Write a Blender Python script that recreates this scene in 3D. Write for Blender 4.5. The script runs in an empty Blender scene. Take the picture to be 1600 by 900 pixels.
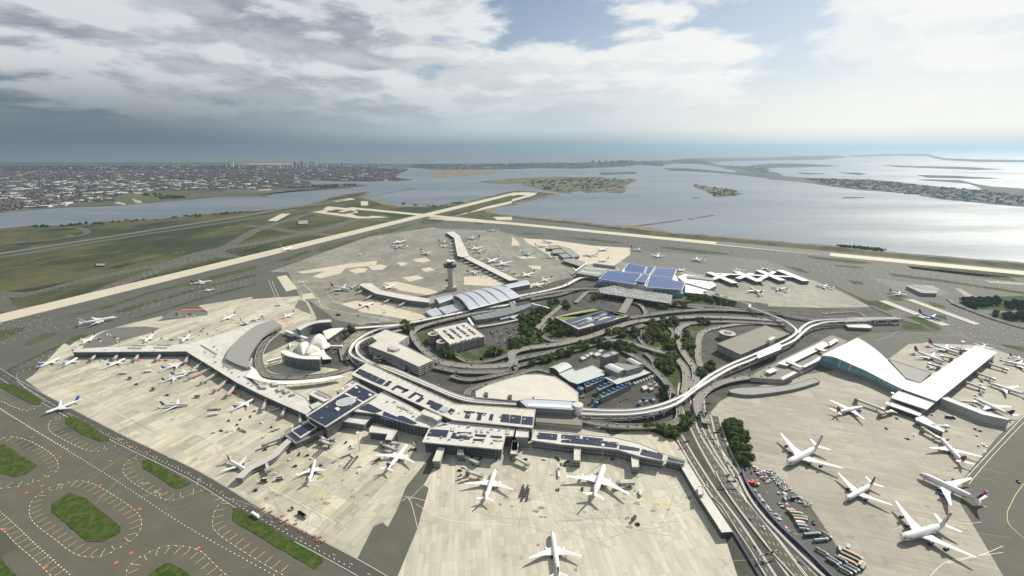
import bpy, bmesh, math, random
from math import sin, cos, pi, radians, atan, hypot, atan2
from mathutils import Vector, Matrix
random.seed(7)
scene = bpy.context.scene
COL = scene.collection
# ---------------------------------------------------------------- camera
F_PX, CAM_H, Y_HOR = 690.0, 404.0, 227.0
PITCH = atan((450 - Y_HOR) / F_PX)
cam_d = bpy.data.cameras.new('camera')
cam_d.sensor_width = 36.0
cam_d.lens = 36.0 * F_PX / 1600.0
cam_d.clip_start = 1.0
cam_d.clip_end = 120000.0
cam = bpy.data.objects.new('camera', cam_d)
COL.objects.link(cam)
cam.location = (0, 0, CAM_H)
cam.rotation_euler = (pi / 2 - PITCH, 0, 0)
scene.camera = cam
# ---------------------------------------------------------------- sun, sky, exposure
SUN_AZ, SUN_EL = radians(50), radians(39)      # azimuth clockwise from the viewing direction (+Y)
sd = bpy.data.lights.new('sun', 'SUN')
sd.energy = 5.0
sd.angle = radians(0.55)
sd.color = (1.0, 0.93, 0.80)
sun = bpy.data.objects.new('sun', sd)
COL.objects.link(sun)
sun_dir = Vector((sin(SUN_AZ) * cos(SUN_EL), cos(SUN_AZ) * cos(SUN_EL), sin(SUN_EL)))
sun.rotation_euler = sun_dir.to_track_quat('Z', 'Y').to_euler()
sun.location = (0, 0, 900)
vs = scene.view_settings
scene.display_settings.display_device = 'sRGB'
vs.view_transform = 'Standard'
vs.look = 'None'
vs.exposure = 0.38
vs.gamma = 1.0
vs.use_curve_mapping = False
cy = scene.cycles
cy.use_denoising = True
cy.max_bounces = 6
cy.diffuse_bounces = 3
cy.glossy_bounces = 3
cy.transmission_bounces = 4
cy.volume_bounces = 1
cy.transparent_max_bounces = 8
cy.caustics_reflective = False
cy.caustics_refractive = False
cy.sample_clamp_indirect = 5.0

class NT:
    """small helper for writing node trees"""
    def __init__(s, tree):
        s.t = tree; s.n = tree.nodes; s.l = tree.links
    def node(s, typ, ins=None, **kw):
        nd = s.n.new(typ)
        for k, v in kw.items(): setattr(nd, k, v)
        for k, v in (ins or {}).items(): s.put(nd.inputs[k], v)
        return nd
    def put(s, sock, v):
        if isinstance(v, bpy.types.NodeSocket): s.l.new(v, sock)
        elif isinstance(v, tuple) and len(v) == 3 and sock.type == 'RGBA': sock.default_value = (*v, 1)
        else: sock.default_value = v
    def math(s, op, a, b=0.0, c=None, clamp=False):
        nd = s.n.new('ShaderNodeMath'); nd.operation = op; nd.use_clamp = clamp
        s.put(nd.inputs[0], a); s.put(nd.inputs[1], b)
        if c is not None: s.put(nd.inputs[2], c)
        return nd.outputs[0]
    def vmath(s, op, a, b=None, scale=None):
        nd = s.n.new('ShaderNodeVectorMath'); nd.operation = op
        s.put(nd.inputs[0], a)
        if b is not None: s.put(nd.inputs[1], b)
        if scale is not None: s.put(nd.inputs['Scale'], scale)
        return nd.outputs['Value'] if op in ('DOT_PRODUCT', 'LENGTH') else nd.outputs[0]
    def ss(s, x, a, b, lo=0.0, hi=1.0):
        nd = s.n.new('ShaderNodeMapRange'); nd.interpolation_type = 'SMOOTHSTEP'
        for i, v in enumerate((x, a, b, lo, hi)): s.put(nd.inputs[i], v)
        return nd.outputs[0]
    def mix(s, f, a, b, mode='MIX'):
        nd = s.n.new('ShaderNodeMix'); nd.data_type = 'RGBA'; nd.blend_type = mode
        s.put(nd.inputs[0], f); s.put(nd.inputs[6], a); s.put(nd.inputs[7], b)
        return nd.outputs[2]
    def noise(s, vec, scale, detail=4, rough=0.55, lac=2.0, dist=0.0):
        nd = s.node('ShaderNodeTexNoise', {'Vector': vec, 'Scale': scale, 'Detail': detail, 'Roughness': rough, 'Lacunarity': lac, 'Distortion': dist})
        return nd.outputs['Fac']
    def sep(s, v):
        return s.node('ShaderNodeSeparateXYZ', {0: v}).outputs
    def comb(s, x, y, z):
        return s.node('ShaderNodeCombineXYZ', {0: x, 1: y, 2: z}).outputs[0]

world = bpy.data.worlds.new('World')
scene.world = world
world.use_nodes = True
w = NT(world.node_tree)
w.n.clear()
tc = w.node('ShaderNodeTexCoord')
D = w.vmath('NORMALIZE', tc.outputs['Generated'])
dx, dy, dz = w.sep(D)
sky = w.node('ShaderNodeTexSky', sky_type='NISHITA', sun_disc=False, sun_elevation=SUN_EL, sun_rotation=SUN_AZ, altitude=400.0, air_density=1.0, dust_density=1.2, ozone_density=2.0)
skyc = w.vmath('SCALE', sky.outputs[0], scale=0.075)
az = w.math('ARCTAN2', dx, dy)                      # 0 ahead, positive to the right
el = w.math('ARCSINE', dz)
right = w.ss(az, -0.55, 0.62)
# cumulus field: rounded cells that flatten and shrink towards the horizon
ev = w.math('POWER', w.math('MAXIMUM', el, 0.0005), 0.72)
cp = w.comb(w.math('MULTIPLY', az, 2.1), w.math('MULTIPLY', ev, 5.6), 0.0)
def cloud(off):
    p_ = w.vmath('ADD', cp, off)
    a_ = w.noise(w.vmath('ADD', p_, (4.35, 0.75, 0.0)), 0.85, 3, 0.5)
    b_ = w.noise(w.vmath('ADD', p_, (9.1, 3.3, 4.0)), 2.6, 10, 0.56, 2.15, 0.25)
    return w.math('ADD', w.math('MULTIPLY', a_, 0.55), w.math('MULTIPLY', b_, 0.45))
n0 = cloud((0.0, 0.0, 0.0)); n1 = cloud((0.10, 0.13, 0.0))
hole = w.math('MULTIPLY', w.ss(w.math('ABSOLUTE', w.math('SUBTRACT', az, -0.03)), 0.30, 0.05), w.ss(w.math('ABSOLUTE', w.math('SUBTRACT', el, 0.19)), 0.07, 0.01))
hole2 = w.math('MULTIPLY', w.ss(az, 0.38, 0.56), w.ss(el, 0.18, 0.27))
bias = w.math('ADD', 0.135, w.math('MULTIPLY', right, -0.045))
bias = w.math('SUBTRACT', bias, w.math('MULTIPLY', hole, 0.085))
bias = w.math('SUBTRACT', bias, w.math('MULTIPLY', hole2, 0.085))
dens = w.math('ADD', n0, bias)
cover = w.ss(dens, 0.50, 0.575)
thick = w.ss(dens, 0.53, 0.72)
edge = w.ss(w.math('SUBTRACT', n0, n1), -0.045, 0.055)
c_light = w.mix(right, (0.70, 0.73, 0.755), (0.92, 0.915, 0.88))
c_dark = w.mix(right, (0.19, 0.235, 0.285), (0.62, 0.68, 0.73))
shade = w.math('MULTIPLY', w.math('ADD', 0.35, w.math('MULTIPLY', thick, 0.65)), w.math('SUBTRACT', 1.0, w.math('MULTIPLY', edge, 0.9)))
ccol = w.mix(shade, c_light, c_dark)
c = w.mix(w.math('MULTIPLY', cover, 0.95), skyc, ccol)
c = w.mix(w.math('MULTIPLY', w.math('MULTIPLY', right, 0.42), w.ss(el, 0.5, 0.02)), c, (0.86, 0.90, 0.91))
# hazy band above the horizon, slate on the left and bright on the right
band = w.ss(el, 0.145, 0.01)
hl = w.ss(az, -0.75, 0.05); hr = w.ss(az, 0.0, 0.7)
hcol = w.mix(hl, (0.15, 0.20, 0.24), (0.49, 0.57, 0.63))
hcol = w.mix(hr, hcol, (0.88, 0.90, 0.85))
c = w.mix(band, c, hcol)
low = w.mix(hr, w.mix(hl, (0.15, 0.20, 0.24), (0.31, 0.39, 0.45)), (0.62, 0.72, 0.75))
c = w.mix(w.ss(el, 0.035, -0.002), c, low)
bg = w.node('ShaderNodeBackground', {'Color': c, 'Strength': 0.82})
out = w.node('ShaderNodeOutputWorld')
w.l.new(bg.outputs[0], out.inputs['Surface'])

# ---------------------------------------------------------------- surveying helpers
_c, _s = cos(PITCH), sin(PITCH)
def G(u, v, h=0.0):
    """photo survey point (1600x900) to the place at height h that it shows"""
    x = u - 800; y = F_PX * _c + (450 - v) * _s; z = -F_PX * _s + (450 - v) * _c
    k = (h - CAM_H) / z
    return (x * k, y * k)
TILES = dict(A=(0, 200, 4), B=(400, 200, 4), C=(800, 200, 4), D=(1200, 200, 4), E=(0, 400, 4), F=(400, 400, 4), G=(800, 400, 4), H=(1200, 400, 4),
             I=(0, 600, 3), J=(400, 600, 4), K=(800, 600, 4), L=(1067, 600, 3), P=(0, 0, 1))
def W(tile, h, *c):
    """list of survey points -> ground positions"""
    ox, oy, k = TILES[tile]
    if len(c) == 1: c = c[0]
    if isinstance(c[0], (tuple, list)): return [G(ox + a / k, oy + b / k, h) for a, b in c]
    return [G(ox + c[i] / k, oy + c[i + 1] / k, h) for i in range(0, len(c), 2)]
def smooth(pts, n=6, closed=False):
    out = []
    N = len(pts)
    rng_ = range(N) if closed else range(N - 1)
    for i in rng_:
        g = (lambda k: pts[k % N]) if closed else (lambda k: pts[max(0, min(N - 1, k))])
        p0, p1, p2, p3 = g(i - 1), g(i), g(i + 1), g(i + 2)
        for j in range(n):
            t = j / n
            out.append(tuple(0.5 * ((2 * b) + (-a + c_) * t + (2 * a - 5 * b + 4 * c_ - d) * t * t + (-a + 3 * b - 3 * c_ + d) * t ** 3)
                             for a, b, c_, d in zip(p0, p1, p2, p3)))
    if not closed: out.append(tuple(pts[-1]))
    return out

# ---------------------------------------------------------------- mesh helpers
class MB:
    """collects polygons and links them as ONE mesh object"""
    def __init__(s): s.v = []; s.f = []; s.m = []
    def add(s, vs, fs, mi=0):
        o = len(s.v); s.v += [tuple(p) for p in vs]
        s.f += [tuple(i + o for i in f) for f in fs]; s.m += [mi] * len(fs)
    def poly(s, pts, z, mi=0):
        if area(pts) < 0: pts = pts[::-1]
        s.add([(p[0], p[1], z if len(p) < 3 else p[2]) for p in pts], [tuple(range(len(pts)))], mi)
    def prism(s, pts, z0, z1, mi=0, top=None, bottom=False):
        if area(pts) < 0: pts = pts[::-1]
        n = len(pts)
        f0 = z0 if callable(z0) else (lambda p: z0)
        f1 = z1 if callable(z1) else (lambda p: z1)
        vs = [(p[0], p[1], f0(p)) for p in pts] + [(p[0], p[1], f1(p)) for p in pts]
        fs = [(i, (i + 1) % n, n + (i + 1) % n, n + i) for i in range(n)]
        s.add(vs, fs, mi)
        s.add(vs[n:], [tuple(range(n))], mi if top is None else top)
        if bottom: s.add(vs[:n], [tuple(range(n))[::-1]], mi)
    def box(s, c, sz, rot=0.0, mi=0, z0=None):
        """c = centre x,y (and base z in z0), sz = length, width, height"""
        L, Wd, Hh = sz
        ca, sa = cos(rot), sin(rot)
        pts = [(c[0] + ca * a - sa * b, c[1] + sa * a + ca * b) for a, b in ((-L / 2, -Wd / 2), (L / 2, -Wd / 2), (L / 2, Wd / 2), (-L / 2, Wd / 2))]
        z = z0 if z0 is not None else c[2]
        s.prism(pts, z, z + Hh, mi, bottom=True)
    def cyl(s, c, r0, r1, z0, z1, n=12, mi=0, cap=True):
        vs = [(c[0] + r0 * cos(2 * pi * i / n), c[1] + r0 * sin(2 * pi * i / n), z0) for i in range(n)] + \
             [(c[0] + r1 * cos(2 * pi * i / n), c[1] + r1 * sin(2 * pi * i / n), z1) for i in range(n)]
        s.add(vs, [(i, (i + 1) % n, n + (i + 1) % n, n + i) for i in range(n)], mi)
        if cap: s.add(vs[n:], [tuple(range(n))], mi)
    def ring(s, rings, mi=0, closed=False, capa=False, capb=False):
        n = len(rings[0]); o = []
        for r in rings: o += r
        fs = []
        for k in range(len(rings) - 1):
            for i in range(n if closed else n - 1):
                a = k * n + i; b = k * n + (i + 1) % n
                fs.append((a, b, b + n, a + n))
        if capa: fs.append(tuple(range(n))[::-1])
        if capb: fs.append(tuple(range((len(rings) - 1) * n, len(rings) * n)))
        s.add(o, fs, mi)
    def bar(s, a, b, wd, th, mi=0):
        """beam between two 3d points, wd wide, th thick"""
        a = Vector(a); b = Vector(b); d = (b - a)
        if d.length < 1e-6: return
        d.normalize(); up = Vector((0, 0, 1)) if abs(d.z) < 0.95 else Vector((1, 0, 0))
        x = d.cross(up).normalized() * wd / 2; y = x.cross(d).normalized() * th / 2
        vs = [tuple(p + q) for p in (a, b) for q in (-x - y, x - y, x + y, -x + y)]
        s.add(vs, [(0, 1, 5, 4), (1, 2, 6, 5), (2, 3, 7, 6), (3, 0, 4, 7), (0, 3, 2, 1), (4, 5, 6, 7)], mi)
    def mesh(s, name, mats, smooth_=False):
        me = bpy.data.meshes.new(name)
        me.from_pydata(s.v, [], s.f)
        for m in (mats if isinstance(mats, (list, tuple)) else [mats]): me.materials.append(m)
        if any(s.m): me.polygons.foreach_set('material_index', s.m)
        if smooth_: me.polygons.foreach_set('use_smooth', [True] * len(s.f))
        me.update()
        return me
    def build(s, name, mats, parent=None, loc=None, rz=0.0, smooth_=False, recenter=False):
        if recenter and s.v:
            xs = [p[0] for p in s.v]; ys = [p[1] for p in s.v]; zs = min(p[2] for p in s.v)
            c0 = ((min(xs) + max(xs)) / 2, (min(ys) + max(ys)) / 2, zs)
            s.v = [(p[0] - c0[0], p[1] - c0[1], p[2] - c0[2]) for p in s.v]; loc = c0
        o = bpy.data.objects.new(name, s.mesh(name, mats, smooth_))
        COL.objects.link(o)
        if parent: o.parent = parent
        if loc: o.location = loc
        o.rotation_euler[2] = rz
        return o
def area(p):
    return 0.5 * sum(p[i][0] * p[(i + 1) % len(p)][1] - p[(i + 1) % len(p)][0] * p[i][1] for i in range(len(p)))
def centroid(p):
    return (sum(q[0] for q in p) / len(p), sum(q[1] for q in p) / len(p))
def inside(pt, poly):
    x, y = pt[0], pt[1]; r = False; j = len(poly) - 1
    for i in range(len(poly)):
        if (poly[i][1] > y) != (poly[j][1] > y) and x < (poly[j][0] - poly[i][0]) * (y - poly[i][1]) / (poly[j][1] - poly[i][1]) + poly[i][0]: r = not r
        j = i
    return r
def shrink(pts, d):
    """offset a polygon inwards by d (outwards when negative)"""
    if area(pts) < 0: pts = pts[::-1]
    n = len(pts); out = []
    for i in range(n):
        a, b, c_ = Vector(pts[i - 1][:2]), Vector(pts[i][:2]), Vector(pts[(i + 1) % n][:2])
        e1 = (b - a).normalized(); e2 = (c_ - b).normalized()
        n1_ = Vector((-e1.y, e1.x)); n2_ = Vector((-e2.y, e2.x))
        m = n1_ + n2_
        k = m.length_squared
        m = m * (2.0 / k) if k > 0.3 else n1_
        out.append(tuple(b + m * d))
    return out
def frames(pts):
    """tangent normals along a polyline"""
    ns = []
    for i in range(len(pts)):
        a = pts[max(0, i - 1)]; b = pts[min(len(pts) - 1, i + 1)]
        t = Vector((b[0] - a[0], b[1] - a[1]))
        t = t.normalized() if t.length > 1e-6 else Vector((1, 0))
        ns.append((-t.y, t.x))
    return ns
def offset(pts, d):
    return [(p[0] + n_[0] * d, p[1] + n_[1] * d) + tuple(p[2:]) for p, n_ in zip(pts, frames(pts))]
def plen(pts):
    return sum(hypot(pts[i + 1][0] - pts[i][0], pts[i + 1][1] - pts[i][1]) for i in range(len(pts) - 1))
def walk(pts, step, start=0.0):
    """points each step metres along a polyline: (x, y, z, heading)"""
    out = []; nxt = start; acc = 0.0
    for i in range(len(pts) - 1):
        a, b = pts[i], pts[i + 1]
        d = hypot(b[0] - a[0], b[1] - a[1])
        while d > 0 and nxt <= acc + d:
            t = (nxt - acc) / d
            za = a[2] if len(a) > 2 else 0; zb = b[2] if len(b) > 2 else 0
            out.append((a[0] + (b[0] - a[0]) * t, a[1] + (b[1] - a[1]) * t, za + (zb - za) * t, atan2(b[1] - a[1], b[0] - a[0])))
            nxt += step
        acc += d
    return out
def ribbon(mb, pts, wd, z, mi=0):
    for i in range(1):
        L_ = offset(pts, wd / 2); R_ = offset(pts, -wd / 2)
        vs = []
        for a, b in zip(L_, R_):
            vs += [(a[0], a[1], a[2] if len(a) > 2 else z), (b[0], b[1], b[2] if len(b) > 2 else z)]
        mb.add(vs, [(2 * k, 2 * k + 1, 2 * k + 3, 2 * k + 2) for k in range(len(pts) - 1)], mi)
def tag(o, label=None, cat=None, group=None, kind=None):
    if label: o['label'] = label
    if cat: o['category'] = cat
    if group: o['group'] = group
    if kind: o['kind'] = kind
    return o
def empty(name, loc, rz=0.0):
    o = bpy.data.objects.new(name, None); COL.objects.link(o)
    o.location = loc; o.rotation_euler[2] = rz; o.empty_display_size = 2
    return o
def copy_tree(o, parent=None):
    c_ = o.copy(); COL.objects.link(c_); c_.parent = parent
    for ch in o.children: copy_tree(ch, c_)
    return c_
def structure(name, mb, m, label=None):
    o = mb.build(name, m); o['kind'] = 'structure'
    if label: o['label'] = label
    return o

# ---------------------------------------------------------------- materials
def mat(name, col, rough=0.8, metal=0.0, var=0.0, vscale=0.05, col2=None, streak=None, bump=0.0, bscale=1.0, spec=None, emit=None, fine=0.0, fscale=0.8, objrand=0.0):
    m = bpy.data.materials.new(name); m.use_nodes = True
    t = NT(m.node_tree); b = t.n['Principled BSDF']
    b.inputs['Roughness'].default_value = rough; b.inputs['Metallic'].default_value = metal
    if spec is not None: b.inputs['Specular IOR Level'].default_value = spec
    geo = t.node('ShaderNodeNewGeometry'); pos = geo.outputs['Position']
    c_ = t.node('ShaderNodeRGB').outputs[0]; c_.default_value = (*col, 1)
    if col2 is not None:
        f = t.ss(t.noise(pos, vscale, 5, 0.6), 0.42, 0.6)
        c_ = t.mix(f, c_, col2)
    if var:
        n_ = t.noise(pos, vscale * 1.7, 5, 0.6)
        k = t.math('ADD', 1.0 - var, t.math('MULTIPLY', n_, 2 * var))
        c_ = t.vmath('SCALE', c_, scale=k)
    if fine:
        n_ = t.noise(pos, fscale, 3, 0.7)
        k = t.math('ADD', 1.0 - fine, t.math('MULTIPLY', n_, 2 * fine))
        c_ = t.vmath('SCALE', c_, scale=k)
    if streak:                                  # (angle, length scale, amount): wear along a direction
        ang, sc, am = streak
        mp = t.node('ShaderNodeMapping', {'Vector': pos}); mp.inputs['Rotation'].default_value = (0, 0, -ang)
        v_ = t.vmath('MULTIPLY', mp.outputs[0], (0.05, 1.0, 0.0))
        n_ = t.noise(v_, sc, 3, 0.6)
        k = t.math('ADD', 1.0 - am, t.math('MULTIPLY', n_, 2 * am))
        c_ = t.vmath('SCALE', c_, scale=k)
    if objrand:
        oi = t.node('ShaderNodeObjectInfo')
        k = t.math('ADD', 1.0 - objrand, t.math('MULTIPLY', oi.outputs['Random'], 2 * objrand))
        c_ = t.vmath('SCALE', c_, scale=k)
    t.put(b.inputs['Base Color'], c_)
    if bump:
        bn = t.node('ShaderNodeBump', {'Height': t.noise(pos, bscale, 4, 0.6), 'Strength': bump, 'Distance': 1.0 / bscale * 0.3})
        t.put(b.inputs['Normal'], bn.outputs[0])
    if emit:
        b.inputs['Emission Color'].default_value = (*emit[0], 1); b.inputs['Emission Strength'].default_value = emit[1]
        m.cycles.emission_sampling = 'NONE'
    return m
def slab_mat(name, cA, cB, size, ang, joint=0.75, stain=0.25, dark=(0.12, 0.115, 0.10), patch=0.0, band=0.12):
    """concrete paving cast in slabs, with oil stains, tyre wear and paler replaced slabs"""
    m = bpy.data.materials.new(name); m.use_nodes = True
    t = NT(m.node_tree); b = t.n['Principled BSDF']
    b.inputs['Roughness'].default_value = 0.75
    b.inputs['Specular IOR Level'].default_value = 0.35
    pos = t.node('ShaderNodeNewGeometry').outputs['Position']
    mp = t.node('ShaderNodeMapping', {'Vector': pos}); mp.inputs['Rotation'].default_value = (0, 0, -ang)
    v = mp.outputs[0]
    br = t.node('ShaderNodeTexBrick', {'Vector': v, 'Color1': cA, 'Color2': cB, 'Mortar': tuple(x * joint for x in cA), 'Scale': 1.0,
                                       'Mortar Size': 0.012, 'Mortar Smooth': 0.2, 'Bias': 0.0, 'Brick Width': size[0], 'Row Height': size[1]})
    br.offset = 0.0
    br.inputs['Mortar Size'].default_value = 0.16
    c_ = br.outputs[0]
    # larger pours of different age
    br2 = t.node('ShaderNodeTexBrick', {'Vector': t.vmath('ADD', v, (13.0, 7.0, 0.0)), 'Color1': (0, 0, 0), 'Color2': (1, 1, 1), 'Mortar': (0.5, 0.5, 0.5), 'Scale': 1.0,
                                        'Mortar Size': 0.0, 'Brick Width': size[0] * 6, 'Row Height': size[1] * 3})
    n0 = t.math('ADD', 1.0 - band, t.math('MULTIPLY', br2.outputs['Color'], 2 * band))
    c_ = t.vmath('SCALE', c_, scale=n0)
    c_ = t.vmath('SCALE', c_, scale=t.math('ADD', 1 - stain * 0.6, t.math('MULTIPLY', t.noise(pos, 0.012, 5, 0.6), stain * 1.2)))
    sv = t.vmath('MULTIPLY', v, (0.06, 1.0, 0.0))
    c_ = t.vmath('SCALE', c_, scale=t.math('ADD', 1 - stain * 0.7, t.math('MULTIPLY', t.noise(sv, 0.25, 4, 0.65), stain * 1.4)))
    st = t.ss(t.noise(pos, 0.045, 6, 0.7), 0.56, 0.74)
    c_ = t.mix(t.math('MULTIPLY', st, 0.55), c_, dark)
    sp = t.ss(t.noise(pos, 0.35, 4, 0.7), 0.66, 0.8)
    c_ = t.mix(t.math('MULTIPLY', sp, 0.35), c_, dark)
    if patch:
        c_ = t.mix(t.math('MULTIPLY', t.ss(t.noise(pos, 0.006, 4, 0.5), 0.45, 0.62), patch), c_, dark)
    t.put(b.inputs['Base Color'], c_)
    bn = t.node('ShaderNodeBump', {'Height': t.noise(pos, 0.6, 4, 0.6), 'Strength': 0.15, 'Distance': 0.4})
    t.put(b.inputs['Normal'], bn.outputs[0])
    return m
def field_mat(name, cols, scale=0.004, patch=0.02, ang=0.5):
    m = bpy.data.materials.new(name); m.use_nodes = True
    t = NT(m.node_tree); b = t.n['Principled BSDF']
    b.inputs['Roughness'].default_value = 1.0; b.inputs['Specular IOR Level'].default_value = 0.1
    pos = t.node('ShaderNodeNewGeometry').outputs['Position']
    mp = t.node('ShaderNodeMapping', {'Vector': pos}); mp.inputs['Rotation'].default_value = (0, 0, -ang)
    v = t.vmath('MULTIPLY', mp.outputs[0], (0.45, 1.0, 0.0))
    c_ = t.mix(t.ss(t.noise(v, scale, 5, 0.65), 0.42, 0.58), cols[0], cols[1])
    c_ = t.mix(t.ss(t.noise(t.vmath('ADD', v, (900.0, 40.0, 0.0)), scale * 2.3, 5, 0.7, 2.0, 0.6), 0.52, 0.66), c_, cols[2])
    c_ = t.vmath('SCALE', c_, scale=t.math('ADD', 0.6, t.math('MULTIPLY', t.noise(pos, patch * 4, 6, 0.75), 0.8)))
    if len(cols) > 3:
        c_ = t.mix(t.math('MULTIPLY', t.ss(t.noise(t.vmath('ADD', v, (50.0, 700.0, 0.0)), patch, 6, 0.72, 2.0, 1.0), 0.56, 0.70), 0.85), c_, cols[3])
    t.put(b.inputs['Base Color'], c_)
    bn = t.node('ShaderNodeBump', {'Height': t.noise(pos, 0.35, 5, 0.8), 'Strength': 0.6, 'Distance': 1.2})
    t.put(b.inputs['Normal'], bn.outputs[0])
    return m
RW_A = atan2(G(820, 303)[1] - G(0, 498)[1], G(820, 303)[0] - G(0, 498)[0])    # heading of the long runway
RW_B = RW_A - pi / 2
M = {}
M['asphalt'] = mat('asphalt', (0.092, 0.088, 0.074), 0.85, var=0.28, vscale=0.01, fine=0.16, fscale=0.25, streak=(RW_B, 0.12, 0.14), bump=0.2, bscale=0.8, spec=0.3)
M['asphalt_left'] = mat('asphalt_left', (0.098, 0.094, 0.075), 0.88, var=0.22, vscale=0.02, fine=0.2, fscale=0.35, streak=(RW_B, 0.2, 0.12), bump=0.2, bscale=1.2, spec=0.25)
M['centre_ground'] = mat('centre_ground', (0.045, 0.045, 0.038), 0.95, var=0.3, vscale=0.03, fine=0.25, fscale=0.3, col2=(0.07, 0.068, 0.056))
M['expressway'] = mat('expressway', (0.092, 0.088, 0.072), 0.9, var=0.2, vscale=0.03, fine=0.25, fscale=0.5, spec=.2)
M['asphalt_dark'] = mat('asphalt_dark', (0.07, 0.067, 0.056), 0.85, var=0.2, vscale=0.05, fine=0.15, fscale=0.5, spec=0.3)
M['taxiway'] = mat('taxiway', (0.086, 0.088, 0.076), 0.85, var=0.25, vscale=0.012, fine=0.15, fscale=0.2, streak=(RW_A, 0.1, 0.18), spec=0.3)
M['ramp_grey'] = mat('ramp_grey', (0.13, 0.13, 0.117), 0.85, var=0.25, vscale=0.012, fine=0.14, fscale=0.2, streak=(RW_B, 0.1, 0.15), spec=0.3)
M['runway'] = mat('runway_concrete', (0.46, 0.42, 0.325), 0.8, var=0.16, vscale=0.012, streak=(RW_A, 0.1, 0.2), fine=0.08, fscale=0.1)
M['runway_b'] = mat('runway_concrete_cross', (0.46, 0.42, 0.33), 0.8, var=0.16, vscale=0.012, streak=(RW_B, 0.1, 0.2), fine=0.08, fscale=0.1)
M['apron'] = slab_mat('apron_slabs', (0.44, 0.42, 0.335), (0.335, 0.318, 0.25), (15.0, 7.6), RW_A, stain=0.34, band=0.17)
M['apron_near'] = slab_mat('apron_slabs_near', (0.45, 0.43, 0.345), (0.365, 0.348, 0.28), (12.0, 6.0), radians(96), stain=0.34, band=0.06)
M['apron_right'] = slab_mat('apron_slabs_right', (0.29, 0.272, 0.225), (0.25, 0.234, 0.194), (15.0, 7.5), radians(162), stain=0.55, band=0.1)
M['apron_far'] = slab_mat('apron_slabs_far', (0.25, 0.242, 0.20), (0.175, 0.17, 0.142), (15.0, 15.0), RW_A, stain=0.35, patch=0.45)
M['field'] = field_mat('grass_field', [(0.042, 0.052, 0.028), (0.088, 0.088, 0.044), (0.022, 0.036, 0.030), (0.19, 0.165, 0.09)], 0.003, 0.014, RW_A)
M['verge'] = mat('verge', (0.09, 0.10, 0.045), 1.0, var=0.3, vscale=0.05, fine=0.3, fscale=0.5, spec=0.1)
M['grass'] = mat('lawn', (0.033, 0.064, 0.012), 1.0, var=0.45, vscale=0.13, fine=0.6, fscale=0.7, col2=(0.07, 0.082, 0.026), bump=0.9, bscale=1.4, spec=0.1)
M['sliver'] = mat('verge_grass', (0.055, 0.068, 0.032), 1.0, var=0.35, vscale=0.02, fine=0.3, fscale=0.2, col2=(0.085, 0.085, 0.045), spec=0.1)
M['marsh'] = mat('marsh', (0.085, 0.10, 0.05), 1.0, var=0.4, vscale=0.004, fine=0.3, fscale=0.02, col2=(0.14, 0.13, 0.075), spec=0.1)
M['scrub'] = mat('scrub', (0.05, 0.062, 0.04), 1.0, var=0.4, vscale=0.006, fine=0.35, fscale=0.03, col2=(0.09, 0.085, 0.06), spec=0.1)
M['sand'] = mat('sand', (0.34, 0.28, 0.19), 0.95, var=0.2, vscale=0.01)
M['rust_soil'] = mat('rust_soil', (0.22, 0.13, 0.07), 0.95, var=0.35, vscale=0.01, col2=(0.11, 0.10, 0.06))
M['shore'] = mat('shore_rock', (0.15, 0.115, 0.075), 0.95, var=0.4, vscale=0.02, col2=(0.07, 0.065, 0.05))
M['cityground'] = mat('city_ground', (0.075, 0.08, 0.065), 1.0, var=0.4, vscale=0.003, fine=0.4, fscale=0.02, col2=(0.12, 0.12, 0.11), spec=0.1)
M['white_line'] = mat('white_paint', (0.72, 0.72, 0.68), 0.7, fine=0.2, fscale=0.5)
M['yellow_line'] = mat('yellow_paint', (0.52, 0.44, 0.16), 0.7, fine=0.2, fscale=0.5)
M['faint_line'] = mat('worn_paint', (0.46, 0.42, 0.28), 0.8, fine=0.3, fscale=0.5)
M['red_paint'] = mat('red_paint', (0.62, 0.12, 0.07), 0.7, fine=0.15, fscale=0.5)
M['tyre_wear'] = mat('tyre_wear', (0.25, 0.235, 0.185), 0.9, fine=0.3, fscale=0.4)
M['oil'] = mat('oil_stain', (0.20, 0.185, 0.145), 0.8, fine=0.35, fscale=0.5)
M['lamp'] = mat('lamp_glow', (0.9, 0.92, 0.95), 0.4, emit=((0.86, 0.93, 1.0), 0.7))

# ================================================================ STRUCTURE
# water of the bay and the sea
m = bpy.data.materials.new('water'); m.use_nodes = True
t = NT(m.node_tree); b = t.n['Principled BSDF']
pos = t.node('ShaderNodeNewGeometry').outputs['Position']
big = t.noise(t.vmath('MULTIPLY', pos, (0.3, 1.0, 1.0)), 0.0012, 4, 0.6)
c_ = t.mix(t.ss(big, 0.38, 0.62), (0.095, 0.125, 0.155), (0.14, 0.165, 0.185))
t.put(b.inputs['Base Color'], c_)
t.put(b.inputs['Roughness'], t.ss(t.noise(t.vmath('MULTIPLY', pos, (0.22, 1.0, 1.0)), 0.0021, 5, 0.65), 0.3, 0.7, 0.27, 0.45))
b.inputs['IOR'].default_value = 1.33
h1 = t.noise(pos, 0.03, 5, 0.65)
h2 = t.noise(t.vmath('MULTIPLY', pos, (0.5, 1.0, 1.0)), 0.15, 3, 0.6)
bn = t.node('ShaderNodeBump', {'Height': t.math('ADD', h1, t.math('MULTIPLY', h2, 0.3)), 'Strength': 0.5, 'Distance': 3.0})
t.put(b.inputs['Normal'], bn.outputs[0])
M['water'] = m
R_SEA = 60000.0
mb = MB(); mb.poly([(R_SEA * cos(2 * pi * i / 180), R_SEA * sin(2 * pi * i / 180)) for i in range(180)], -1.5)
structure('water', mb, M['water'])
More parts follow.
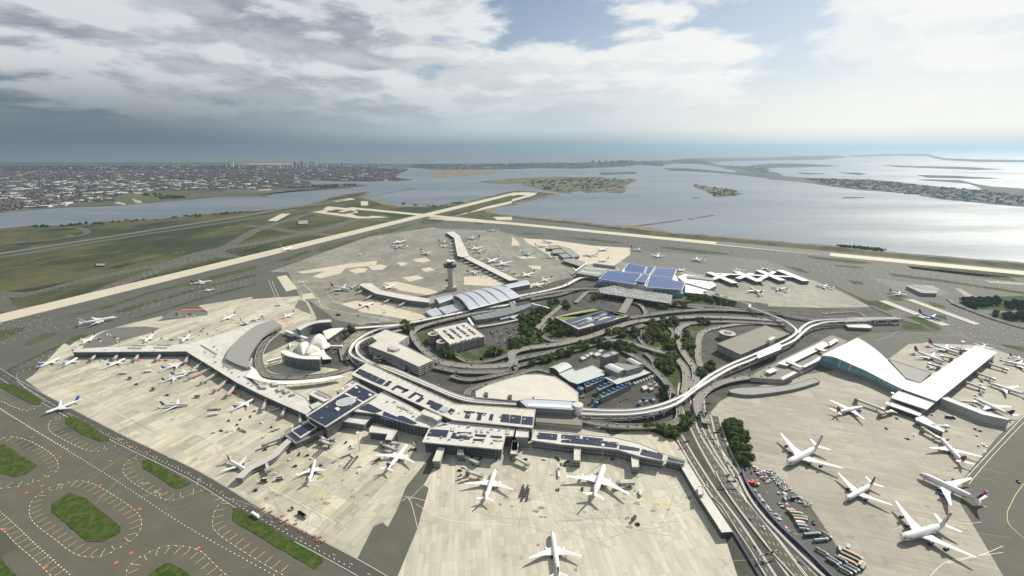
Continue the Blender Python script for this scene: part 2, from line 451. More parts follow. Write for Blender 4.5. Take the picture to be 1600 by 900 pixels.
# airport island
shore_pts = (W('A', 0, -1200, 760, -400, 665, 0, 628, 200, 608, 450, 605, 700, 580, 1000, 565, 1200, 545, 1400, 525) +
    W('B', 0, 0, 515, 250, 490, 380, 462, 440, 440, 560, 412, 700, 395, 712, 405, 655, 430, 720, 448, 820, 472, 900, 490, 1100, 490, 1300, 465, 1450, 425, 1600, 392) +
    W('C', 0, 60, 392, 200, 402, 310, 412, 240, 428, 90, 455, 20, 478) +
    W('B', 0, 1530, 490, 1450, 515, 1500, 533, 1590, 545) +
    W('C', 0, 150, 560, 400, 582, 620, 612, 850, 625, 980, 652, 1200, 665, 1580, 700) +
    W('D', 0, 250, 725, 440, 738, 700, 765, 1000, 795, 1300, 820, 1600, 840, 2600, 940, 4200, 1150))
near = [(2600.0, 200.0), (1800.0, -900.0), (-1800.0, -900.0), (-3600.0, 600.0)]
def rough_edge(pts, amp, step):
    out = []
    for i in range(len(pts) - 1):
        a, b_ = pts[i], pts[i + 1]; d = hypot(b_[0] - a[0], b_[1] - a[1]); n = max(1, int(d / step))
        for j in range(n):
            t_ = j / n; k = amp * (random.random() - 0.5)
            out.append((a[0] + (b_[0] - a[0]) * t_ - (b_[1] - a[1]) / d * k, a[1] + (b_[1] - a[1]) * t_ + (b_[0] - a[0]) / d * k))
    out.append(pts[-1]); return out
sp_ = rough_edge(shore_pts, 22, 45)
mb = MB(); mb.prism(sp_ + near, -6, 0.0); structure('ground', mb, M['field'], 'flat grass covered airport land by the bay')
mb = MB(); ribbon(mb, offset(sp_, -14), 34, 0.04); structure('shoreline', mb, M['shore'])

def sheet(name, m, z, *polys, sm=0):
    mb = MB()
    for p in polys: mb.poly(smooth(p, sm, True) if sm else p, z)
    return structure(name, mb, m)
_rz = [0.0]
def road(name, m, z, wd, pts, n=6):
    _rz[0] += 0.0015; z += _rz[0]
    mb = MB(); ribbon(mb, smooth(pts, n) if n > 1 else pts, wd, z); return structure(name, mb, m)

# asphalt of the airside between the runways and the aprons
sheet('asphalt_airside', M['taxiway'], 0.05,
    # wide zone between long runway and terminals, continuing far to the cross runway
    W('E', 0, -600, 560, 0, 405, 1600, 10) + W('B', 0, 400, 715, 800, 608, 1050, 545, 1600, 560) + W('C', 0, 400, 605, 1000, 680, 1600, 735) + W('D', 0, 400, 770, 1000, 830, 1600, 885, 2400, 960) +
    [G(2000, 700), G(2000, 1000), G(800, 1100), G(-400, 1100)])
# taxiways through the left field
for nm, wd, pts in [
    ('taxiway', 95, W('E', 0, -300, 430, 250, 325, 600, 225, 900, 110, 1150, 45) + W('B', 0, -300, 800)),
    ('taxiway', 52, W('E', 0, -200, 235, 180, 238, 500, 160, 900, 75, 1300, 0) + W('A', 0, 1600, 640) + W('B', 0, 150, 590, 330, 535, 450, 500)),
    ('taxiway', 60, W('A', 0, 900, 905, 1100, 835, 1300, 770, 1600, 722) + W('B', 0, 200, 678, 400, 640, 620, 575, 800, 545)),
    ('taxiway', 50, W('A', 0, 1290, 765, 1420, 800, 1560, 840)),
    ('taxiway', 45, W('B', 0, -60, 610, 80, 620, 200, 645, 330, 655, 480, 675)),
    ('taxiway', 60, W('B', 0, 350, 530, 640, 565, 900, 580, 1150, 605, 1500, 620, 1900, 660)),
    ('taxiway', 45, W('A', 0, -200, 845, 0, 808, 800, 680, 1600, 560) + W('B', 0, 250, 510)),
    ('taxiway', 40, W('E', 0, 0, 235, 0, 300, 60, 350, 150, 390)),
    ('taxiway', 26, W('A', 0, 0, 640, 450, 620, 540, 660, 300, 700, 0, 720)),
]: road(nm, M['taxiway'], 0.07, wd, pts)
# runways
ra = [G(-300, 569), G(0, 497.5), G(200, 451), G(400, 403.5), G(500, 377.5), G(671, 334), G(835, 302)]
a0, a1 = Vector(G(0, 497.5)), Vector(G(671, 334.5)); da = (a1 - a0).normalized()
end_a = a0 + da * ((Vector(G(833, 302)) - a0).dot(da)); st_a = a0 - da * 900
road('runway', M['runway'], 0.187, 78, [tuple(st_a), tuple(end_a)], 1)
b0, b1 = Vector(G(600, 330)), Vector(G(1500, 417)); db = (b1 - b0).normalized()
b0 = b0 - db * 330; b1 = b1 + db * 1500
road('runway', M['runway_b'], 0.187, 64, [tuple(b0), tuple(b1)], 1)
road('runway', M['ramp_grey'], 0.192, 70, [G(1120, 379), G(1297, 397)], 1)
road('runway', M['ramp_grey'], 0.12, 42, W('A', 0, -800, 905, 0, 785, 1600, 538) + W('B', 0, 120, 512, 560, 448), 1)
sheet('taxiway_concrete', M['runway_b'], 0.11,
    W('B', 0, 350, 525, 430, 512, 600, 535, 850, 560, 640, 565),
    W('B', 0, 480, 455, 590, 438, 625, 445, 500, 462), W('B', 0, 655, 458, 700, 458, 700, 484, 655, 484),
    W('B', 0, 420, 505, 450, 490, 620, 505, 640, 530, 480, 530),
    W('B', 0, 1040, 575, 1100, 560, 1600, 590, 1600, 604, 1250, 580),
    W('B', 0, 1230, 555, 1290, 540, 1600, 470, 1600, 455, 1400, 500),
    W('B', 0, 1480, 555, 1600, 555, 1600, 575, 1510, 575),
    W('C', 0, 0, 412, 60, 400, 160, 405, 140, 420, 0, 460, 0, 445, 90, 422, 40, 418, 0, 425),
    W('B', 0, 70, 580, 160, 535, 215, 535, 130, 582),
    W('B', 0, 1015, 680, 1060, 680, 1065, 765, 1015, 765), W('B', 0, 1460, 680, 1500, 678, 1510, 695, 1465, 697), W('B', 0, 1590, 685, 1600, 683, 1600, 735, 1580, 700),
    W('B', 0, 1105, 648, 1160, 645, 1150, 655, 1110, 655))
# grass between far taxiways and slivers between taxiways
sheet('grass_strip', M['sliver'], 0.16,
    W('B', 0, 600, 540, 700, 527, 790, 533, 700, 555, 640, 552), W('B', 0, 435, 525, 500, 508, 560, 512, 470, 530), W('B', 0, 510, 535, 590, 515, 630, 520, 560, 538),
    W('B', 0, 1140, 545, 1230, 540, 1240, 550, 1180, 553), W('B', 0, 1010, 592, 1060, 565, 1180, 575, 1150, 595, 1060, 600),
    W('B', 0, 1220, 530, 1420, 475, 1500, 468, 1330, 530), W('B', 0, 1500, 455, 1600, 425, 1600, 445, 1540, 462), W('B', 0, 1280, 555, 1400, 550, 1510, 575, 1380, 575),
    W('B', 0, 640, 685, 800, 635, 970, 605, 940, 625, 720, 685), W('B', 0, 930, 645, 1040, 620, 1060, 622, 980, 650), W('B', 0, 760, 690, 840, 672, 850, 680, 780, 698),
    W('B', 0, 170, 860, 560, 740, 640, 735, 400, 810, 200, 865), W('B', 0, 260, 885, 700, 750, 760, 745, 500, 840, 300, 890), W('B', 0, 690, 770, 740, 760, 780, 785, 720, 788),
    W('B', 0, 90, 840, 240, 790, 320, 765, 350, 770, 200, 830), W('B', 0, 360, 765, 440, 725, 600, 700, 700, 680, 560, 740, 420, 770),
    W('B', 0, 800, 560, 980, 555, 1000, 565, 880, 580, 760, 565), W('B', 0, 1360, 590, 1420, 592, 1420, 602, 1370, 600),
    W('C', 0, 300, 680, 500, 692, 700, 715, 640, 722, 400, 695), W('C', 0, 60, 655, 200, 660, 180, 668, 60, 664),
    W('C', 0, 900, 735, 1200, 765, 1400, 790, 1180, 785, 950, 752), W('C', 0, 560, 630, 900, 668, 1600, 715, 1600, 728, 1000, 690),
    W('D', 0, 240, 800, 500, 822, 660, 845, 560, 850, 300, 820), W('D', 0, 860, 860, 1200, 875, 1500, 905, 1700, 940, 1300, 925, 900, 880),
    W('H', 0, 750, 105, 1100, 150, 1600, 225, 1600, 240, 1100, 165, 780, 125), W('H', 0, 410, 55, 600, 70, 560, 78, 430, 65), W('H', 0, 500, 150, 580, 160, 600, 180, 540, 178),
    W('H', 0, 880, 65, 1500, 130, 1560, 160, 1200, 118, 900, 78), W('H', 0, 100, 60, 190, 75, 265, 105, 235, 108, 150, 82),
    W('H', 0, 740, 250, 830, 255, 850, 280, 780, 278), W('H', 0, 400, 180, 600, 270, 640, 290, 760, 340, 700, 345, 560, 270, 420, 195),
    W('H', 0, 1450, 550, 1600, 570, 1600, 600, 1500, 575), W('H', 0, 1000, 280, 1100, 310, 1120, 330, 1030, 320))
sheet('grass_strip', M['sliver'], 0.17,
    W('E', 0, -100, 560, 0, 470, 60, 455, 160, 440, 150, 460, 60, 510, 0, 535), W('E', 0, 140, 558, 200, 520, 290, 482, 360, 482, 300, 515, 180, 560),
    W('E', 0, 420, 375, 600, 330, 700, 300, 900, 235, 1300, 130, 1600, 60, 1600, 80, 1200, 180, 1000, 215, 700, 320, 520, 360),
    W('E', 0, 700, 350, 900, 290, 1100, 235, 1600, 108, 1600, 128, 1300, 195, 980, 290, 740, 360), W('E', 0, 830, 390, 1000, 340, 1350, 230, 1600, 170, 1600, 180, 1200, 290, 880, 385),
    W('E', 0, 0, 345, 50, 350, 70, 372, 0, 385), W('E', 0, 5, 785, 10, 760, 60, 720, 300, 600, 500, 520, 560, 492, 500, 490, 320, 580, 60, 700, 0, 760),
    W('E', 0, 5, 785, 60, 720, 90, 715, 75, 770, 150, 850, 270, 905, 150, 905, 30, 825))
sheet('grass_strip', M['field'], 0.18,      # grass inside the left taxiway fans
    W('E', 0, 120, 270, 200, 240, 500, 170, 900, 80, 960, 85, 700, 170, 400, 290, 240, 322, 130, 290),
    W('E', 0, 800, 170, 1000, 100, 1200, 40, 1380, 15, 1500, 10, 1250, 80, 900, 160))
# near lawns islands
lawns = [W('I', 0, -60, 285, 20, 284, 90, 330, 175, 385, 120, 425, 70, 437, 0, 420, -60, 400),
    W('I', 0, 245, 560, 325, 510, 400, 535, 565, 670, 560, 700, 480, 740, 410, 738, 290, 640, 242, 600),
    W('I', 0, 310, 160, 340, 152, 400, 180, 510, 250, 505, 268, 470, 272, 380, 235, 305, 185),
    W('I', 0, 670, 355, 700, 355, 780, 400, 895, 465, 850, 490, 820, 490, 740, 440, 668, 395),
    W('I', 0, 1095, 580, 1130, 590, 1300, 690, 1520, 825, 1500, 850, 1475, 872, 1440, 850, 1220, 720, 1090, 640),
    W('I', 0, 690, 905, 740, 860, 790, 838, 860, 870, 930, 925, 800, 960),
    W('I', 0, -80, 830, 0, 815, 80, 905, 80, 960, -80, 960), W('I', 0, 0, 0, 60, 0, 200, 75, 190, 97, 150, 95, 60, 50, 0, 15)]
for i, p in enumerate(lawns):
    mb = MB(); mb.prism(smooth(rough_edge(p + [p[0]], 1.0, 6)[:-1], 2, True), 0.0, 0.45)
    o = mb.build('grass_island', M['grass']); o['kind'] = 'structure'
sheet('asphalt_near', M['asphalt_left'], 0.09, W('I', 0, -400, -80, 0, 18, 60, 100, 500, 310, 800, 420, 1100, 590, 1700, 930, 1700, 1200, -400, 1200))
sheet('asphalt_patch', M['asphalt_dark'], 0.10, W('I', 0, -20, 690, 20, 695, 90, 770, 0, 815, -60, 800), W('I', 0, 60, 262, 130, 255, 175, 300, 110, 305), W('I', 0, 245, 225, 350, 190, 380, 215, 275, 240))
# aprons
sheet('apron_left', M['apron'], 0.20, W('E', 0, 210, 745, 160, 775, 330, 905) + W('I', 0, 250, 75, 520, 235, 830, 400, 1080, 520, 1400, 720, 1650, 868) + W('J', 0, 735, 890, 790, 868, 825, 893, 880, 790, 940, 640, 1040, 515, 1200, 300, 1200, -40, 300, -300) + W('P', 0, 400, 560, 290, 552, 120, 545) +
      W('E', 0, 400, 545, 250, 700))
sheet('apron_north', M['apron'], 0.21, W('E', 0, 380, 600, 480, 530, 640, 470, 820, 420, 1010, 375, 1025, 385, 980, 410, 1290, 370, 1300, 350, 1240, 310, 1580, 255) + W('F', 0, -30, 270, 270, 250, 330, 290, 380, 390, 370, 410, 200, 480, 0, 500) + W('E', 0, 1500, 500, 1200, 590, 800, 590, 450, 610))
sheet('apron_stain', M['ramp_grey'], 0.23, W('E', 0, 520, 560, 620, 490, 700, 450, 900, 440, 1000, 450, 950, 480, 800, 520, 700, 560, 520, 590), W('F', 0, 240, 320, 270, 275, 310, 285, 350, 365, 300, 350),
      W('E', 0, 1000, 400, 1060, 350, 1100, 340, 1290, 350, 1300, 370, 1150, 385))
sheet('apron_near', M['apron_near'], 0.215, W('J', 0, 1010, 900, 1080, 650, 1045, 630, 1200, 380, 1400, 240) + W('K', 0, 0, 180, 550, 260, 620, 330, 700, 300, 860, 290, 1000, 340, 1080, 430, 1100, 500, 1250, 760, 1400, 1000) + [G(1200, 1050), G(560, 1050)])
sheet('apron_joint', M['asphalt'], 0.225, W('J', 0, 828, 900, 885, 790, 945, 640, 1035, 530, 1075, 505, 1110, 520, 1045, 640, 1078, 650, 1010, 905, 830, 1200, 640, 1200))
sheet('apron_right', M['apron_right'], 0.20, W('K', 0, 1240, 180, 1300, 110, 1400, 50, 1700, -40, 2200, -110) + W('H', 0, 760, 640, 880, 550, 980, 545, 1350, 560, 1700, 680, 1700, 880) + W('L', 0, 1600, 190, 1480, 250, 1310, 460, 1480, 760, 1560, 900, 1500, 1100, 1000, 1100, 800, 880, 590, 560, 280, 350, 200, 240))
sheet('apron_stain', M['asphalt'], 0.215, W('L', 0, 1310, 450, 1395, 345, 1480, 240, 1620, 130, 1700, 1000, 1560, 1000, 1460, 830, 1300, 560))
sheet('apron_far', M['apron_far'], 0.20, W('F', 0, 80, 100, 700, -120, 1100, -180, 1180, -170, 1500, -160, 1900, -60, 2400, 60, 2200, 180, 2000, 230, 1100, 380, 900, 440, 700, 440, 500, 400, 350, 290, 270, 250, 200, 100))
sheet('apron_patch', M['runway_b'], 0.225, W('F', 0, 255, 100, 600, 45, 760, 30, 750, 55, 560, 75, 530, 110, 400, 140, 350, 130, 430, 95, 290, 110), W('F', 0, 580, 90, 640, 75, 700, 80, 680, 100, 620, 110),
      W('F', 0, 700, 65, 780, 52, 820, 65, 790, 85, 730, 90), W('F', 0, 880, 42, 920, 38, 950, 50, 910, 65), W('F', 0, 1030, 80, 1080, 70, 1115, 85, 1060, 100), W('F', 0, 915, 135, 1010, 120, 1050, 140, 960, 160),
      W('F', 0, 980, 20, 1060, 10, 1095, 30, 1040, 42, 1000, 35), W('F', 0, 530, 300, 620, 280, 760, 290, 900, 330, 1050, 370, 1080, 390, 1000, 410, 850, 380, 660, 350),
      W('F', 0, 790, 165, 880, 160, 1100, 210, 1140, 225, 1110, 250, 900, 215), W('F', 0, 290, 240, 350, 230, 375, 262, 290, 275),
      W('F', 0, 130, 130, 190, 120, 260, 205, 190, 222), W('C', 0, 70, 690, 250, 700, 500, 735, 740, 750, 740, 790, 640, 860, 500, 860, 300, 830, 100, 720), W('G', 0, 60, 210, 130, 170, 240, 160, 300, 190, 200, 230, 40, 245), W('F', 0, 1300, 130, 1500, 120, 1600, 160, 1500, 190, 1300, 180),
      W('C', 0, 0, 680, 30, 700, 50, 735, 0, 735), W('C', 0, 30, 805, 110, 800, 160, 812, 60, 818), W('C', 0, 100, 860, 180, 862, 180, 885, 130, 882))
sheet('apron_east', M['ramp_grey'], 0.205, W('C', 0, 740, 760, 820, 770, 1300, 800, 1600, 830) + W('H', 0, 260, 140, 500, 240, 640, 320, 500, 320, 100, 335, 0, 320) + W('G', 0, 1500, 300, 1340, 260, 1280, 240, 1050, 130, 640, 20))  # plain grey paving of the far ramp
sheet('apron_patch', M['apron_far'], 0.23, W('G', 0, 1040, 80, 1240, 130, 1500, 180) + W('H', 0, 0, 150, 280, 150, 400, 200, 640, 318, 300, 325, 0, 315) + W('G', 0, 1400, 290, 1250, 210, 1080, 150))
# the ring of land at the heart: roads, lots and lawns
sheet('asphalt_centre', M['centre_ground'], 0.235, W('F', 0, 300, 680, 560, 470, 700, 420, 1000, 410) + W('G', 0, 0, 230, 300, 150, 500, 110, 700, 160, 1050, 230, 1600, 300) + W('H', 0, 0, 315, 500, 330, 640, 320, 900, 420, 1100, 470, 620, 480, 300, 600, 0, 720) + W('K', 0, 1700, -40, 1300, 100, 1180, 240, 1430, 560, 1700, 900) + [G(1300, 1050), G(1200, 1050)] + W('K', 0, 1300, 860, 1100, 480, 1000, 330, 700, 260, 0, 130) + W('J', 0, 1000, 50, 600, -80, 300, -120))
# far aprons at the right edge
sheet('apron_patch', M['ramp_grey'], 0.24, W('H', 0, 620, 130, 760, 150, 1050, 190, 1150, 240, 1000, 260, 800, 215), W('H', 0, 1160, 200, 1210, 205, 1300, 250, 1600, 280, 1600, 330, 1250, 250))
sheet('apron_patch', M['apron_far'], 0.245, W('H', 0, 860, 180, 1020, 185, 1075, 210, 1040, 228, 900, 200), W('H', 0, 1170, 200, 1210, 208, 1290, 260, 1240, 262), W('H', 0, 1340, 152, 1700, 175, 1700, 190, 1400, 168))

# islands and far shores
def land(name, m, z, *polys):
    for p in polys:
        mb = MB(); mb.prism(rough_edge(p + [p[0]], 60, 150)[:-1], -6, z)
        structure(name, mb, m)
city_poly = (W('A', 0, -1500, 640, -600, 570, 0, 530, 200, 510, 420, 495, 700, 485, 900, 470, 1200, 445, 1400, 425) + W('B', 0, 0, 425, 60, 427, 130, 405, 350, 392, 560, 378, 700, 358, 600, 349, 350, 350, 200, 345, 150, 325, 250, 322, 500, 333, 700, 333, 960, 327, 985, 318, 880, 314, 850, 300, 900, 280, 960, 262, 900, 250, 1000, 247, 1100, 262, 1300, 262, 1600, 258) +
    W('C', 0, 150, 250, 400, 255, 700, 240, 800, 230, 930, 240, 1000, 222, 1150, 225, 1280, 240, 1400, 268, 1390, 290, 1600, 315) + W('D', 0, 0, 320, 200, 335, 400, 365, 600, 390, 700, 395, 900, 410, 1080, 445, 1200, 455, 1400, 475, 1600, 492, 2400, 590, 2400, 420, 1600, 380, 1400, 365, 1300, 350, 1200, 325, 1000, 320, 930, 325, 1100, 335, 1250, 347, 1340, 378, 1320, 386, 1200, 380, 950, 355, 800, 335, 620, 322, 400, 315, 210, 310, 100, 300, 60, 280, 0, 268) +
    W('C', 0, 1560, 250, 1450, 240, 1300, 232, 1200, 215, 1400, 205, 1600, 203) + W('D', 0, 330, 198, 500, 182, 450, 170, 200, 175, 0, 184) + W('C', 0, 1250, 187, 1100, 190, 1000, 201, 640, 207, 400, 217, 0, 220) + W('B', 0, 1000, 224, 600, 222, 240, 218, 0, 216) + W('A', 0, 1000, 215, 0, 214, -1500, 214))
mb = MB(); mb.prism(city_poly, -6, 0.3); structure('ground_far_shore', mb, M['cityground'], 'far built up shore across the bay')
land('island', M['marsh'], 0.6,
    W('C', 0, 50, 345, 130, 325, 220, 330, 272, 318, 262, 302, 350, 305, 560, 310, 700, 322, 770, 320, 775, 335, 710, 355, 690, 405, 560, 400, 480, 403, 430, 390, 350, 412, 250, 395, 200, 385, 60, 355),
    W('B', 0, 1380, 337, 1500, 325, 1600, 318, 1800, 305, 1850, 310, 1840, 324, 1700, 332, 1620, 348, 1500, 346),
    W('C', 0, 1130, 355, 1250, 368, 1400, 390, 1420, 410, 1400, 422, 1270, 432, 1255, 415, 1180, 380), W('C', 0, 1130, 436, 1165, 434, 1160, 440))
land('island', M['scrub'], 0.6, W('C', 0, 540, 280, 770, 275, 770, 285, 560, 292), W('C', 0, 940, 250, 1100, 252, 1300, 270, 1420, 282, 1600, 297, 1600, 303, 1400, 292, 1250, 278, 1000, 265),
    W('D', 0, 0, 222, 200, 222, 460, 236, 300, 242, 0, 250, -150, 240), W('D', 0, 500, 172, 800, 161, 1000, 161, 1020, 170, 1100, 188, 1300, 196, 1800, 204, 1800, 217, 1300, 211, 1100, 200, 1030, 186, 1000, 176, 800, 172, 560, 180),
    W('D', 0, 715, 230, 900, 238, 1200, 242, 1480, 258, 1300, 262, 1000, 250, 800, 243), W('D', 0, 930, 293, 1150, 298, 1480, 315, 1300, 317, 1000, 310), W('D', 0, 180, 278, 370, 283, 250, 290), W('D', 0, 430, 278, 560, 278, 630, 287, 560, 293), W('D', 0, 460, 430, 600, 432, 560, 440, 480, 438))
land('island', M['rust_soil'], 0.8, W('B', 0, 1065, 300, 1100, 281, 1250, 266, 1450, 270, 1500, 276, 1450, 288, 1300, 296, 1150, 308))
sheet('marsh', M['verge'], 0.5, W('A', 0, 710, 480, 730, 450, 800, 425, 850, 440, 1000, 430, 1200, 430, 1400, 415, 1600, 405) + W('B', 0, 100, 405, 400, 380, 600, 355, 680, 358, 560, 374, 350, 388, 130, 400, 60, 420, 0, 420) + W('A', 0, 1400, 423, 1200, 440, 900, 468),
      W('A', 0, 430, 492, 500, 475, 700, 462, 700, 482), W('A', 0, 900, 400, 1200, 395, 1250, 405, 900, 425))
sheet('sand', M['sand'], 0.6, W('A', 0, 710, 470, 740, 460, 790, 475, 780, 483), W('A', 0, 820, 440, 880, 455, 890, 470, 850, 470), W('A', 0, 960, 295, 1010, 290, 1020, 325, 960, 330), W('A', 0, 830, 403, 870, 400, 900, 410, 850, 412), W('B', 0, 10, 385, 90, 380, 100, 388, 20, 392), W('B', 0, -150, 226, 0, 220, 230, 222, 220, 229, 0, 228))
sheet('soil_bank', M['rust_soil'], 0.09, W('B', 0, 720, 450, 790, 450, 830, 475, 860, 488, 800, 480), W('B', 0, 1440, 512, 1490, 490, 1600, 468, 1500, 500, 1490, 528, 1560, 545, 1480, 535), W('C', 0, 640, 605, 750, 610, 850, 622, 950, 648, 860, 642, 700, 620), W('C', 0, 0, 540, 200, 560, 340, 570, 300, 580, 100, 560), W('C', 0, 220, 420, 300, 414, 300, 424, 240, 430))
mb = MB()
for p, q, wd in [((780, 611), (1062, 572), 18), ((1100, 568), (1130, 565), 25), ((1155, 561), (1225, 548), 22), ((1242, 545), (1258, 542), 30)]:
    ribbon(mb, rough_edge(W('C', 0, *p, *q), 10, 30), wd, 0.4)
ribbon(mb, W('B', 0, 690, 428, 980, 380), 14, 0.2)
structure('breakwater', mb, M['shore'])
# ================================================================ BUILDINGS
TILES.update(a=(380, 480, 6.43), b=(520, 480, 4.5), c=(400, 580, 5.625), d=(600, 600, 5.2923), e=(820, 380, 5), f=(640, 400, 6.427), g=(640, 350, 5.333),
             h=(1060, 480, 5), i=(840, 520, 5), j=(1260, 500, 4.5), k=(1130, 720, 5), l=(780, 800, 8.889))
M['roof_pale'] = slab_mat('roof_membrane', (0.54, 0.53, 0.50), (0.47, 0.46, 0.43), (9.0, 4.5), radians(-30), joint=.7, stain=.22, dark=(.25, .24, .22), band=.05)
M['roof_white'] = mat('roof_white', (0.64, 0.635, 0.615), 0.7, var=0.07, vscale=0.03, fine=0.05, fscale=0.2)
M['roof_grey'] = mat('roof_grey', (0.235, 0.235, 0.225), 0.8, var=0.12, vscale=0.05, fine=0.1, fscale=0.4)
M['roof_beige'] = slab_mat('roof_beige', (0.53, 0.51, 0.46), (0.49, 0.47, 0.425), (11.0, 5.5), radians(-28), joint=.72, stain=.16, dark=(.3, .29, .26), band=.04)
M['wall_grey'] = mat('wall_grey', (0.20, 0.20, 0.195), 0.8, var=0.15, vscale=0.1)
M['wall_dark'] = mat('wall_dark', (0.045, 0.045, 0.048), 0.6, var=0.2, vscale=0.1)
M['wall_pale'] = mat('wall_pale', (0.40, 0.39, 0.365), 0.8, var=0.12, vscale=0.1)
M['wall_brown'] = mat('wall_brick_brown', (0.17, 0.125, 0.10), 0.85, var=0.2, vscale=0.15)
M['concrete'] = mat('concrete_pale', (0.40, 0.38, 0.34), 0.85, var=0.15, vscale=0.05, fine=0.1, fscale=0.5)
M['deck'] = mat('deck_asphalt', (0.125, 0.12, 0.105), 0.85, var=0.2, vscale=0.02, fine=0.15, fscale=0.3)
M['deck_pale'] = mat('deck_pale', (0.195, 0.185, 0.16), 0.85, var=0.18, vscale=0.02, fine=0.12, fscale=0.3)
M['metal_white'] = mat('white_metal', (0.74, 0.75, 0.76), 0.4, 0.1, var=0.05, vscale=0.1)
M['metal_silver'] = mat('silver_metal', (0.60, 0.64, 0.70), 0.32, 0.55, var=0.12, vscale=0.04)
M['metal_grey'] = mat('grey_metal', (0.30, 0.31, 0.32), 0.5, 0.3, var=0.1, vscale=0.2)
M['metal_dark'] = mat('dark_metal', (0.06, 0.06, 0.065), 0.5, 0.2)
M['blue_fan'] = mat('blue_paint', (0.04, 0.13, 0.24), 0.5)
M['plant_roof'] = mat('plant_roof', (0.42, 0.455, 0.44), 0.6, var=0.12, vscale=0.06, fine=.06, fscale=.5)
M['track_white'] = mat('guideway_concrete', (0.62, 0.615, 0.59), 0.7, var=0.08, vscale=0.05)
M['green_roof'] = mat('green_roof', (0.20, 0.26, 0.035), 1.0, var=0.3, vscale=0.08, fine=0.25, fscale=0.6, col2=(0.12, 0.19, 0.03))
M['glass_clear'] = mat('pale_glass', (0.34, 0.38, 0.41), 0.15, 0.0, var=0.2, vscale=0.3)
def grid_mat(name, c1, c2, line, bw, rh, rough=0.25, ang=0.0, mortar=0.25, uvw=False, metal=0.0, spec=0.5):
    m = bpy.data.materials.new(name); m.use_nodes = True
    t = NT(m.node_tree); b = t.n['Principled BSDF']
    pos = t.node('ShaderNodeNewGeometry').outputs['Position']
    if uvw:      # facade: run along the wall by x+y, up by z
        x, y, z = t.sep(pos)
        mp0 = t.comb(t.math('ADD', t.math('MULTIPLY', x, 0.8), t.math('MULTIPLY', y, 0.75)), z, 0.0)
    else:
        mp = t.node('ShaderNodeMapping', {'Vector': pos}); mp.inputs['Rotation'].default_value = (0, 0, -ang); mp0 = mp.outputs[0]
    br = t.node('ShaderNodeTexBrick', {'Vector': mp0, 'Color1': c1, 'Color2': c2, 'Mortar': line, 'Scale': 1.0, 'Mortar Size': mortar, 'Brick Width': bw, 'Row Height': rh})
    br.offset = 0.0
    t.put(b.inputs['Base Color'], br.outputs[0])
    b.inputs['Roughness'].default_value = rough; b.inputs['Metallic'].default_value = metal; b.inputs['Specular IOR Level'].default_value = spec
    return m
M['solar'] = grid_mat('solar_cells', (0.014, 0.022, 0.05), (0.02, 0.03, 0.065), (0.07, 0.075, 0.09), 26.0, 2.6, ang=radians(-30), mortar=0.22, rough=0.5, spec=0.2)
M['solar_blue'] = grid_mat('blue_roof_cells', (0.024, 0.066, 0.20), (0.032, 0.082, 0.24), (0.08, 0.12, 0.26), 7, 5, rough=0.35, ang=0.1, mortar=0.2)
M['glass'] = grid_mat('glazed_wall', (0.03, 0.045, 0.06), (0.06, 0.08, 0.10), (0.22, 0.22, 0.21), 3.2, 3.6, rough=0.12, uvw=True, mortar=0.28)
M['glass_teal'] = grid_mat('glazed_wall_teal', (0.10, 0.27, 0.30), (0.16, 0.36, 0.38), (0.45, 0.50, 0.50), 4.0, 12.0, rough=0.12, uvw=True, mortar=0.3)
M['glass_front'] = grid_mat('glazed_wall_grey', (0.14, 0.16, 0.17), (0.24, 0.26, 0.26), (0.08, 0.085, 0.09), 4.0, 30.0, rough=0.2, uvw=True, mortar=0.3)
M['solar_dull'] = grid_mat('dull_blue_cells', (0.03, 0.05, 0.11), (0.05, 0.075, 0.15), (0.14, 0.15, 0.17), 6, 3, rough=.5, ang=.4, mortar=.3, spec=.2)
M['louvre'] = grid_mat('louvred_roof', (0.17, 0.18, 0.18), (0.42, 0.42, 0.41), (0.10, 0.105, 0.11), 11.0, 6.0, rough=0.4, ang=-0.12, mortar=0.8)

def mean(poly): return centroid(poly)
def rel(poly, c_): return [(p[0] - c_[0], p[1] - c_[1]) for p in poly]
def bands(parent, poly, z0, z1, fh, frac=0.45, m='glass', first=1.2, proud=0.12, name='window_band'):
    """strips of glazing standing a little proud of the wall, one part"""
    q = shrink(poly, -proud); mb = MB(); z = z0 + first; n = len(q)
    while z + fh * frac < z1 - 0.3:
        vs = [(p[0], p[1], z) for p in q] + [(p[0], p[1], z + fh * frac) for p in q]
        mb.add(vs, [(k, (k + 1) % n, n + (k + 1) % n, n + k) for k in range(n)] + [tuple(range(n))[::-1], tuple(range(n, 2 * n))])
        z += fh
    if mb.v: mb.build(name, M[m], parent)
def units(parent, poly, z, n, m='wall_pale', size=(3, 9), hh=(1.5, 3.5), rot=0.0, seed=1):
    r = random.Random(seed); xs = [p[0] for p in poly]; ys = [p[1] for p in poly]; k = 0; placed = []
    inner = shrink(poly, 5)
    for _ in range(n * 30):
        if k >= n: break
        x = r.uniform(min(xs), max(xs)); y = r.uniform(min(ys), max(ys))
        if not inside((x, y), inner) or any(hypot(x - a, y - b_) < 11 for a, b_ in placed): continue
        placed.append((x, y)); k += 1
        mb = MB(); L_ = r.uniform(*size); Wd = r.uniform(size[0], size[1] * 0.6); H_ = r.uniform(*hh)
        mb.box((x, y), (L_, Wd, H_), rot, z0=z)
        mb.box((x, y), (L_ * 0.6, Wd * 0.6, 0.4), rot, z0=z + H_)
        mb.build('roof_unit', M[m], parent)
def clutter(root, tile, h, poly, n, seed=1, m='wall_pale'):
    l = root.location; units(root, [(x - l[0], y - l[1]) for x, y in W(tile, h, *poly)], h - l[2] + .03, n, m, (1.5, 5), (.6, 2.2), .4, seed)
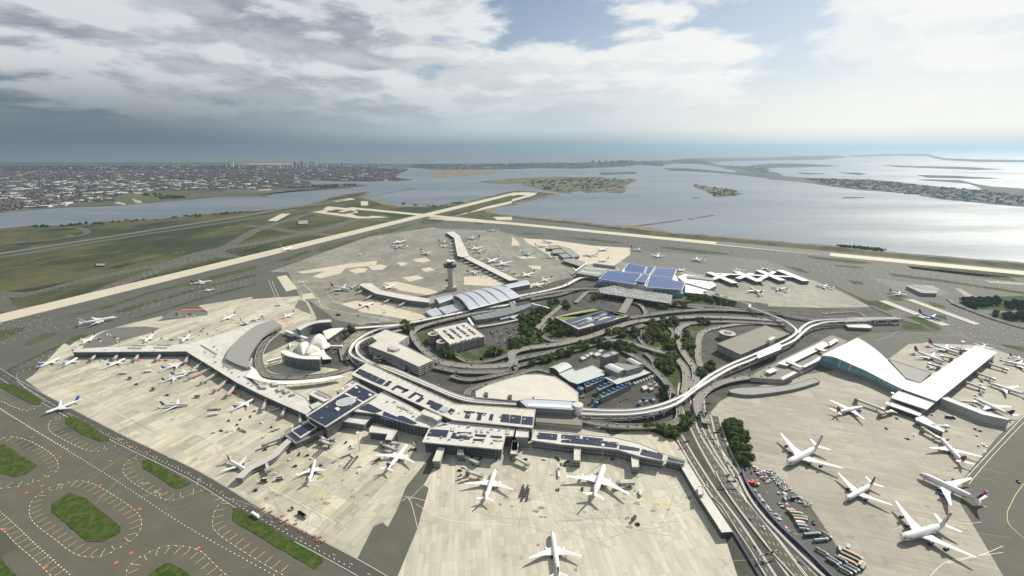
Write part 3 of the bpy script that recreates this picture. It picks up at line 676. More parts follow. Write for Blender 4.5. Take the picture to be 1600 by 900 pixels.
def building(name, label, roof, h, wall='wall_grey', rf='roof_pale', fh=4.5, glassm='glass', z0=0.0, over=1.0, frac=0.5, nunits=0, slab=0.8, rot=0.0, para=True, cat='terminal', group=None, seed=1):
    """a block whose roof outline (ground positions) is known"""
    if area(roof) < 0: roof = roof[::-1]
    c0 = mean(roof); root = empty(name, (c0[0], c0[1], z0)); tag(root, label, cat, group)
    q = rel(roof, c0); H_ = h - z0
    body = shrink(q, over) if over else q
    mb = MB(); mb.prism(body, 0, H_ - slab); mb.build('wall', M[wall], root)
    if fh: bands(root, body, 0, H_ - slab, fh, frac, glassm)
    mb = MB(); mb.prism(q, H_ - slab, H_, bottom=True)
    if para:
        inn = shrink(q, 0.6); n = len(q); o = len(mb.v)
        mb.add([(p[0], p[1], H_ + 0.7) for p in q] + [(p[0], p[1], H_ + 0.7) for p in inn] + [(p[0], p[1], H_) for p in q] + [(p[0], p[1], H_) for p in inn],
               [(k, (k + 1) % n, n + (k + 1) % n, n + k) for k in range(n)] + [(2 * n + k, 2 * n + (k + 1) % n, (k + 1) % n, k) for k in range(n)] + [(n + k, n + (k + 1) % n, 3 * n + (k + 1) % n, 3 * n + k) for k in range(n)])
    mb.build('roof', M[rf], root)
    if nunits: units(root, q, H_, nunits, rot=rot, seed=seed)
    root['c0'] = (c0[0], c0[1]); return root
def on_roof(root, name, m, pts, h, th=0.35, lift=0.05):
    """a flat piece lying on a roof, traced at height h; pts ground positions"""
    l = root.location; mb = MB(); q = [(p[0] - l[0], p[1] - l[1]) for p in pts]
    mb.prism(q, h - l[2] + lift, h - l[2] + lift + th, bottom=True); return mb.build(name, M[m], root)
def garage(name, label, roof, h, levels, m='roof_beige', wallm='concrete', corem='wall_dark', group=None):
    if area(roof) < 0: roof = roof[::-1]
    c0 = mean(roof); root = empty(name, (c0[0], c0[1], 0)); tag(root, label, 'car park', group)
    q = rel(roof, c0)
    mb = MB(); mb.prism(shrink(q, 1.6), 0, h - 0.6); mb.build('core', M[corem], root)  # inset block coloured dark to stand for shade between the open decks
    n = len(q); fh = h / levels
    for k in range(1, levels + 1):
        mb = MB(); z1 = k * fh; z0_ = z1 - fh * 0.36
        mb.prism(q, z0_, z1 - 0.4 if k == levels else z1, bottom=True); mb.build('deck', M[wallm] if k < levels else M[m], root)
        if k == levels:
            inn = shrink(q, 0.35); mb = MB()
            mb.add([(p[0], p[1], z1 + 0.7) for p in q] + [(p[0], p[1], z1 + 0.7) for p in inn] + [(p[0], p[1], z1 - 0.4) for p in q] + [(p[0], p[1], z1 - 0.4) for p in inn],
                   [(i_, (i_ + 1) % n, n + (i_ + 1) % n, n + i_) for i_ in range(n)] + [(2 * n + i_, 2 * n + (i_ + 1) % n, (i_ + 1) % n, i_) for i_ in range(n)] + [(n + i_, n + (i_ + 1) % n, 3 * n + (i_ + 1) % n, 3 * n + i_) for i_ in range(n)])
            mb.build('parapet', M[wallm], root)
    for i_ in range(n):
        a, b_ = q[i_], q[(i_ + 1) % n]
        for x, y, z_, hd in walk([a, b_], 14.0): mb = MB(); mb.box((x, y), (0.8, 0.8, h - 0.5), hd, z0=0); mb.build('column', M[wallm], root)
    return root
def helix(parent_loc, r, h, name, label, turns=6, group=None, hole=0.35):
    root = empty(name, (*parent_loc, 0)); tag(root, label, 'ramp', group)
    mb = MB(); mb.cyl((0, 0), r - 1.5, r - 1.5, 0, h - 1.5, 28); mb.build('core', M['wall_dark'], root)  # dark cylinder, shade between the ramp turns put into its colour
    for k in range(1, turns + 1):
        z1 = h * k / turns; mb = MB(); N = 28; z0_ = z1 - h / turns * 0.4
        ro = [(r * cos(2 * pi * i_ / N), r * sin(2 * pi * i_ / N)) for i_ in range(N)]
        ri = [(r * 0.5 * cos(2 * pi * i_ / N), r * 0.5 * sin(2 * pi * i_ / N)) for i_ in range(N)]
        mb.ring([[(*p, z0_) for p in ri], [(*p, z0_) for p in ro], [(*p, z1) for p in ro], [(p[0] * 0.96, p[1] * 0.96, z1) for p in ro], [(p[0] * 0.96, p[1] * 0.96, z1 - 0.8) for p in ro], [(*p, z1 - 0.8) for p in ri], [(*p, z0_) for p in ri]], closed=True)
        mb.build('ramp_deck', M['concrete'], root)
    mb = MB(); mb.cyl((0, 0), r * hole, r * hole, h - 2, h - 0.6, 20); mb.build('central_well', M['metal_dark'], root)
    return root

# ---- terminal with the curved grey roof, left of centre
P = lambda h, *c: W('P', h, *c)
t5 = building('terminal', 'long pale roofed terminal arm reaching left with a dark grey curved raised roof', W('E', 12, 450, 602, 500, 578, 780, 562, 1180, 548, 1340, 500, 1500, 448) + P(12, 400, 504, 411, 502, 425, 499, 440, 508, 411, 524, 394, 546, 387, 562, 391.7, 574, 381, 588, 400, 603, 434, 599.6, 478, 621, 489, 638.7, 478, 648, 412, 619) + W('E', 12, 1480, 792, 1320, 692, 1163, 597), 12, 'wall_dark', nunits=0, fh=5, seed=3)
on_roof(t5, 'raised_roof', 'roof_grey', smooth(P(18, 352, 560, 356, 550, 365, 537, 380, 523, 400, 509, 426.6, 498.7), 4)[:-1] + P(18, 426.6, 498.7) + smooth(P(18, 440, 508, 411, 523.5, 394, 545, 387, 561, 391, 573), 4) + P(18, 385, 574, 368, 568), 12, 6, 0.0)
for q in [(800, 571, 886, 573, 884, 579, 800, 578), (825, 555, 910, 557, 908, 563, 825, 562), (960, 569, 1046, 571, 1044, 577, 960, 575), (985, 553, 1070, 555, 1068, 561, 985, 559), (1250, 556, 1262, 556, 1360, 612, 1350, 618), (1390, 676, 1420, 672, 1465, 700, 1440, 708)]:
    on_roof(t5, 'skylight', 'roof_grey', W('E', 12.5, *q), 12, 0.9)
for q in [(130, 105, 165, 100, 200, 125, 150, 130), (180, 150, 240, 135, 260, 160, 200, 180), (240, 170, 270, 160, 300, 180, 260, 195), (300, 200, 330, 190, 345, 205, 310, 215), (20, 120, 70, 130, 90, 150, 40, 150)]:
    on_roof(t5, 'roof_unit', 'wall_pale', W('c', 14, *q), 12, 3.5)
# lower concourse strip facing the stands
building('concourse', 'dark fronted narrow concourse with pale flat roof below the left terminal', W('c', 9, 90, 205, 440, 325, 440, 362, 95, 240), 9, 'wall_dark', 'roof_pale', nunits=2, cat='concourse', seed=5)
# sweeping white canopy round the oval plaza
cn = empty('canopy', (*centroid(W('a', 9, 400, 740)), 0)); tag(cn, 'white curved walkway canopy sweeping round the plaza of the shell roofed hall', 'canopy')
can = smooth(W('a', 9, 0, 595, 110, 610, 200, 712, 400, 738, 700, 722, 960, 685, 1012, 700), 5); can2 = smooth(W('a', 9, 1010, 702, 750, 752, 400, 772, 200, 748, 0, 690), 5)
l_ = cn.location; mb = MB(); mb.prism([(p[0] - l_[0], p[1] - l_[1]) for p in can + can2], 8, 9, bottom=True); mb.build('roof', M['roof_white'], cn)
for x, y, z_, hd in walk(offset(can2, -2.5)[::1], 14): mb = MB(); mb.cyl((x - l_[0], y - l_[1]), .4, .4, 0, 8, 6); mb.build('column', M['concrete'], cn)

# ---- shell roofed hall
M['shell'] = mat('shell_concrete', (0.62, 0.60, 0.56), 0.65, var=0.06, vscale=0.05)
c0 = W('a', 12, 655, 335)[0]
tw = empty('shell_hall', (*c0, 0)); tag(tw, 'low white hall under four joined concrete shell vaults with two pointed wings', 'hall')
def shell(poly, hmid, hedge, name='shell_vault', n=7):
    q = smooth(rel(W('a', hmid, *poly), c0), 4, True); cc = centroid(q); mb = MB(); rings = []
    for k in range(n + 1):
        f_ = 1 - k / n * 0.98; zz = hedge + (hmid - hedge) * (1 - f_ ** 2.2)
        rings.append([(cc[0] + (p[0] - cc[0]) * f_, cc[1] + (p[1] - cc[1]) * f_, zz) for p in q])
    mb.ring([[(p[0], p[1], hedge - 1.2) for p in rings[0]]] + rings, closed=True, capb=True)
    mb.build(name, M['shell'], tw, smooth_=True)
shell((525, 385, 535, 350, 580, 320, 645, 308, 652, 335, 640, 375, 600, 428, 550, 418), 21, 11)
shell((662, 305, 700, 260, 770, 228, 815, 255, 832, 312, 760, 330, 660, 338), 22, 11)
shell((655, 348, 700, 355, 765, 382, 700, 410, 605, 432), 19, 10)
shell((690, 344, 760, 322, 840, 322, 872, 348, 830, 375, 775, 388), 18, 10)
mb = MB(); mb.prism(rel(W('a', 0, 560, 425, 610, 380, 700, 330, 810, 320, 850, 370, 700, 470, 600, 460), c0), 0, 11.5); mb.build('glazed_wall', M['glass'], tw)
for q in [(800, 240, 880, 215, 1000, 206, 1010, 215, 940, 262, 850, 322, 828, 310), (650, 482, 800, 405, 832, 470, 892, 520, 800, 525, 782, 490)]:
    mb = MB(); pp = rel(W('a', 9, *q), c0); mb.prism(shrink(pp, 1), 0, 8.2); mb.build('wing_wall', M['wall_dark'], tw)
    mb = MB(); mb.prism(pp, 8.2, 9.2, bottom=True); mb.build('wing_roof', M['shell'], tw)
h1 = building('hotel_wing', 'curved dark glass hotel wing with pale roof behind the shell hall', smooth(W('a', 22, 525, 210, 650, 160, 760, 132, 884, 122), 5) + smooth(W('a', 22, 892, 150, 760, 158, 650, 188, 572, 232), 5), 22, 'glass', 'roof_pale', fh=0, over=0.8, cat='hotel')
h2 = building('hotel_wing', 'curved dark glass hotel wing with pale roof in front of the shell hall', smooth(W('a', 24, 372, 450, 440, 430, 560, 478, 660, 488, 782, 485), 5) + smooth(W('a', 24, 765, 525, 600, 520, 450, 492, 372, 452), 5)[:-1], 24, 'glass', 'roof_white', fh=0, over=0.8, cat='hotel')
def tube(name, label, a, b_, h, wd, ht, m='metal_white', cat='walkway'):
    pa, pb = Vector((*a, 0)), Vector((*b_, 0)); root = empty(name, pa); tag(root, label, cat)
    mb = MB(); mb.bar((0, 0, h), tuple(pb - pa + Vector((0, 0, h))), wd, ht); mb.build('tube', M[m], root)
    d = pb - pa; n = max(1, int(d.length / 18))
    for k in range(n + 1): q = d * ((k + 0.3) / (n + 0.6)); mb = MB(); mb.box((q.x, q.y), (1, 1, h - ht / 2 - 0.02), z0=0); mb.build('leg', M['concrete'], root)
    return root
tube('passage', 'white tubular passage rising behind the left shell vault', *W('a', 8, 430, 240, 640, 312), 7, 5, 4)
tube('passage', 'pale tubular passage from the front hotel wing towards the curved terminal', *W('a', 8, 240, 545, 380, 508), 7, 5, 4)
tube('passage', 'short pale passage on the right side of the shell hall', *W('a', 7, 840, 388, 1000, 388), 6, 4, 3)

# ---- office block with stepped white roof and banded floors
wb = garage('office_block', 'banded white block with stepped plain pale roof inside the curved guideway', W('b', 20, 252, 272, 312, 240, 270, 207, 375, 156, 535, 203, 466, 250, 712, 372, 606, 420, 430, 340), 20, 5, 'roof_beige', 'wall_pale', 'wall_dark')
wb['category'] = 'office block'
on_roof(wb, 'roof_unit', 'wall_pale', W('b', 22, 400, 272, 412, 270, 472, 296, 440, 308, 395, 298), 20, 3.5, 0.05)
helix(W('b', 6, 325, 350)[0], 11, 8, 'round_ramp', 'low round grey ramp beside the stepped white block', 2)
building('annex', 'long low grey annex between stepped block and curved guideway', W('b', 9, 380, 335, 425, 345, 512, 405, 505, 440, 370, 365), 9, 'wall_grey', 'roof_grey', cat='annex')

# ---- car park with the two round ramps
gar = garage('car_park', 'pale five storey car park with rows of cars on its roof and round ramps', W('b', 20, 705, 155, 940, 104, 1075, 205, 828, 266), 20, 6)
helix(W('b', 18, 707, 190)[0], 12, 20, 'round_ramp', 'taller rear one of two banded round car ramps', 6)
helix(W('b', 16, 768, 243)[0], 12, 18, 'round_ramp', 'front one of two banded round car ramps', 6)

# ---- the big terminal at the bottom centre
bar = building('terminal', 'long bent headhouse with white roof, dark solar squares and a fringe of thin masts', P(22, 547.6, 585, 573.3, 566.7, 711.5, 631.2, 837, 639.7, 833, 669, 707.7, 656.7), 22, 'wall_grey', 'roof_beige', fh=5, frac=0.6, over=2)
def quadrow(root, tile, h, rows, m='solar', th=0.35, name='solar_array'):
    for q in rows: on_roof(root, name, m, W(tile, h, *q), h - 0.35, th)
units(bar, [(x - bar.location[0], y - bar.location[1]) for x, y in P(22, 590, 592, 705, 641, 830, 652, 832, 660, 706, 651, 575, 592)], 22, 24, 'wall_pale', (2, 5), (.8, 2), .3, 9)
quadrow(bar, 'b', 22.5, [(158, 460, 190, 432, 238, 452, 206, 482), (202, 484, 240, 454, 288, 475, 250, 505), (250, 507, 290, 477, 330, 496, 295, 526), (296, 528, 334, 498, 374, 516, 342, 546),
     (352, 550, 395, 516, 418, 524, 385, 556), (410, 575, 440, 552, 455, 558, 425, 585), (440, 560, 455, 545, 500, 566, 535, 585, 520, 592), (478, 598, 520, 572, 540, 582, 500, 600),
     (525, 635, 570, 600, 590, 610, 545, 640), (570, 600, 580, 595, 640, 622, 630, 632), (580, 660, 620, 630, 645, 640, 605, 668), (655, 678, 680, 650, 720, 665, 695, 690), (680, 700, 722, 668, 778, 690, 735, 728), (808, 735, 830, 708, 862, 725, 835, 752)])
quadrow(bar, 'd', 22.5, [(660, 220, 755, 228, 750, 240, 660, 232), (680, 235, 718, 238, 705, 285, 665, 280), (765, 232, 850, 240, 848, 250, 765, 243), (780, 245, 812, 248, 800, 300, 765, 296), (880, 248, 908, 250, 895, 300, 865, 296),
     (975, 248, 1040, 252, 1032, 318, 962, 310), (1048, 253, 1138, 262, 1128, 328, 1035, 320), (1145, 266, 1235, 272, 1228, 338, 1135, 330)])
def disc_on(root, tile, h, c, r, m1='wall_pale', m2='glass_clear', ex=1.0, rot=0.0):
    p = W(tile, h, *c)[0]; l = root.location; x, y = p[0] - l[0], p[1] - l[1]
    for k, (rr, z_, mm, nm) in enumerate([(r, 1.2, m1, 'skylight_curb'), (r * 0.8, 1.6, m2, 'skylight')]):
        mb = MB(); N = 28; ca, sa = cos(rot), sin(rot)
        mb.prism([(x + ca * rr * ex * cos(2 * pi * i_ / N) - sa * rr * sin(2 * pi * i_ / N), y + sa * rr * ex * cos(2 * pi * i_ / N) + ca * rr * sin(2 * pi * i_ / N)) for i_ in range(N)], h - l[2] + .05, h - l[2] + z_)
        mb.build(nm, M[mm], root)
disc_on(bar, 'b', 22, (785, 722), 7)
mastp = smooth(P(22, 573.3, 567.5, 711.5, 632.2, 836, 640.5), 1)
for x, y, z_, hd in walk(offset(mastp, -3), 13):
    mb = MB(); mb.cyl((0, 0), .22, .15, 0, 9, 5); mb.bar((0, 0, 9), (1.5, -3, 9.4), .2, .2); o = mb.build('mast', M['metal_dark'], bar); l_ = bar.location; o.location = (x - l_[0], y - l_[1], 22)
sol = building('terminal', 'square black solar roof with an oval skylight on the front terminal', W('c', 22, 437, 393, 890, 98, 1076, 203, 612, 492), 22, 'wall_dark', 'roof_pale', fh=5, over=2.5, frac=.6)
on_roof(sol, 'solar_array', 'solar', W('c', 22.5, 455, 394, 770, 195, 930, 272, 612, 478), 22, .4)
on_roof(sol, 'solar_array', 'solar', W('c', 22.5, 790, 182, 888, 118, 1050, 200, 945, 262), 22, .4)
disc_on(sol, 'c', 22.5, (790, 272), 12, 'roof_pale', 'glass_clear', 1.25, radians(25))
for q in [(690, 325, 720, 315, 740, 330, 715, 345), (860, 140, 880, 132, 897, 142, 880, 150), (985, 205, 1005, 195, 1020, 205, 1000, 215), (860, 225, 880, 222, 885, 235, 866, 240)]: on_roof(sol, 'roof_unit', 'roof_white', W('c', 24, *q), 22, 2)
mid = building('terminal', 'pale central roof with two sawtooth solar fields joining the headhouse', P(18, 560, 638.7, 591, 616.4, 600, 611, 681, 656.7, 702, 664, 670, 669, 640, 663.6, 586.7, 646.7, 553, 643), 18, 'glass', 'roof_pale', fh=0, over=2, nunits=0)
quadrow(mid, 'c', 18.5, [(895, 328, 985, 282, 1112, 345, 1050, 368)])
quadrow(mid, 'd', 18.5, [(-25, 290, 0, 225, 110, 272, 120, 262, 155, 262, 275, 322, 235, 340)])
for q in [(105, 180, 120, 172, 215, 215, 200, 222), (215, 235, 235, 225, 250, 233, 230, 245), (140, 200, 160, 195, 175, 203, 155, 210)]: on_roof(mid, 'roof_unit', 'wall_pale', W('d', 19, *q), 18, 1.2)
building('plant_room', 'two stepped pale plant boxes where the headhouse bends', W('d', 25, 300, 235, 335, 210, 475, 265, 480, 285, 440, 305, 400, 280, 310, 250), 25, 'wall_pale', 'roof_pale', fh=0, cat='plant room')
pc = building('terminal', 'deep pale roofed pier block with small solar fields above four boarding bridges', W('d', 18, 375, 365, 560, 312, 1082, 372, 1068, 435, 1005, 432, 980, 545, 315, 482), 18, 'wall_dark', 'roof_pale', fh=6, over=3, frac=.55)
quadrow(pc, 'd', 18.5, [(385, 372, 538, 382, 515, 440, 355, 428), (570, 402, 600, 404, 590, 450, 550, 446), (610, 395, 728, 400, 720, 412, 600, 408), (600, 430, 712, 440, 705, 460, 590, 452), (755, 412, 848, 420, 842, 438, 750, 430), (885, 425, 978, 432, 972, 448, 880, 440), (740, 452, 832, 455, 828, 472, 735, 466)])
for q in [(630, 408, 700, 410, 695, 428, 625, 425), (560, 355, 590, 358, 580, 392, 550, 388), (765, 362, 785, 364, 775, 395, 755, 392), (810, 365, 830, 368, 820, 400, 800, 396), (860, 375, 880, 376, 872, 400, 852, 398), (1015, 385, 1045, 388, 1035, 415, 1005, 410), (910, 450, 950, 455, 945, 470, 905, 465)]: on_roof(pc, 'roof_unit', 'wall_pale', W('d', 19, *q), 18, 1.4)
wl = building('terminal', 'small dark solar roof on the front terminal above its left stands', W('c', 13, 305, 520, 455, 440, 545, 490, 390, 590), 13, 'wall_grey', 'roof_pale', fh=5, over=1)
on_roof(wl, 'solar_array', 'solar', W('c', 13.5, 325, 520, 455, 452, 520, 490, 390, 570), 13, .35)
building('concourse', 'grey block with sloping edge beneath the small solar roof', W('c', 9, 250, 530, 300, 500, 420, 590, 620, 500, 628, 520, 350, 640, 250, 570), 9, 'wall_grey', 'wall_grey', fh=4, cat='concourse')
for k, (q, lb) in enumerate([(((455, 200, 520, 160, 680, 232, 600, 272), 15), 'pale roof with long slots beside the black solar roof'), (((470, 300, 560, 262, 600, 280, 500, 335), 13), 'low pale roof left of the black solar square'), (((700, 170, 870, 75, 905, 95, 735, 190), 17), 'narrow pale roof along the upper edge of the solar square')]):
    bb = building('terminal_wing', lb, W('c', q[1], *q[0]), q[1], 'wall_grey', 'roof_pale', fh=4, cat='terminal wing')
    if k == 0:
        for z_ in [(510, 190, 530, 180, 640, 232, 625, 240), (545, 175, 560, 168, 668, 218, 655, 225)]: on_roof(bb, 'skylight', 'roof_grey', W('c', 15.5, *z_), 15, .8)
    if k == 2:
        for z_ in [(715, 172, 745, 155, 760, 165, 730, 182), (775, 140, 805, 122, 820, 130, 790, 148), (835, 105, 865, 88, 880, 96, 850, 112)]: on_roof(bb, 'skylight', 'roof_grey', W('c', 17.5, *z_), 17, .6)
building('terminal_wing', 'pale L shaped stand building under the central solar roof', W('d', 12, -120, 370, -100, 345, 110, 385, 60, 465, 10, 460, 30, 415, -120, 400), 12, 'wall_dark', 'roof_pale', fh=5, cat='terminal wing')
building('terminal_wing', 'open framed terrace block between solar roof and stands', W('c', 11, 750, 440, 850, 365, 1045, 380, 950, 470), 11, 'wall_grey', 'roof_pale', fh=4.5, cat='terminal wing')
pd = building('concourse', 'long pale concourse with five solar fields bending towards the road', W('K', 14, 145, 290, 640, 335, 800, 372, 965, 442, 950, 482, 800, 455, 660, 412, 300, 378, 120, 352), 14, 'wall_grey', 'roof_pale', fh=5, over=2, frac=.5, cat='concourse')
quadrow(pd, 'K', 14.5, [(165, 303, 285, 313, 280, 350, 158, 340), (310, 315, 425, 322, 422, 345, 308, 338), (445, 328, 570, 340, 565, 352, 442, 342), (310, 350, 425, 342, 660, 365, 655, 398, 540, 385, 305, 362), (672, 380, 800, 402, 796, 418, 670, 405), (815, 405, 945, 440, 940, 472, 800, 440)])
building('plant_room', 'stepped pale plant box on the end of the concourse link', W('K', 18, 28, 285, 105, 280, 105, 335, 20, 332), 18, 'wall_grey', 'roof_pale', fh=0, cat='plant room')
pe = building('concourse', 'short solar topped corner where the concourse meets the ramp', W('K', 12, 968, 442, 1088, 478, 1078, 503, 962, 480), 12, 'wall_grey', 'roof_pale', fh=4, cat='concourse')
quadrow(pe, 'K', 12.5, [(975, 453, 1082, 483, 1075, 498, 970, 478)])
def corridor(name, label, pts, h0, h1, wd, wallm='wall_grey', rf='roof_pale', cat='concourse', legs=True, fins=0):
    """long raised passage following a line"""
    c0 = centroid(pts); root = empty(name, (*c0, 0)); tag(root, label, cat)
    q = rel(pts, c0); Lf = offset(q, wd / 2); Rt = offset(q, -wd / 2); poly = Lf + Rt[::-1]
    mb = MB(); mb.prism(poly, h0, h1 - .6, bottom=True); mb.build('wall', M[wallm], root)
    L2 = offset(q, wd / 2 + .6) + offset(q, -wd / 2 - .6)[::-1]
    mb = MB(); mb.prism(L2, h1 - .6, h1, bottom=True); mb.build('roof', M[rf], root)
    mb = MB(); hb = (h1 - h0) * .35
    for s_ in (1, -1):
        o_ = offset(q, s_ * (wd / 2 + .1)); mb.ring([[(p[0], p[1], h0 + hb) for p in o_], [(p[0], p[1], h0 + hb * 1.9) for p in o_]])
    mb.build('window_band', M['glass'], root)
    if legs and h0 > 1:
        for x, y, z_, hd in walk(q, 16, 4): mb = MB(); mb.box((x, y), (1.2, wd * .6, h0), hd, z0=0); mb.build('leg', M['concrete'], root)
    return root
corridor('concourse', 'straight narrow concourse running down beside the expressway', W('K', 9, 1075, 500, 1130, 590, 1190, 690, 1310, 870, 1345, 925), 0, 9, 11, 'wall_dark')
building('roof_house', 'grey box on the narrow concourse beside the expressway', W('K', 12, 1160, 640, 1195, 640, 1200, 690, 1165, 695), 12, 'wall_grey', 'roof_pale', fh=0, z0=9, cat='roof house')
corridor('concourse', 'curving grey corridor ending above the parked jet at left', smooth(W('c', 9, 300, 600, 230, 660, 160, 735, 60, 795, -60, 855) + W('I', 9, 1120, 440), 4), 3, 9, 9, 'wall_grey', 'wall_pale')

clutter(mid, 'd', 18, (-20, 150, 60, 110, 400, 290, 330, 350, 100, 260), 34, 2)
clutter(pc, 'd', 18, (330, 380, 1010, 440, 980, 530, 330, 470), 22, 3); clutter(pc, 'd', 18, (540, 318, 1075, 370, 1065, 425, 540, 360), 20, 4); clutter(pd, 'K', 14, (145, 300, 640, 345, 950, 455, 640, 410, 130, 350), 24, 5)
clutter(t5, 'P', 12, (300, 545, 345, 535, 350, 565, 390, 600, 440, 615, 470, 640, 400, 608, 340, 575), 30, 6); clutter(sol, 'c', 22, (600, 160, 890, 110, 1060, 205, 620, 480, 500, 400), 10, 7)
# ---- boarding bridges
def bridge(a, b_, label, h=6.5, wd=3.4, cab=True, m='wall_pale', group='boarding bridges at the stands'):
    pa, pb = Vector((*a, 0)), Vector((*b_, 0)); root = empty('boarding_bridge', pa); tag(root, label, 'boarding bridge', group); d = pb - pa; hd = atan2(d.y, d.x)
    mb = MB(); mb.bar((0, 0, h), tuple(d + Vector((0, 0, h - 1.2))), wd, 3.0); mb.build('tunnel', M[m], root)
    mb = MB(); mb.cyl((0, 0), 2.8, 2.8, 0.2, h + 1.8, 12); mb.build('rotunda', M['wall_grey'], root)
    if cab:
        e_ = d * 0.99; mb = MB(); mb.box((e_.x, e_.y), (4.5, 4.6, 3.6), hd, z0=h - 3.1); mb.build('cab', M['metal_grey'], root)
        e_ = d * 0.8; mb = MB(); mb.box((e_.x, e_.y), (1, 5, 1.0), hd, z0=0.2)
        for s_ in (1, -1): mb.bar((e_.x - sin(hd) * 2 * s_, e_.y + cos(hd) * 2 * s_, 0.6), (e_.x - sin(hd) * 2 * s_, e_.y + cos(hd) * 2 * s_, h - 2), .5, .5)
        mb.build('wheel_frame', M['metal_dark'], root)
    return root
for (tl, a, b_, lb) in [('E', (620, 602), (570, 648), 'first boarding bridge from the left tip of the long terminal arm'), ('E', (755, 602), (712, 646), 'second boarding bridge from the left tip of the terminal arm'), ('E', (880, 605), (842, 650), 'third boarding bridge from the left tip of the terminal arm'), ('E', (1015, 605), (980, 650), 'fourth boarding bridge from the left tip of the terminal arm'),
        ('E', (1185, 625), (1155, 665), 'boarding bridge at the inner corner of the terminal arm'), ('E', (1270, 670), (1200, 712), 'first boarding bridge along the slanting terminal front'), ('E', (1320, 705), (1180, 762), 'long boarding bridge reaching a red marked stand'), ('E', (1360, 735), (1260, 790), 'boarding bridge above a red painted stand box'), ('E', (1420, 780), (1345, 840), 'boarding bridge beside the second red painted box'), ('E', (1475, 815), (1420, 870), 'boarding bridge beside the third red painted box'),
        ('c', (100, 240), (60, 335), 'pale boarding bridge beside the red stand square'), ('c', (272, 300), (230, 390), 'pale boarding bridge with yellow tug near it'), ('c', (385, 350), (390, 455), 'upright pale boarding bridge by the small solar roof'), ('c', (240, 590), (60, 650), 'long low boarding bridge left of the small solar roof'), ('c', (530, 545), (610, 610), 'boarding bridge right of the small solar roof'), ('c', (570, 620), (660, 645), 'grey boarding bridge over cart rows'),
        ('d', (620, 585), (770, 655), 'dark boarding bridge under the pier block'), ('d', (1075, 610), (1190, 665), 'boarding bridge below the second fixed link'), ('d', (690, 730), (805, 760), 'boarding bridge lying free near white fuel trucks'), ('d', (25, 490), (120, 497), 'short boarding bridge under the L shaped block'), ('d', (-20, 500), (95, 545), 'boarding bridge touching the jet with dark blue tail'), ('K', (665, 625), (755, 618), 'boarding bridge beside the tip of the four engine white jet'), ('c', (90, 810), (110, 875), 'boarding bridge hanging from the curving corridor')]:
    bridge(*W(tl, 5, *a, *b_), lb)
for tl, q, h, lb in [('d', (447, 525, 503, 532, 462, 640, 400, 638), 12, 'tall fixed link block dropping left of the pier'), ('d', (608, 530, 658, 532, 660, 585, 606, 583), 11, 'small square link block under the pier block'), ('d', (1060, 475, 1115, 478, 1100, 580, 1045, 578), 11, 'tall fixed link block right of the pier'), ('K', (388, 398, 430, 400, 428, 480, 386, 478), 11, 'first slim link block under the long concourse'), ('K', (742, 430, 790, 432, 795, 520, 750, 520), 11, 'second slim link block under the long concourse'), ('K', (0, 355, 38, 358, 36, 420, -6, 418), 11, 'slim link block at the left end of the long concourse')]:
    building('link_block', lb, W(tl, h, *q), h, 'wall_grey', 'roof_beige', fh=4, over=.3, z0=0, cat='link block', group='fixed links to the stands')

# ---- station and big beige hall
hall = building('hall', 'huge plain beige flat roofed hall behind the glazed train station', P(16, 743, 611, 762, 602, 790, 593, 820, 585, 845, 585, 867.5, 588.7, 886, 600, 903.7, 613.7, 903.7, 627.5, 825, 623.7, 808, 626.5, 743.6, 620.8), 16, 'wall_grey', 'roof_beige', fh=0, over=1, cat='hall')
for q in [(832, 68, 860, 72, 858, 105, 830, 100), (1030, 90, 1058, 92, 1056, 125, 1028, 122), (1228, 108, 1242, 108, 1242, 122, 1228, 120)]: on_roof(hall, 'roof_unit', 'metal_dark', W('d', 18, *q), 16, 2.5)
st = building('train_station', 'glazed silver train station below the beige hall', W('K', 19, 50, 108, 95, 92, 380, 108, 385, 162, 90, 145), 19, 'glass_clear', 'metal_silver', fh=4, cat='station', z0=9)
on_roof(st, 'skylight', 'roof_white', W('K', 19.5, 100, 120, 370, 134, 370, 150, 100, 138), 19, .6)
mb = MB(); p = W('K', 22, 413, 128)[0]; root = empty('station_drum', (*p, 0)); tag(root, 'round white drum at the end of the glazed train station', 'stair tower')
mb.cyl((0, 0), 7.6, 7.6, 0, 21, 28); mb.build('wall', M['metal_white'], root); mb = MB(); mb.cyl((0, 0), 8, 8, 21, 22, 28); mb.build('roof', M['roof_beige'], root)
building('bus_deck', 'flat grey deck in front of the glazed train station', W('K', 8, 152, 172, 440, 205, 440, 262, 148, 238), 8, 'concrete', 'deck_pale', fh=0, over=.5, cat='deck')

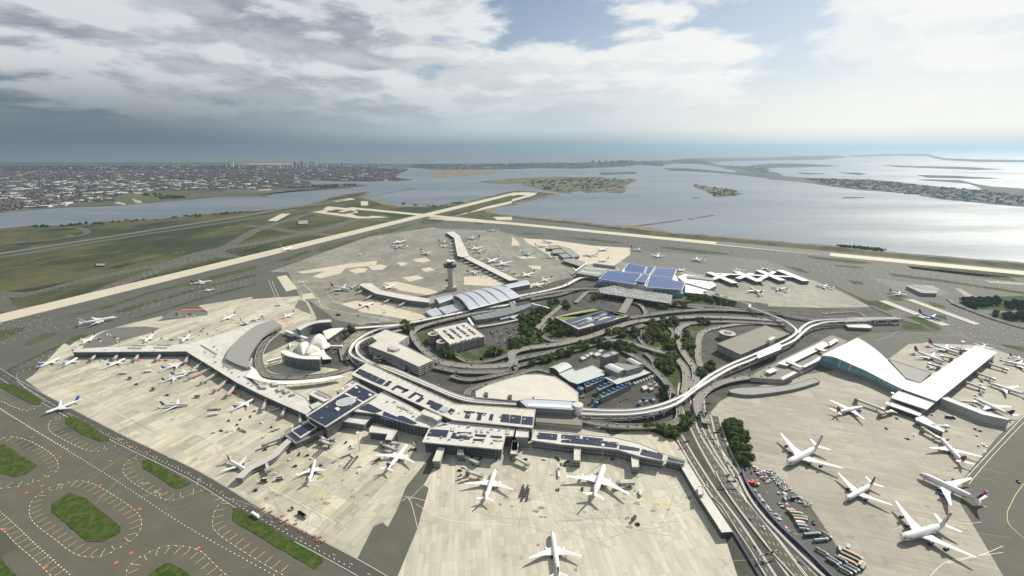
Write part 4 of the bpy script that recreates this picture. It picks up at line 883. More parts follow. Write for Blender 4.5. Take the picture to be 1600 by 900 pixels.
# ---- power plant
def vault(parent, q, h, rise, m, name='roof', axis=0, n=10, th=.6):
    """barrel vault over a quad (4 local points); arcs across edge 0-1"""
    mb = MB(); rings = []
    for s_ in (0, 1):
        r = []
        for k in range(n + 1):
            t_ = k / n; a, b_ = (q[0], q[1]) if s_ == 0 else (q[3], q[2])
            r.append((a[0] + (b_[0] - a[0]) * t_, a[1] + (b_[1] - a[1]) * t_, h + rise * sin(pi * t_)))
        rings.append(r)
    mb.ring(rings); mb.ring([[(p_[0], p_[1], p_[2] - th) for p_ in r] for r in rings])
    for r in rings: mb.ring([r, [(p_[0], p_[1], p_[2] - th) for p_ in r]])
    for k in (0, n): mb.ring([[rings[0][k], rings[1][k]], [(p_[0], p_[1], p_[2] - th) for p_ in (rings[0][k], rings[1][k])]])
    return mb.build(name, M[m], parent, smooth_=False)
def vbuilding(name, label, tile, h, rise, pts, wall, rf, cat, z0=0):
    q = W(tile, h, *pts); c0 = centroid(q); root = empty(name, (*c0, 0)); tag(root, label, cat); q = rel(q, c0)
    mb = MB(); n = 10; lo = []; hi = []
    mb.prism(shrink(q, .8), z0, h - .1); mb.build('wall', M[wall], root)
    vault(root, q, h, rise, rf)
    mb = MB()
    for s_ in (0, 1):
        a, b_ = (q[0], q[1]) if s_ == 0 else (q[3], q[2])
        r = [(a[0] + (b_[0] - a[0]) * k / n, a[1] + (b_[1] - a[1]) * k / n, h + rise * sin(pi * k / n) - .5) for k in range(n + 1)]
        mb.ring([r, [(p_[0], p_[1], h - .3) for p_ in r]])
    mb.build('gable', M[wall], root); return root
vbuilding('plant_hall', 'small power plant hall under a low white vault', 'i', 13, 4, (90, 272, 170, 312, 272, 266, 190, 232), 'wall_dark', 'plant_roof', 'plant')
building('plant_hall', 'wide white flat roof of the power plant', W('i', 12, 165, 322, 272, 278, 300, 297, 432, 254, 520, 300, 522, 332, 312, 402, 250, 382), 12, 'wall_dark', 'plant_roof', fh=0, cat='plant')
building('plant_hall', 'long white lean-to roof right of the power block', W('i', 10, 520, 350, 620, 405, 885, 312, 830, 288), 10, 'wall_dark', 'plant_roof', fh=0, cat='plant')
building('boiler_house', 'taller left one of two grey boiler boxes', W('i', 24, 490, 178, 555, 155, 588, 178, 525, 195), 24, 'wall_grey', 'metal_grey', fh=0, over=.2, cat='plant')
building('boiler_house', 'right one of two grey boiler boxes', W('i', 22, 560, 152, 600, 142, 636, 160, 592, 176), 22, 'wall_grey', 'metal_grey', fh=0, over=.2, cat='plant')
vbuilding('power_block', 'tall grey power block with white vaulted left roof', 'i', 20, 3, (520, 265, 590, 242, 690, 290, 632, 316), 'wall_grey', 'plant_roof', 'plant')
building('power_block', 'tall grey power block with an open well in its roof', W('i', 20, 595, 240, 625, 232, 828, 262, 695, 298), 20, 'wall_grey', 'wall_grey', fh=0, over=.2, cat='plant')
vbuilding('power_block', 'white vaulted roof on the right of the power block', 'i', 20, 3, (690, 212, 745, 203, 832, 250, 780, 262), 'wall_grey', 'plant_roof', 'plant')
for lb, q, fans in [('cooling tower block with four blue fans', (362, 398, 505, 338, 525, 360, 385, 425), [(398, 388), (433, 374), (468, 360), (500, 348)]), ('cooling tower block with three blue fans', (458, 425, 570, 375, 590, 400, 480, 450), [(495, 411), (530, 397), (562, 386)]), ('long cooling tower block with six blue fans', (483, 482, 715, 380, 735, 400, 505, 508), [(522, 468), (562, 451), (597, 436), (631, 422), (665, 408), (699, 394)])]:
    bb = building('cooling_tower', lb, W('i', 11, *q), 11, 'wall_grey', 'wall_grey', fh=0, over=.2, cat='cooling tower', para=False)
    for f_ in fans:
        p = W('i', 13, *f_)[0]; l_ = bb.location; mb = MB(); x, y = p[0] - l_[0], p[1] - l_[1]
        mb.cyl((x, y), 4.6, 4.0, 11.05, 14, 18, cap=False); mb.cyl((x, y), 3.9, 3.9, 11.1, 12.6, 18); mb.build('fan_stack', M['blue_fan'], bb)
for (x_, y_), r, h, lb in [((335, 432), 5.2, 12, 'large blue storage tank behind the cooling towers'), ((430, 512), 2, 9, 'slim dark blue tank left of the long cooling tower'), ((458, 540), 3, 9, 'blue tank at the near end of the long cooling tower'), ((472, 520), 1.8, 7, 'smallest blue tank beside the long cooling tower')]:
    p = W('i', h, x_, y_)[0]; root = empty('tank', (*p, 0)); tag(root, lb, 'tank'); mb = MB(); mb.cyl((0, 0), r, r, 0, h, 20); mb.build('shell', M['blue_fan'], root)
    mb = MB(); mb.cyl((0, 0), r, r * .2, h + .01, h + 1, 20); mb.build('lid', M['blue_fan'], root)
k = 0
for q in [(330, 192, 365, 180, 385, 200, 350, 212), (370, 172, 395, 165, 412, 182, 388, 190), (398, 160, 425, 150, 445, 165, 420, 175), (430, 165, 470, 150, 505, 165, 465, 185), (470, 140, 500, 130, 520, 140, 490, 152), (810, 420, 850, 408, 872, 432, 832, 448), (868, 430, 900, 425, 912, 440, 880, 448), (860, 400, 880, 395, 890, 403, 870, 408), (910, 410, 935, 404, 945, 412, 920, 418)]:
    building('shed', ['low tan shed in the yard behind the boiler boxes', 'small pale equipment shed in the power plant yard'][k > 4], W('i', 4, *q), 4, 'wall_pale', 'roof_beige', fh=0, over=.2, cat='shed', group=['sheds behind the boiler boxes', 'sheds in the plant yard'][k > 4]); k += 1
for n_ in range(9):
    p = W('i', 3, 755 + n_ * 22, 392 - n_ * 8.5)[0]; mb = MB(); mb.box((0, 0), (4, 7, 3), radians(60), z0=0); mb.box((0, 0), (3, 3, 1), radians(60), z0=3); o = mb.build('cooler_unit', M['plant_roof'], None, (*p, .25)); tag(o, 'small white cooler unit in the row along the plant roof', 'cooler', 'white cooler units in a row')
sb = empty('substation', (*W('i', 0, 845, 540)[0], .25)); tag(sb, 'fenced electrical substation with blue transformers', 'substation')
l_ = sb.location; q = [(p[0] - l_[0], p[1] - l_[1]) for p in W('i', 0, 755, 555, 850, 503, 940, 540, 800, 588)]
mb = MB(); mb.prism(q, 0, .3); mb.build('pad', M['asphalt_dark'], sb)
for k, (x_, y_) in enumerate([(800, 555), (830, 530), (850, 550), (880, 535), (905, 540), (790, 570)]):
    p = W('i', 0, x_, y_)[0]; mb = MB(); mb.box((p[0] - l_[0], p[1] - l_[1]), (5, 4, 3.5), .5, z0=.3); mb.box((p[0] - l_[0], p[1] - l_[1]), (3, 3, 1.2), .5, z0=3.8); mb.build('transformer', M['blue_fan'] if k % 2 else M['plant_roof'], sb)

# ---- green roofed car park
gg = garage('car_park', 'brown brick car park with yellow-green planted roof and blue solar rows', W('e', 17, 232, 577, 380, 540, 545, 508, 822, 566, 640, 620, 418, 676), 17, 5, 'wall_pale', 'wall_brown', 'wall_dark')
on_roof(gg, 'planted_roof', 'green_roof', W('e', 17.3, 255, 578, 545, 512, 790, 566, 740, 582, 600, 520, 320, 605), 17, .3)
quadrow(gg, 'e', 17.6, [(318, 603, 590, 527, 615, 535, 345, 625), (350, 630, 480, 590, 500, 600, 400, 640), (400, 645, 560, 590, 580, 600, 430, 655), (520, 580, 610, 540, 660, 555, 560, 600), (600, 530, 625, 528, 725, 575, 700, 590), (530, 620, 660, 580, 700, 590, 560, 640), (640, 545, 660, 542, 700, 560, 680, 565)], 'solar_dull')
for n_ in range(3): on_roof(gg, 'skylight', 'roof_grey', W('e', 17.6, 470 + 55 * n_, 612 - 25 * n_, 520 + 55 * n_, 598 - 25 * n_, 540 + 55 * n_, 606 - 25 * n_, 490 + 55 * n_, 620 - 25 * n_), 17, .8)

# ---- terminal with the blue roof
b1t = empty('terminal', (*W('e', 0, 940, 300)[0], 0)); tag(b1t, 'new terminal with great folded royal blue roof edged in white', 'terminal'); l_ = b1t.location
for h, q in [((26, 30, 27, 24), (812, 152, 948, 182, 933, 236, 757, 221)), ((30, 30, 27, 27), (955, 182, 1022, 180, 975, 245, 938, 238)), ((30, 26, 24, 27), (1026, 190, 1190, 200, 1158, 276, 982, 246)), ((22, 27, 27, 22), (640, 217, 912, 240, 862, 322, 578, 276)), ((27, 27, 30, 30), (918, 240, 980, 248, 948, 305, 862, 293)), ((27, 24, 22, 25), (976, 252, 1255, 306, 1232, 362, 948, 342))]:
    ps = [W('e', hh, q[2 * k_], q[2 * k_ + 1])[0] + (hh,) for k_, hh in enumerate(h)]
    ps = [(p[0] - l_[0], p[1] - l_[1], p[2]) for p in ps]
    if area(ps) < 0: ps = ps[::-1]
    lo = [(p[0], p[1], p[2] - 1.6) for p in ps]; mb = MB(); mb.add(ps + lo, [(k_, (k_ + 1) % 4, 4 + (k_ + 1) % 4, 4 + k_)[::-1] for k_ in range(4)] + [(7, 6, 5, 4), (0, 1, 2, 3)]); mb.build('roof_edge', M['roof_white'], b1t)
    cc = (sum(p[0] for p in ps) / 4, sum(p[1] for p in ps) / 4)
    q2 = shrink([p[:2] for p in ps], 1.6); mb = MB()
    mb.add([(a_[0], a_[1], p[2] + .12) for a_, p in zip(q2, ps)], [(0, 1, 2, 3)]); mb.build('blue_roof', M['solar_blue'], b1t)
mb = MB(); mb.prism([(p[0] - l_[0], p[1] - l_[1]) for p in W('e', 20, 600, 275, 760, 225, 1180, 250, 1225, 350, 940, 335)], 0, 20.5); mb.build('glazed_wall', M['metal_white'], b1t)
mb = MB(); mb.prism([(p[0] - l_[0], p[1] - l_[1]) for p in W('e', 10, 575, 300, 1240, 400, 1235, 370, 600, 280)], 0, 11); mb.build('entrance_wall', M['glass_teal'], b1t)
lv = empty('canopy', (*W('e', 0, 860, 400)[0], 0)); tag(lv, 'long louvred grey canopy in front of the blue roofed terminal', 'canopy'); l2 = lv.location
mb = MB(); mb.prism([(p[0] - l2[0], p[1] - l2[1]) for p in W('e', 15, 578, 352, 700, 330, 1155, 405, 1140, 472, 590, 388)], 14, 15, bottom=True); mb.build('roof', M['louvre'], lv)
for x, y, z_, hd in walk(W('e', 14, 595, 384, 1138, 466), 22) + walk(W('e', 14, 600, 352, 1140, 412), 22): mb = MB(); mb.box((x - l2[0], y - l2[1]), (1, 1, 14), z0=0); mb.build('column', M['metal_grey'], lv)
building('skybridge', 'wide pale bridge from the louvred canopy to the green roofed car park', W('e', 13, 802, 418, 850, 432, 782, 552, 728, 535), 13, 'wall_grey', 'deck_pale', fh=0, z0=8, over=.3, cat='bridge')
ww = building('terminal_wing', 'grey stepped wing left of the blue roof with a dark panel strip', W('e', 14, 400, 235, 465, 180, 540, 158, 735, 182, 755, 222, 640, 218, 575, 262), 14, 'wall_grey', 'roof_grey', fh=4, cat='terminal wing')
on_roof(ww, 'panel_strip', 'solar', W('e', 17, 535, 158, 712, 178, 706, 195, 540, 175), 14, 3)
for q in [(470, 190, 640, 205, 635, 212, 465, 197), (440, 215, 600, 235, 595, 243, 435, 224)]: on_roof(ww, 'roof_strip', 'roof_pale', W('e', 14.5, *q), 14, .5)
building('sail_canopy', 'white pointed canopy left of the grey stepped wing', W('e', 16, 372, 185, 400, 205, 480, 150, 488, 155, 400, 218), 16, 'wall_grey', 'roof_white', fh=0, z0=14.5, over=0, cat='canopy', para=False)
er = building('terminal_wing', 'bright white roof right of the blue roofed terminal', W('e', 12, 1190, 262, 1250, 240, 1290, 245, 1440, 268, 1500, 330, 1440, 360, 1250, 308), 12, 'wall_pale', 'roof_white', fh=4, cat='terminal wing')
on_roof(er, 'skylight', 'roof_grey', W('e', 15, 1270, 250, 1475, 270, 1475, 292, 1270, 268), 12, 3)
building('terminal_wing', 'low pale wing in front of the bright white roof', W('e', 9, 1255, 320, 1440, 365, 1400, 400, 1250, 385), 9, 'wall_grey', 'roof_white', fh=4, cat='terminal wing')
building('terminal_wing', 'grey service block between white roof and elevated road', W('G', 9, 1190, 225, 1240, 215, 1330, 240, 1330, 255, 1230, 250), 9, 'wall_grey', 'roof_grey', fh=4, cat='terminal wing')
# white cross shaped piers
xr = empty('pier', (*W('G', 0, 1450, 130)[0], 0)); tag(xr, 'white pier made of a row of linked crosses on the far apron', 'pier'); l_ = xr.location
for a, b_, wd, nm in [(('G', 1225, 108), ('H', 150, 128), 13, 'spine'), (('G', 1230, 100), ('G', 1395, 168), 22, 'cross_arm'), (('G', 1400, 96), ('G', 1548, 158), 22, 'cross_arm'), (('G', 1540, 88), ('H', 92, 152), 22, 'cross_arm'), (('H', 72, 88), ('H', 238, 155), 24, 'cross_arm'), (('G', 1250, 145), ('G', 1350, 112), 16, 'cross_arm'), (('G', 1410, 140), ('G', 1500, 108), 16, 'cross_arm'), (('H', -60, 150), ('H', 40, 97), 14, 'cross_arm')]:
    p, q = W(a[0], 11, *a[1:])[0], W(b_[0], 11, *b_[1:])[0]; p = (p[0] - l_[0], p[1] - l_[1]); q = (q[0] - l_[0], q[1] - l_[1]); zz = 11 + .05 * len(xr.children)
    pl = offset([p, q], wd / 2) + offset([p, q], -wd / 2)[::-1]; mb = MB(); mb.prism(shrink(pl, 1), 0, zz - 1); w_ = mb.build(nm, M['glass'], xr); mb = MB(); mb.prism(pl, zz - 1, zz, bottom=True); mb.build('roof', M['roof_white'], w_)

# ---- terminal with silver vaults and its two piers
t4 = empty('terminal', (*W('f', 0, 760, 440)[0], 0)); tag(t4, 'silver vaulted terminal with five broad roof bays and curved ribs', 'terminal'); l_ = t4.location
def fq(h, *c): return [(p[0] - l_[0], p[1] - l_[1]) for p in W('f', h, *c)]
A0, A1 = (432, 392), (885, 292); B0, B1 = (600, 540), (1115, 412)
def lp(a, b_, t_): return (a[0] + (b_[0] - a[0]) * t_, a[1] + (b_[1] - a[1]) * t_)
for k in range(5):
    t0_, t1_ = k / 5, (k + 1) / 5
    a, b_, c_, d = lp(A0, A1, t0_), lp(B0, B1, t0_), lp(B0, B1, t1_), lp(A0, A1, t1_)
    q = [fq(16, *a)[0], fq(14, *b_)[0], fq(14, *c_)[0], fq(16, *d)[0]]
    vault(t4, q, 15, 8, 'metal_silver', 'roof_bay', n=12)
    q2 = [(q[0][0] + (q[3][0] - q[0][0]) * .0, q[0][1] + (q[3][1] - q[0][1]) * 0)]
    e0, e1 = lp(a, d, -.05), lp(a, d, .09); g0, g1 = lp(b_, c_, -.05), lp(b_, c_, .09)
    vault(t4, [fq(16, *e0)[0], fq(14, *g0)[0], fq(14, *g1)[0], fq(16, *e1)[0]], 15.3, 9.2, 'metal_grey', 'rib', n=12)
mb = MB(); mb.prism(shrink(fq(14, *A0, *A1, *B1, *B0), 2), 0, 14.4); mb.build('wall', M['glass'], t4)
mb = MB(); mb.prism(fq(14, 575, 512, 1085, 385, 1118, 412, 604, 545), 14.4, 15.4, bottom=True); mb.build('front_eave', M['metal_white'], t4)
for q, h in [((245, 425, 300, 478, 438, 428, 425, 382), 13), ((905, 300, 1000, 325, 1215, 285, 1165, 240), 13)]:
    pp = fq(h, *q); vault(t4, pp, h, 4, 'metal_silver', 'side_vault'); mb = MB(); mb.prism(shrink(pp, 1), 0, h); mb.build('wall', M['wall_grey'], t4)
for q, h in [((290, 522, 480, 470, 552, 530, 362, 582), 8), ((158, 555, 268, 518, 332, 582, 232, 612), 7), ((430, 440, 470, 425, 560, 520, 540, 530), 10)]:
    pp = fq(h, *q); mb = MB(); mb.prism(pp, 0, h); mb.build('low_roof', M['metal_silver'] if h != 10 else M['wall_pale'], t4)
gf = building('glass_hall', 'long lens shaped glazed hall below the silver vaulted terminal', smooth(W('f', 10, 620, 605, 900, 545, 1205, 478), 4) + smooth(W('f', 10, 1225, 500, 1050, 570, 800, 625, 660, 640), 4), 10, 'glass_front', 'glass_front', fh=0, over=.3, cat='glass hall', para=False)
pb_ = empty('pier', (*W('g', 0, 600, 330)[0], 0)); tag(pb_, 'long pale roofed pier running away behind the silver vaults', 'pier'); l_ = pb_.location
for q, h in [((370, 112, 420, 108, 497, 260, 398, 264), 13), ((438, 274, 492, 264, 905, 465, 832, 472), 12), ((300, 68, 365, 60, 430, 108, 365, 112), 12), ((396, 264, 497, 258, 495, 270, 435, 276), 14)]:
    pp = [(p[0] - l_[0], p[1] - l_[1]) for p in W('g', h, *q)]; mb = MB(); mb.prism(shrink(pp, 1), 0, h - .8); w_ = mb.build('wing', M['wall_dark'], pb_); mb = MB(); mb.prism(pp, h - .8, h, bottom=True); mb.build('roof', M['roof_beige'], w_)
pa_ = building('pier', 'shorter pale pier with slender legs left of the silver vaults', W('F', 13, 645, 182, 668, 170, 722, 168, 782, 212, 900, 235, 1088, 268, 1085, 292, 960, 278, 745, 235), 13, 'wall_grey', 'roof_beige', fh=5, over=1.5, cat='pier')
building('pier', 'grey main strip of the distant pier with four stub wings', W('e', 11, 262, 22, 350, 40, 428, 100, 375, 112), 11, 'wall_grey', 'roof_grey', fh=4, cat='pier')
for k, q in enumerate([(178, 18, 262, 14, 285, 40, 180, 45), (216, 50, 300, 44, 335, 75, 220, 80), (262, 85, 350, 78, 372, 108, 300, 115), (300, 122, 390, 118, 400, 130, 480, 152, 430, 180, 305, 140)]):
    building('pier_stub', ['farthest', 'second farthest', 'third farthest', 'nearest and largest'][k] + ' grey stub wing of the distant pier', W('e', 10, *q), 10, 'wall_dark', 'roof_grey', fh=0, cat='pier wing', group='stub wings of the distant pier')

k = 0
for (a0_, a1_, out, n, h_) in [((445, 290), (832, 470), (-62, 6), 9, 5), ((500, 272), (890, 455), (62, -12), 8, 5), ((372, 120), (398, 262), (-55, 8), 5, 5), ((424, 118), (495, 258), (48, -6), 4, 5)]:
    for j_ in range(n):
        x, y = lp(a0_, a1_, (j_ + .5) / n); bridge(*W('g', h_, x, y, x + out[0], y + out[1]), 'grey boarding bridge along the long pier behind the silver vaults', group='bridges of the long pier', m='metal_white' if j_ % 2 else 'wall_pale')
for x, y in [(745, 240), (860, 262), (950, 285), (690, 205)]: bridge(*W('F', 5, x, y, x - 60, y + 28), 'pale boarding bridge under the shorter pier', group='bridges of the shorter pier')
for x, y in [(1395, 168), (1548, 158)]: bridge(*W('G', 5, x, y, x + 20, y + 18), 'boarding bridge at the foot of a white cross', group='bridges of the cross pier')

# ---- control tower
ct = empty('control_tower', (*G(705, 454), 0)); tag(ct, 'tall pale control tower with dark cab and white petals, standing behind the silver vaults', 'control tower')
mb = MB(); mb.cyl((0, 0), 9.5, 8.5, 0, 70, 20); mb.build('shaft', M['concrete'], ct)
mb = MB(); mb.box((0, 0), (30, 22, 12), .3, z0=0); mb.build('base_block', M['wall_pale'], ct)
mb = MB(); mb.cyl((-9, -2), 8.5, 10.5, 70.1, 80, 16); mb.cyl((9, 2), 8, 10, 70.2, 78, 16); mb.cyl((0, 0), 7, 7, 70, 82, 16); mb.build('office_drum', M['metal_dark'], ct)
mb = MB(); mb.cyl((0, 0), 8, 10, 82, 88, 16); mb.build('cab', M['glass'], ct)
for a_ in (0.3, 2.4, 4.5):
    mb = MB(); mb.cyl((8 * cos(a_), 8 * sin(a_)), 7, 6, 88.1 + a_ * .2, 90 + a_ * .2, 14); mb.build('petal_roof', M['roof_white'], ct)
mb = MB(); mb.cyl((-11, -2), 5.5, 5.5, 30, 34, 12); mb.build('side_pod', M['metal_dark'], ct)
mb = MB(); mb.cyl((0, 0), .5, .2, 88, 101, 6); mb.build('antenna', M['metal_white'], ct)

clutter(er, 'e', 12, (1200, 265, 1430, 290, 1480, 330, 1440, 350, 1260, 300), 14, 12); clutter(ww, 'e', 14, (420, 225, 470, 185, 700, 205, 630, 225), 12, 13)
# ---- white winged terminal at the right
w8 = empty('terminal', (*W('j', 0, 450, 350)[0], 0)); tag(w8, 'white winged terminal with swooping roof over a long teal glass wall', 'terminal'); l_ = w8.location
up = [(100, 246), (180, 205), (270, 162), (360, 124), (450, 180), (520, 238), (570, 290), (630, 352), (690, 415)]
def sw(t_): return 20 + 7 * sin(pi * min(1, t_ * 1.25)) * (1 - t_) * 1.2 - 5 * t_
LOW = smooth([(100, 250), (180, 258), (250, 282), (340, 322), (430, 362), (560, 430), (680, 488)], 3); UPP = smooth([(360, 124), (420, 160), (480, 205), (530, 250), (570, 290), (630, 352), (692, 416)], 3)
mb = MB(); rows = []
for k in range(len(LOW)):
    t_ = k / (len(LOW) - 1); r = []
    for j_ in range(9):
        s_ = j_ / 8; px = LOW[k][0] + (UPP[k][0] - LOW[k][0]) * s_; py = LOW[k][1] + (UPP[k][1] - LOW[k][1]) * s_; z_ = sw(t_) - 4 * s_ * (1 - t_)
        g_ = W('j', z_, px, py)[0]; r.append((g_[0] - l_[0], g_[1] - l_[1], z_))
    rows.append(r)
mb.ring(rows); mb.ring([[(p[0], p[1], p[2] - 1.2) for p in r] for r in rows])
ed = [r[0] for r in rows]; mb.ring([ed, [(p[0], p[1], p[2] - 1.2) for p in ed]]); ed2 = [r[-1] for r in rows]; mb.ring([ed2, [(p[0], p[1], p[2] - 1.2) for p in ed2]])
for r in (rows[0], rows[-1]): mb.ring([r, [(p[0], p[1], p[2] - 1.2) for p in r]])
mb.build('swooping_roof', M['roof_white'], w8)
mb = MB()
for sgn, edge_, m_ in ((1, ed, 'glass_teal'), (1, ed2, 'wall_pale'), (1, rows[0], 'glass_teal')):
    mb = MB(); inn = [(p[0] * .985, p[1] * .985, p[2] - 1.3) for p in edge_]; base = 7.0 if m_ == 'glass_teal' else 0
    mb.ring([inn, [(p[0], p[1], base) for p in inn]]); mb.build('glazed_wall' if m_ == 'glass_teal' else 'wall', M[m_], w8)
mb = MB(); o_ = [(p[0] * 1.0, p[1] * 1.0) for p in ed] + [(p[0], p[1]) for p in ed2[::-1]]; mb.prism(shrink(o_, -1), 0, 7); mb.build('plinth', M['wall_grey'], w8)
mb = MB(); mb.bar(*(( *x_[:2], x_[2] + .3) for x_ in (rows[-6][0], rows[-6][-1])), .8, .8); mb.build('roof_rib', M['metal_grey'], w8)
for ee in (ed, ed2):
    mb = MB()
    for k in range(0, len(ee) - 1): mb.bar((ee[k][0], ee[k][1], ee[k][2] + .2), (ee[k + 1][0], ee[k + 1][1], ee[k + 1][2] + .2), 1.2, .8)
    mb.build('eave', M['metal_grey'], w8)
building('pier', 'broad white straight pier leaving the winged terminal towards upper right', W('j', 16, 690, 417, 800, 446, 1190, 180, 1345, 226, 915, 572, 682, 490), 16, 'wall_grey', 'roof_white', fh=5, over=2, cat='pier', nunits=0)
mb = building('terminal_wing', 'lower white roof step at the near end of the white pier', W('j', 13, 650, 500, 905, 580, 848, 632, 588, 545), 13, 'glass', 'roof_white', fh=0, over=1.5, cat='terminal wing')
building('canopy', 'slim white canopy in front of the lower white roof', W('j', 8, 560, 575, 590, 570, 812, 660, 795, 678, 555, 592), 8, 'wall_dark', 'roof_white', fh=0, z0=0, over=3, cat='canopy')
building('terminal_wing', 'white end box below the slim canopy', W('j', 8, 765, 690, 820, 672, 850, 690, 975, 775, 965, 790, 770, 705), 8, 'wall_grey', 'roof_white', fh=4, cat='terminal wing')
building('pier', 'grey walled low pier with narrow white roof at far right', W('j', 13, 948, 552, 992, 542, 1250, 640, 1420, 690, 1428, 705, 1240, 665), 13, 'wall_pale', 'roof_white', fh=0, over=.3, cat='pier')
for a, b_, lb in [((350, 560), (540, 625), 'long framed boarding bridge beside the red tailed jet'), ((520, 660), (600, 640), 'short white boarding bridge under the slim canopy'), ((890, 745), (990, 745), 'white boarding bridge right of the white end box'), ((820, 765), (925, 825), 'folded boarding bridge meeting the jet nose'), ((1060, 570), (1190, 575), 'boarding bridge over the grey walled pier'), ((1290, 310), (1410, 345), 'farthest tan boarding bridge on the right of the white pier'), ((1200, 375), (1320, 412), 'middle tan boarding bridge on the right of the white pier'), ((1110, 435), (1250, 480), 'nearest tan boarding bridge on the right of the white pier'), ((1090, 215), (1020, 195), 'boarding bridge left of the white pier near its far end'), ((1020, 270), (950, 250), 'boarding bridge left of the white pier at its middle'), ((930, 330), (865, 305), 'boarding bridge left of the white pier near the tan roof')]:
    bridge(*W('j', 6, *a, *b_), lb, wd=4)
building('low_roof', 'flat tan roof in the angle between winged terminal and pier', W('j', 8, 575, 275, 880, 372, 800, 442, 700, 412), 8, 'wall_grey', 'roof_grey', fh=0, over=.2, cat='low roof')
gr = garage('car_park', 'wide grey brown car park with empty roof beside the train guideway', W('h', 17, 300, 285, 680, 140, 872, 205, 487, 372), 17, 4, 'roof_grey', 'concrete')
bpy.data.objects[gr.name]  # noqa
for ch in gr.children:
    if ch.name.startswith('deck') and ch.data.materials[0] == M['roof_grey']: ch.data.materials[0] = M['deck_pale']
helix(W('h', 15, 385, 195)[0], 17, 14, 'round_ramp', 'wide low spiral ramp at the corner of the grey brown car park', 3)
building('road_deck', 'raised grey drop-off deck between guideway and winged terminal', W('h', 8, 600, 510, 1200, 215, 1330, 262, 1150, 385, 1050, 460, 820, 570, 560, 552), 8, 'concrete', 'deck_pale', fh=0, over=1, cat='deck')
for k, (q, lb) in enumerate([((768, 440, 1130, 266, 1192, 290, 850, 458), 'longest white canopy on the drop-off deck'), ((678, 498, 745, 473, 782, 490, 715, 520), 'small square canopy at the left end of the deck'), ((798, 552, 905, 500, 928, 512, 815, 570), 'narrow canopy along the near edge of the deck'), ((965, 462, 1108, 385, 1112, 412, 985, 472), 'white canopy touching the winged terminal'), ((1160, 285, 1222, 245, 1260, 256, 1185, 302), 'pale square canopy at the far end of the deck')]):
    building('canopy', lb, W('h', 13, *q), 13, 'wall_pale', 'roof_white', fh=0, z0=8.1, over=2.5, cat='canopy', group='white canopies on the drop-off deck')
for q, lb in [((835, 422, 868, 418, 982, 465, 950, 472), 'near white cross bridge between canopies'), ((1063, 318, 1098, 312, 1168, 338, 1135, 346), 'far white cross bridge between canopies')]:
    building('cross_bridge', lb, W('h', 15.5, *q), 15.5, 'wall_pale', 'roof_white', fh=0, z0=13.8, over=.5, cat='bridge')
building('slab_roof', 'long dark grey boat shaped slab on the apron', smooth(W('h', 5, 390, 652, 480, 628, 830, 612, 1060, 550), 3) + smooth(W('h', 5, 1110, 580, 900, 642, 580, 686, 410, 668), 3), 5, 'wall_grey', 'roof_grey', fh=0, over=.5, cat='low roof')
building('train_station', 'bright glass train station over the guideway beside the car park', W('h', 19, 612, 372, 790, 282, 808, 300, 800, 330, 622, 402), 19, 'glass_clear', 'metal_white', fh=4, z0=10, cat='station')
building('stair_tower', 'small white stair house on the corner of the car park', W('h', 22, 692, 248, 742, 225, 770, 235, 720, 262), 22, 'metal_white', 'roof_pale', fh=0, z0=0, cat='stair house')
building('shed', 'dark red roofed long shed beside the taxi bridge', W('H', 7, 480, 425, 600, 420, 655, 440, 640, 452, 500, 445), 7, 'wall_brown', 'roof_pale', fh=0, cat='shed')
building('cargo_building', 'grey L shaped cargo building alone on the far right apron', W('H', 9, 862, 188, 880, 182, 960, 205, 1060, 215, 1058, 235, 960, 232), 9, 'wall_grey', 'roof_grey', fh=0, cat='cargo building')
building('cargo_building', 'small grey building in the left grass field', W('B', 6, 262, 580, 325, 575, 325, 598, 265, 602), 6, 'wall_grey', 'roof_grey', fh=0, cat='shed')
building('shed', 'lonely small dark shed in the near grass field', W('E', 4, 605, 48, 655, 48, 650, 60, 600, 60), 4, 'wall_dark', 'metal_grey', fh=0, cat='shed')
# ================================================================ ROADS AND GUIDEWAYS
def elevated(name, label, pts, z, wd, top='deck', side='concrete', pier=28, th=1.2, kerb=0.9, cat='road bridge', group=None, n=5, kind=None, lines=True):
    """a raised carriageway with parapets on piers; pts are (x,y) or (x,y,z)"""
    pts = smooth([tuple(p) if len(p) > 2 else (p[0], p[1], z) for p in pts], n)
    c0 = pts[len(pts) // 2]; root = empty(name, (c0[0], c0[1], 0)); tag(root, label, cat, group)
    q = [(p[0] - c0[0], p[1] - c0[1], p[2]) for p in pts]
    a, b_ = offset(q, wd / 2), offset(q, -wd / 2)
    up = lambda r, d: [(p[0], p[1], p[2] + d) for p in r]
    mb = MB(); mb.ring([up(a, 0), up(b_, 0)]); mb.build('deck', M[top], root)
    mb = MB(); ai, bi = offset(q, wd / 2 - .5), offset(q, -wd / 2 + .5)
    mb.ring([up(ai, .01), up(ai, kerb), up(a, kerb), up(a, -th), up(offset(q, wd * .3), -th - .5), up(offset(q, -wd * .3), -th - .5), up(b_, -th), up(b_, kerb), up(bi, kerb), up(bi, .01)])
    mb.build('parapet', M[side], root)
    if pier:
        for x, y, z_, hd in walk(q, pier, pier / 2):
            if z_ > 2.5: mb = MB(); mb.box((x, y), (1.8, min(4, wd * .5), z_ - th - .4), hd, z0=.1); mb.build('pier', M[side], root)
    if lines and wd > 9:
        mb = MB()
        for x, y, z_, hd in walk(q, 12): mb.box((x, y), (4, .3, .02), hd, z0=z_ + .02)
        mb.build('lane_marks', M['white_line'], root)
    return root, pts
ROADS = []
def er_(label, wd, z, *segs, **kw):
    pts = []
    for s_ in segs: pts += W(s_[0], z, *s_[1:])
    r, p = elevated('elevated_road', label, pts, z, wd, **kw); ROADS.append((p, wd)); return r
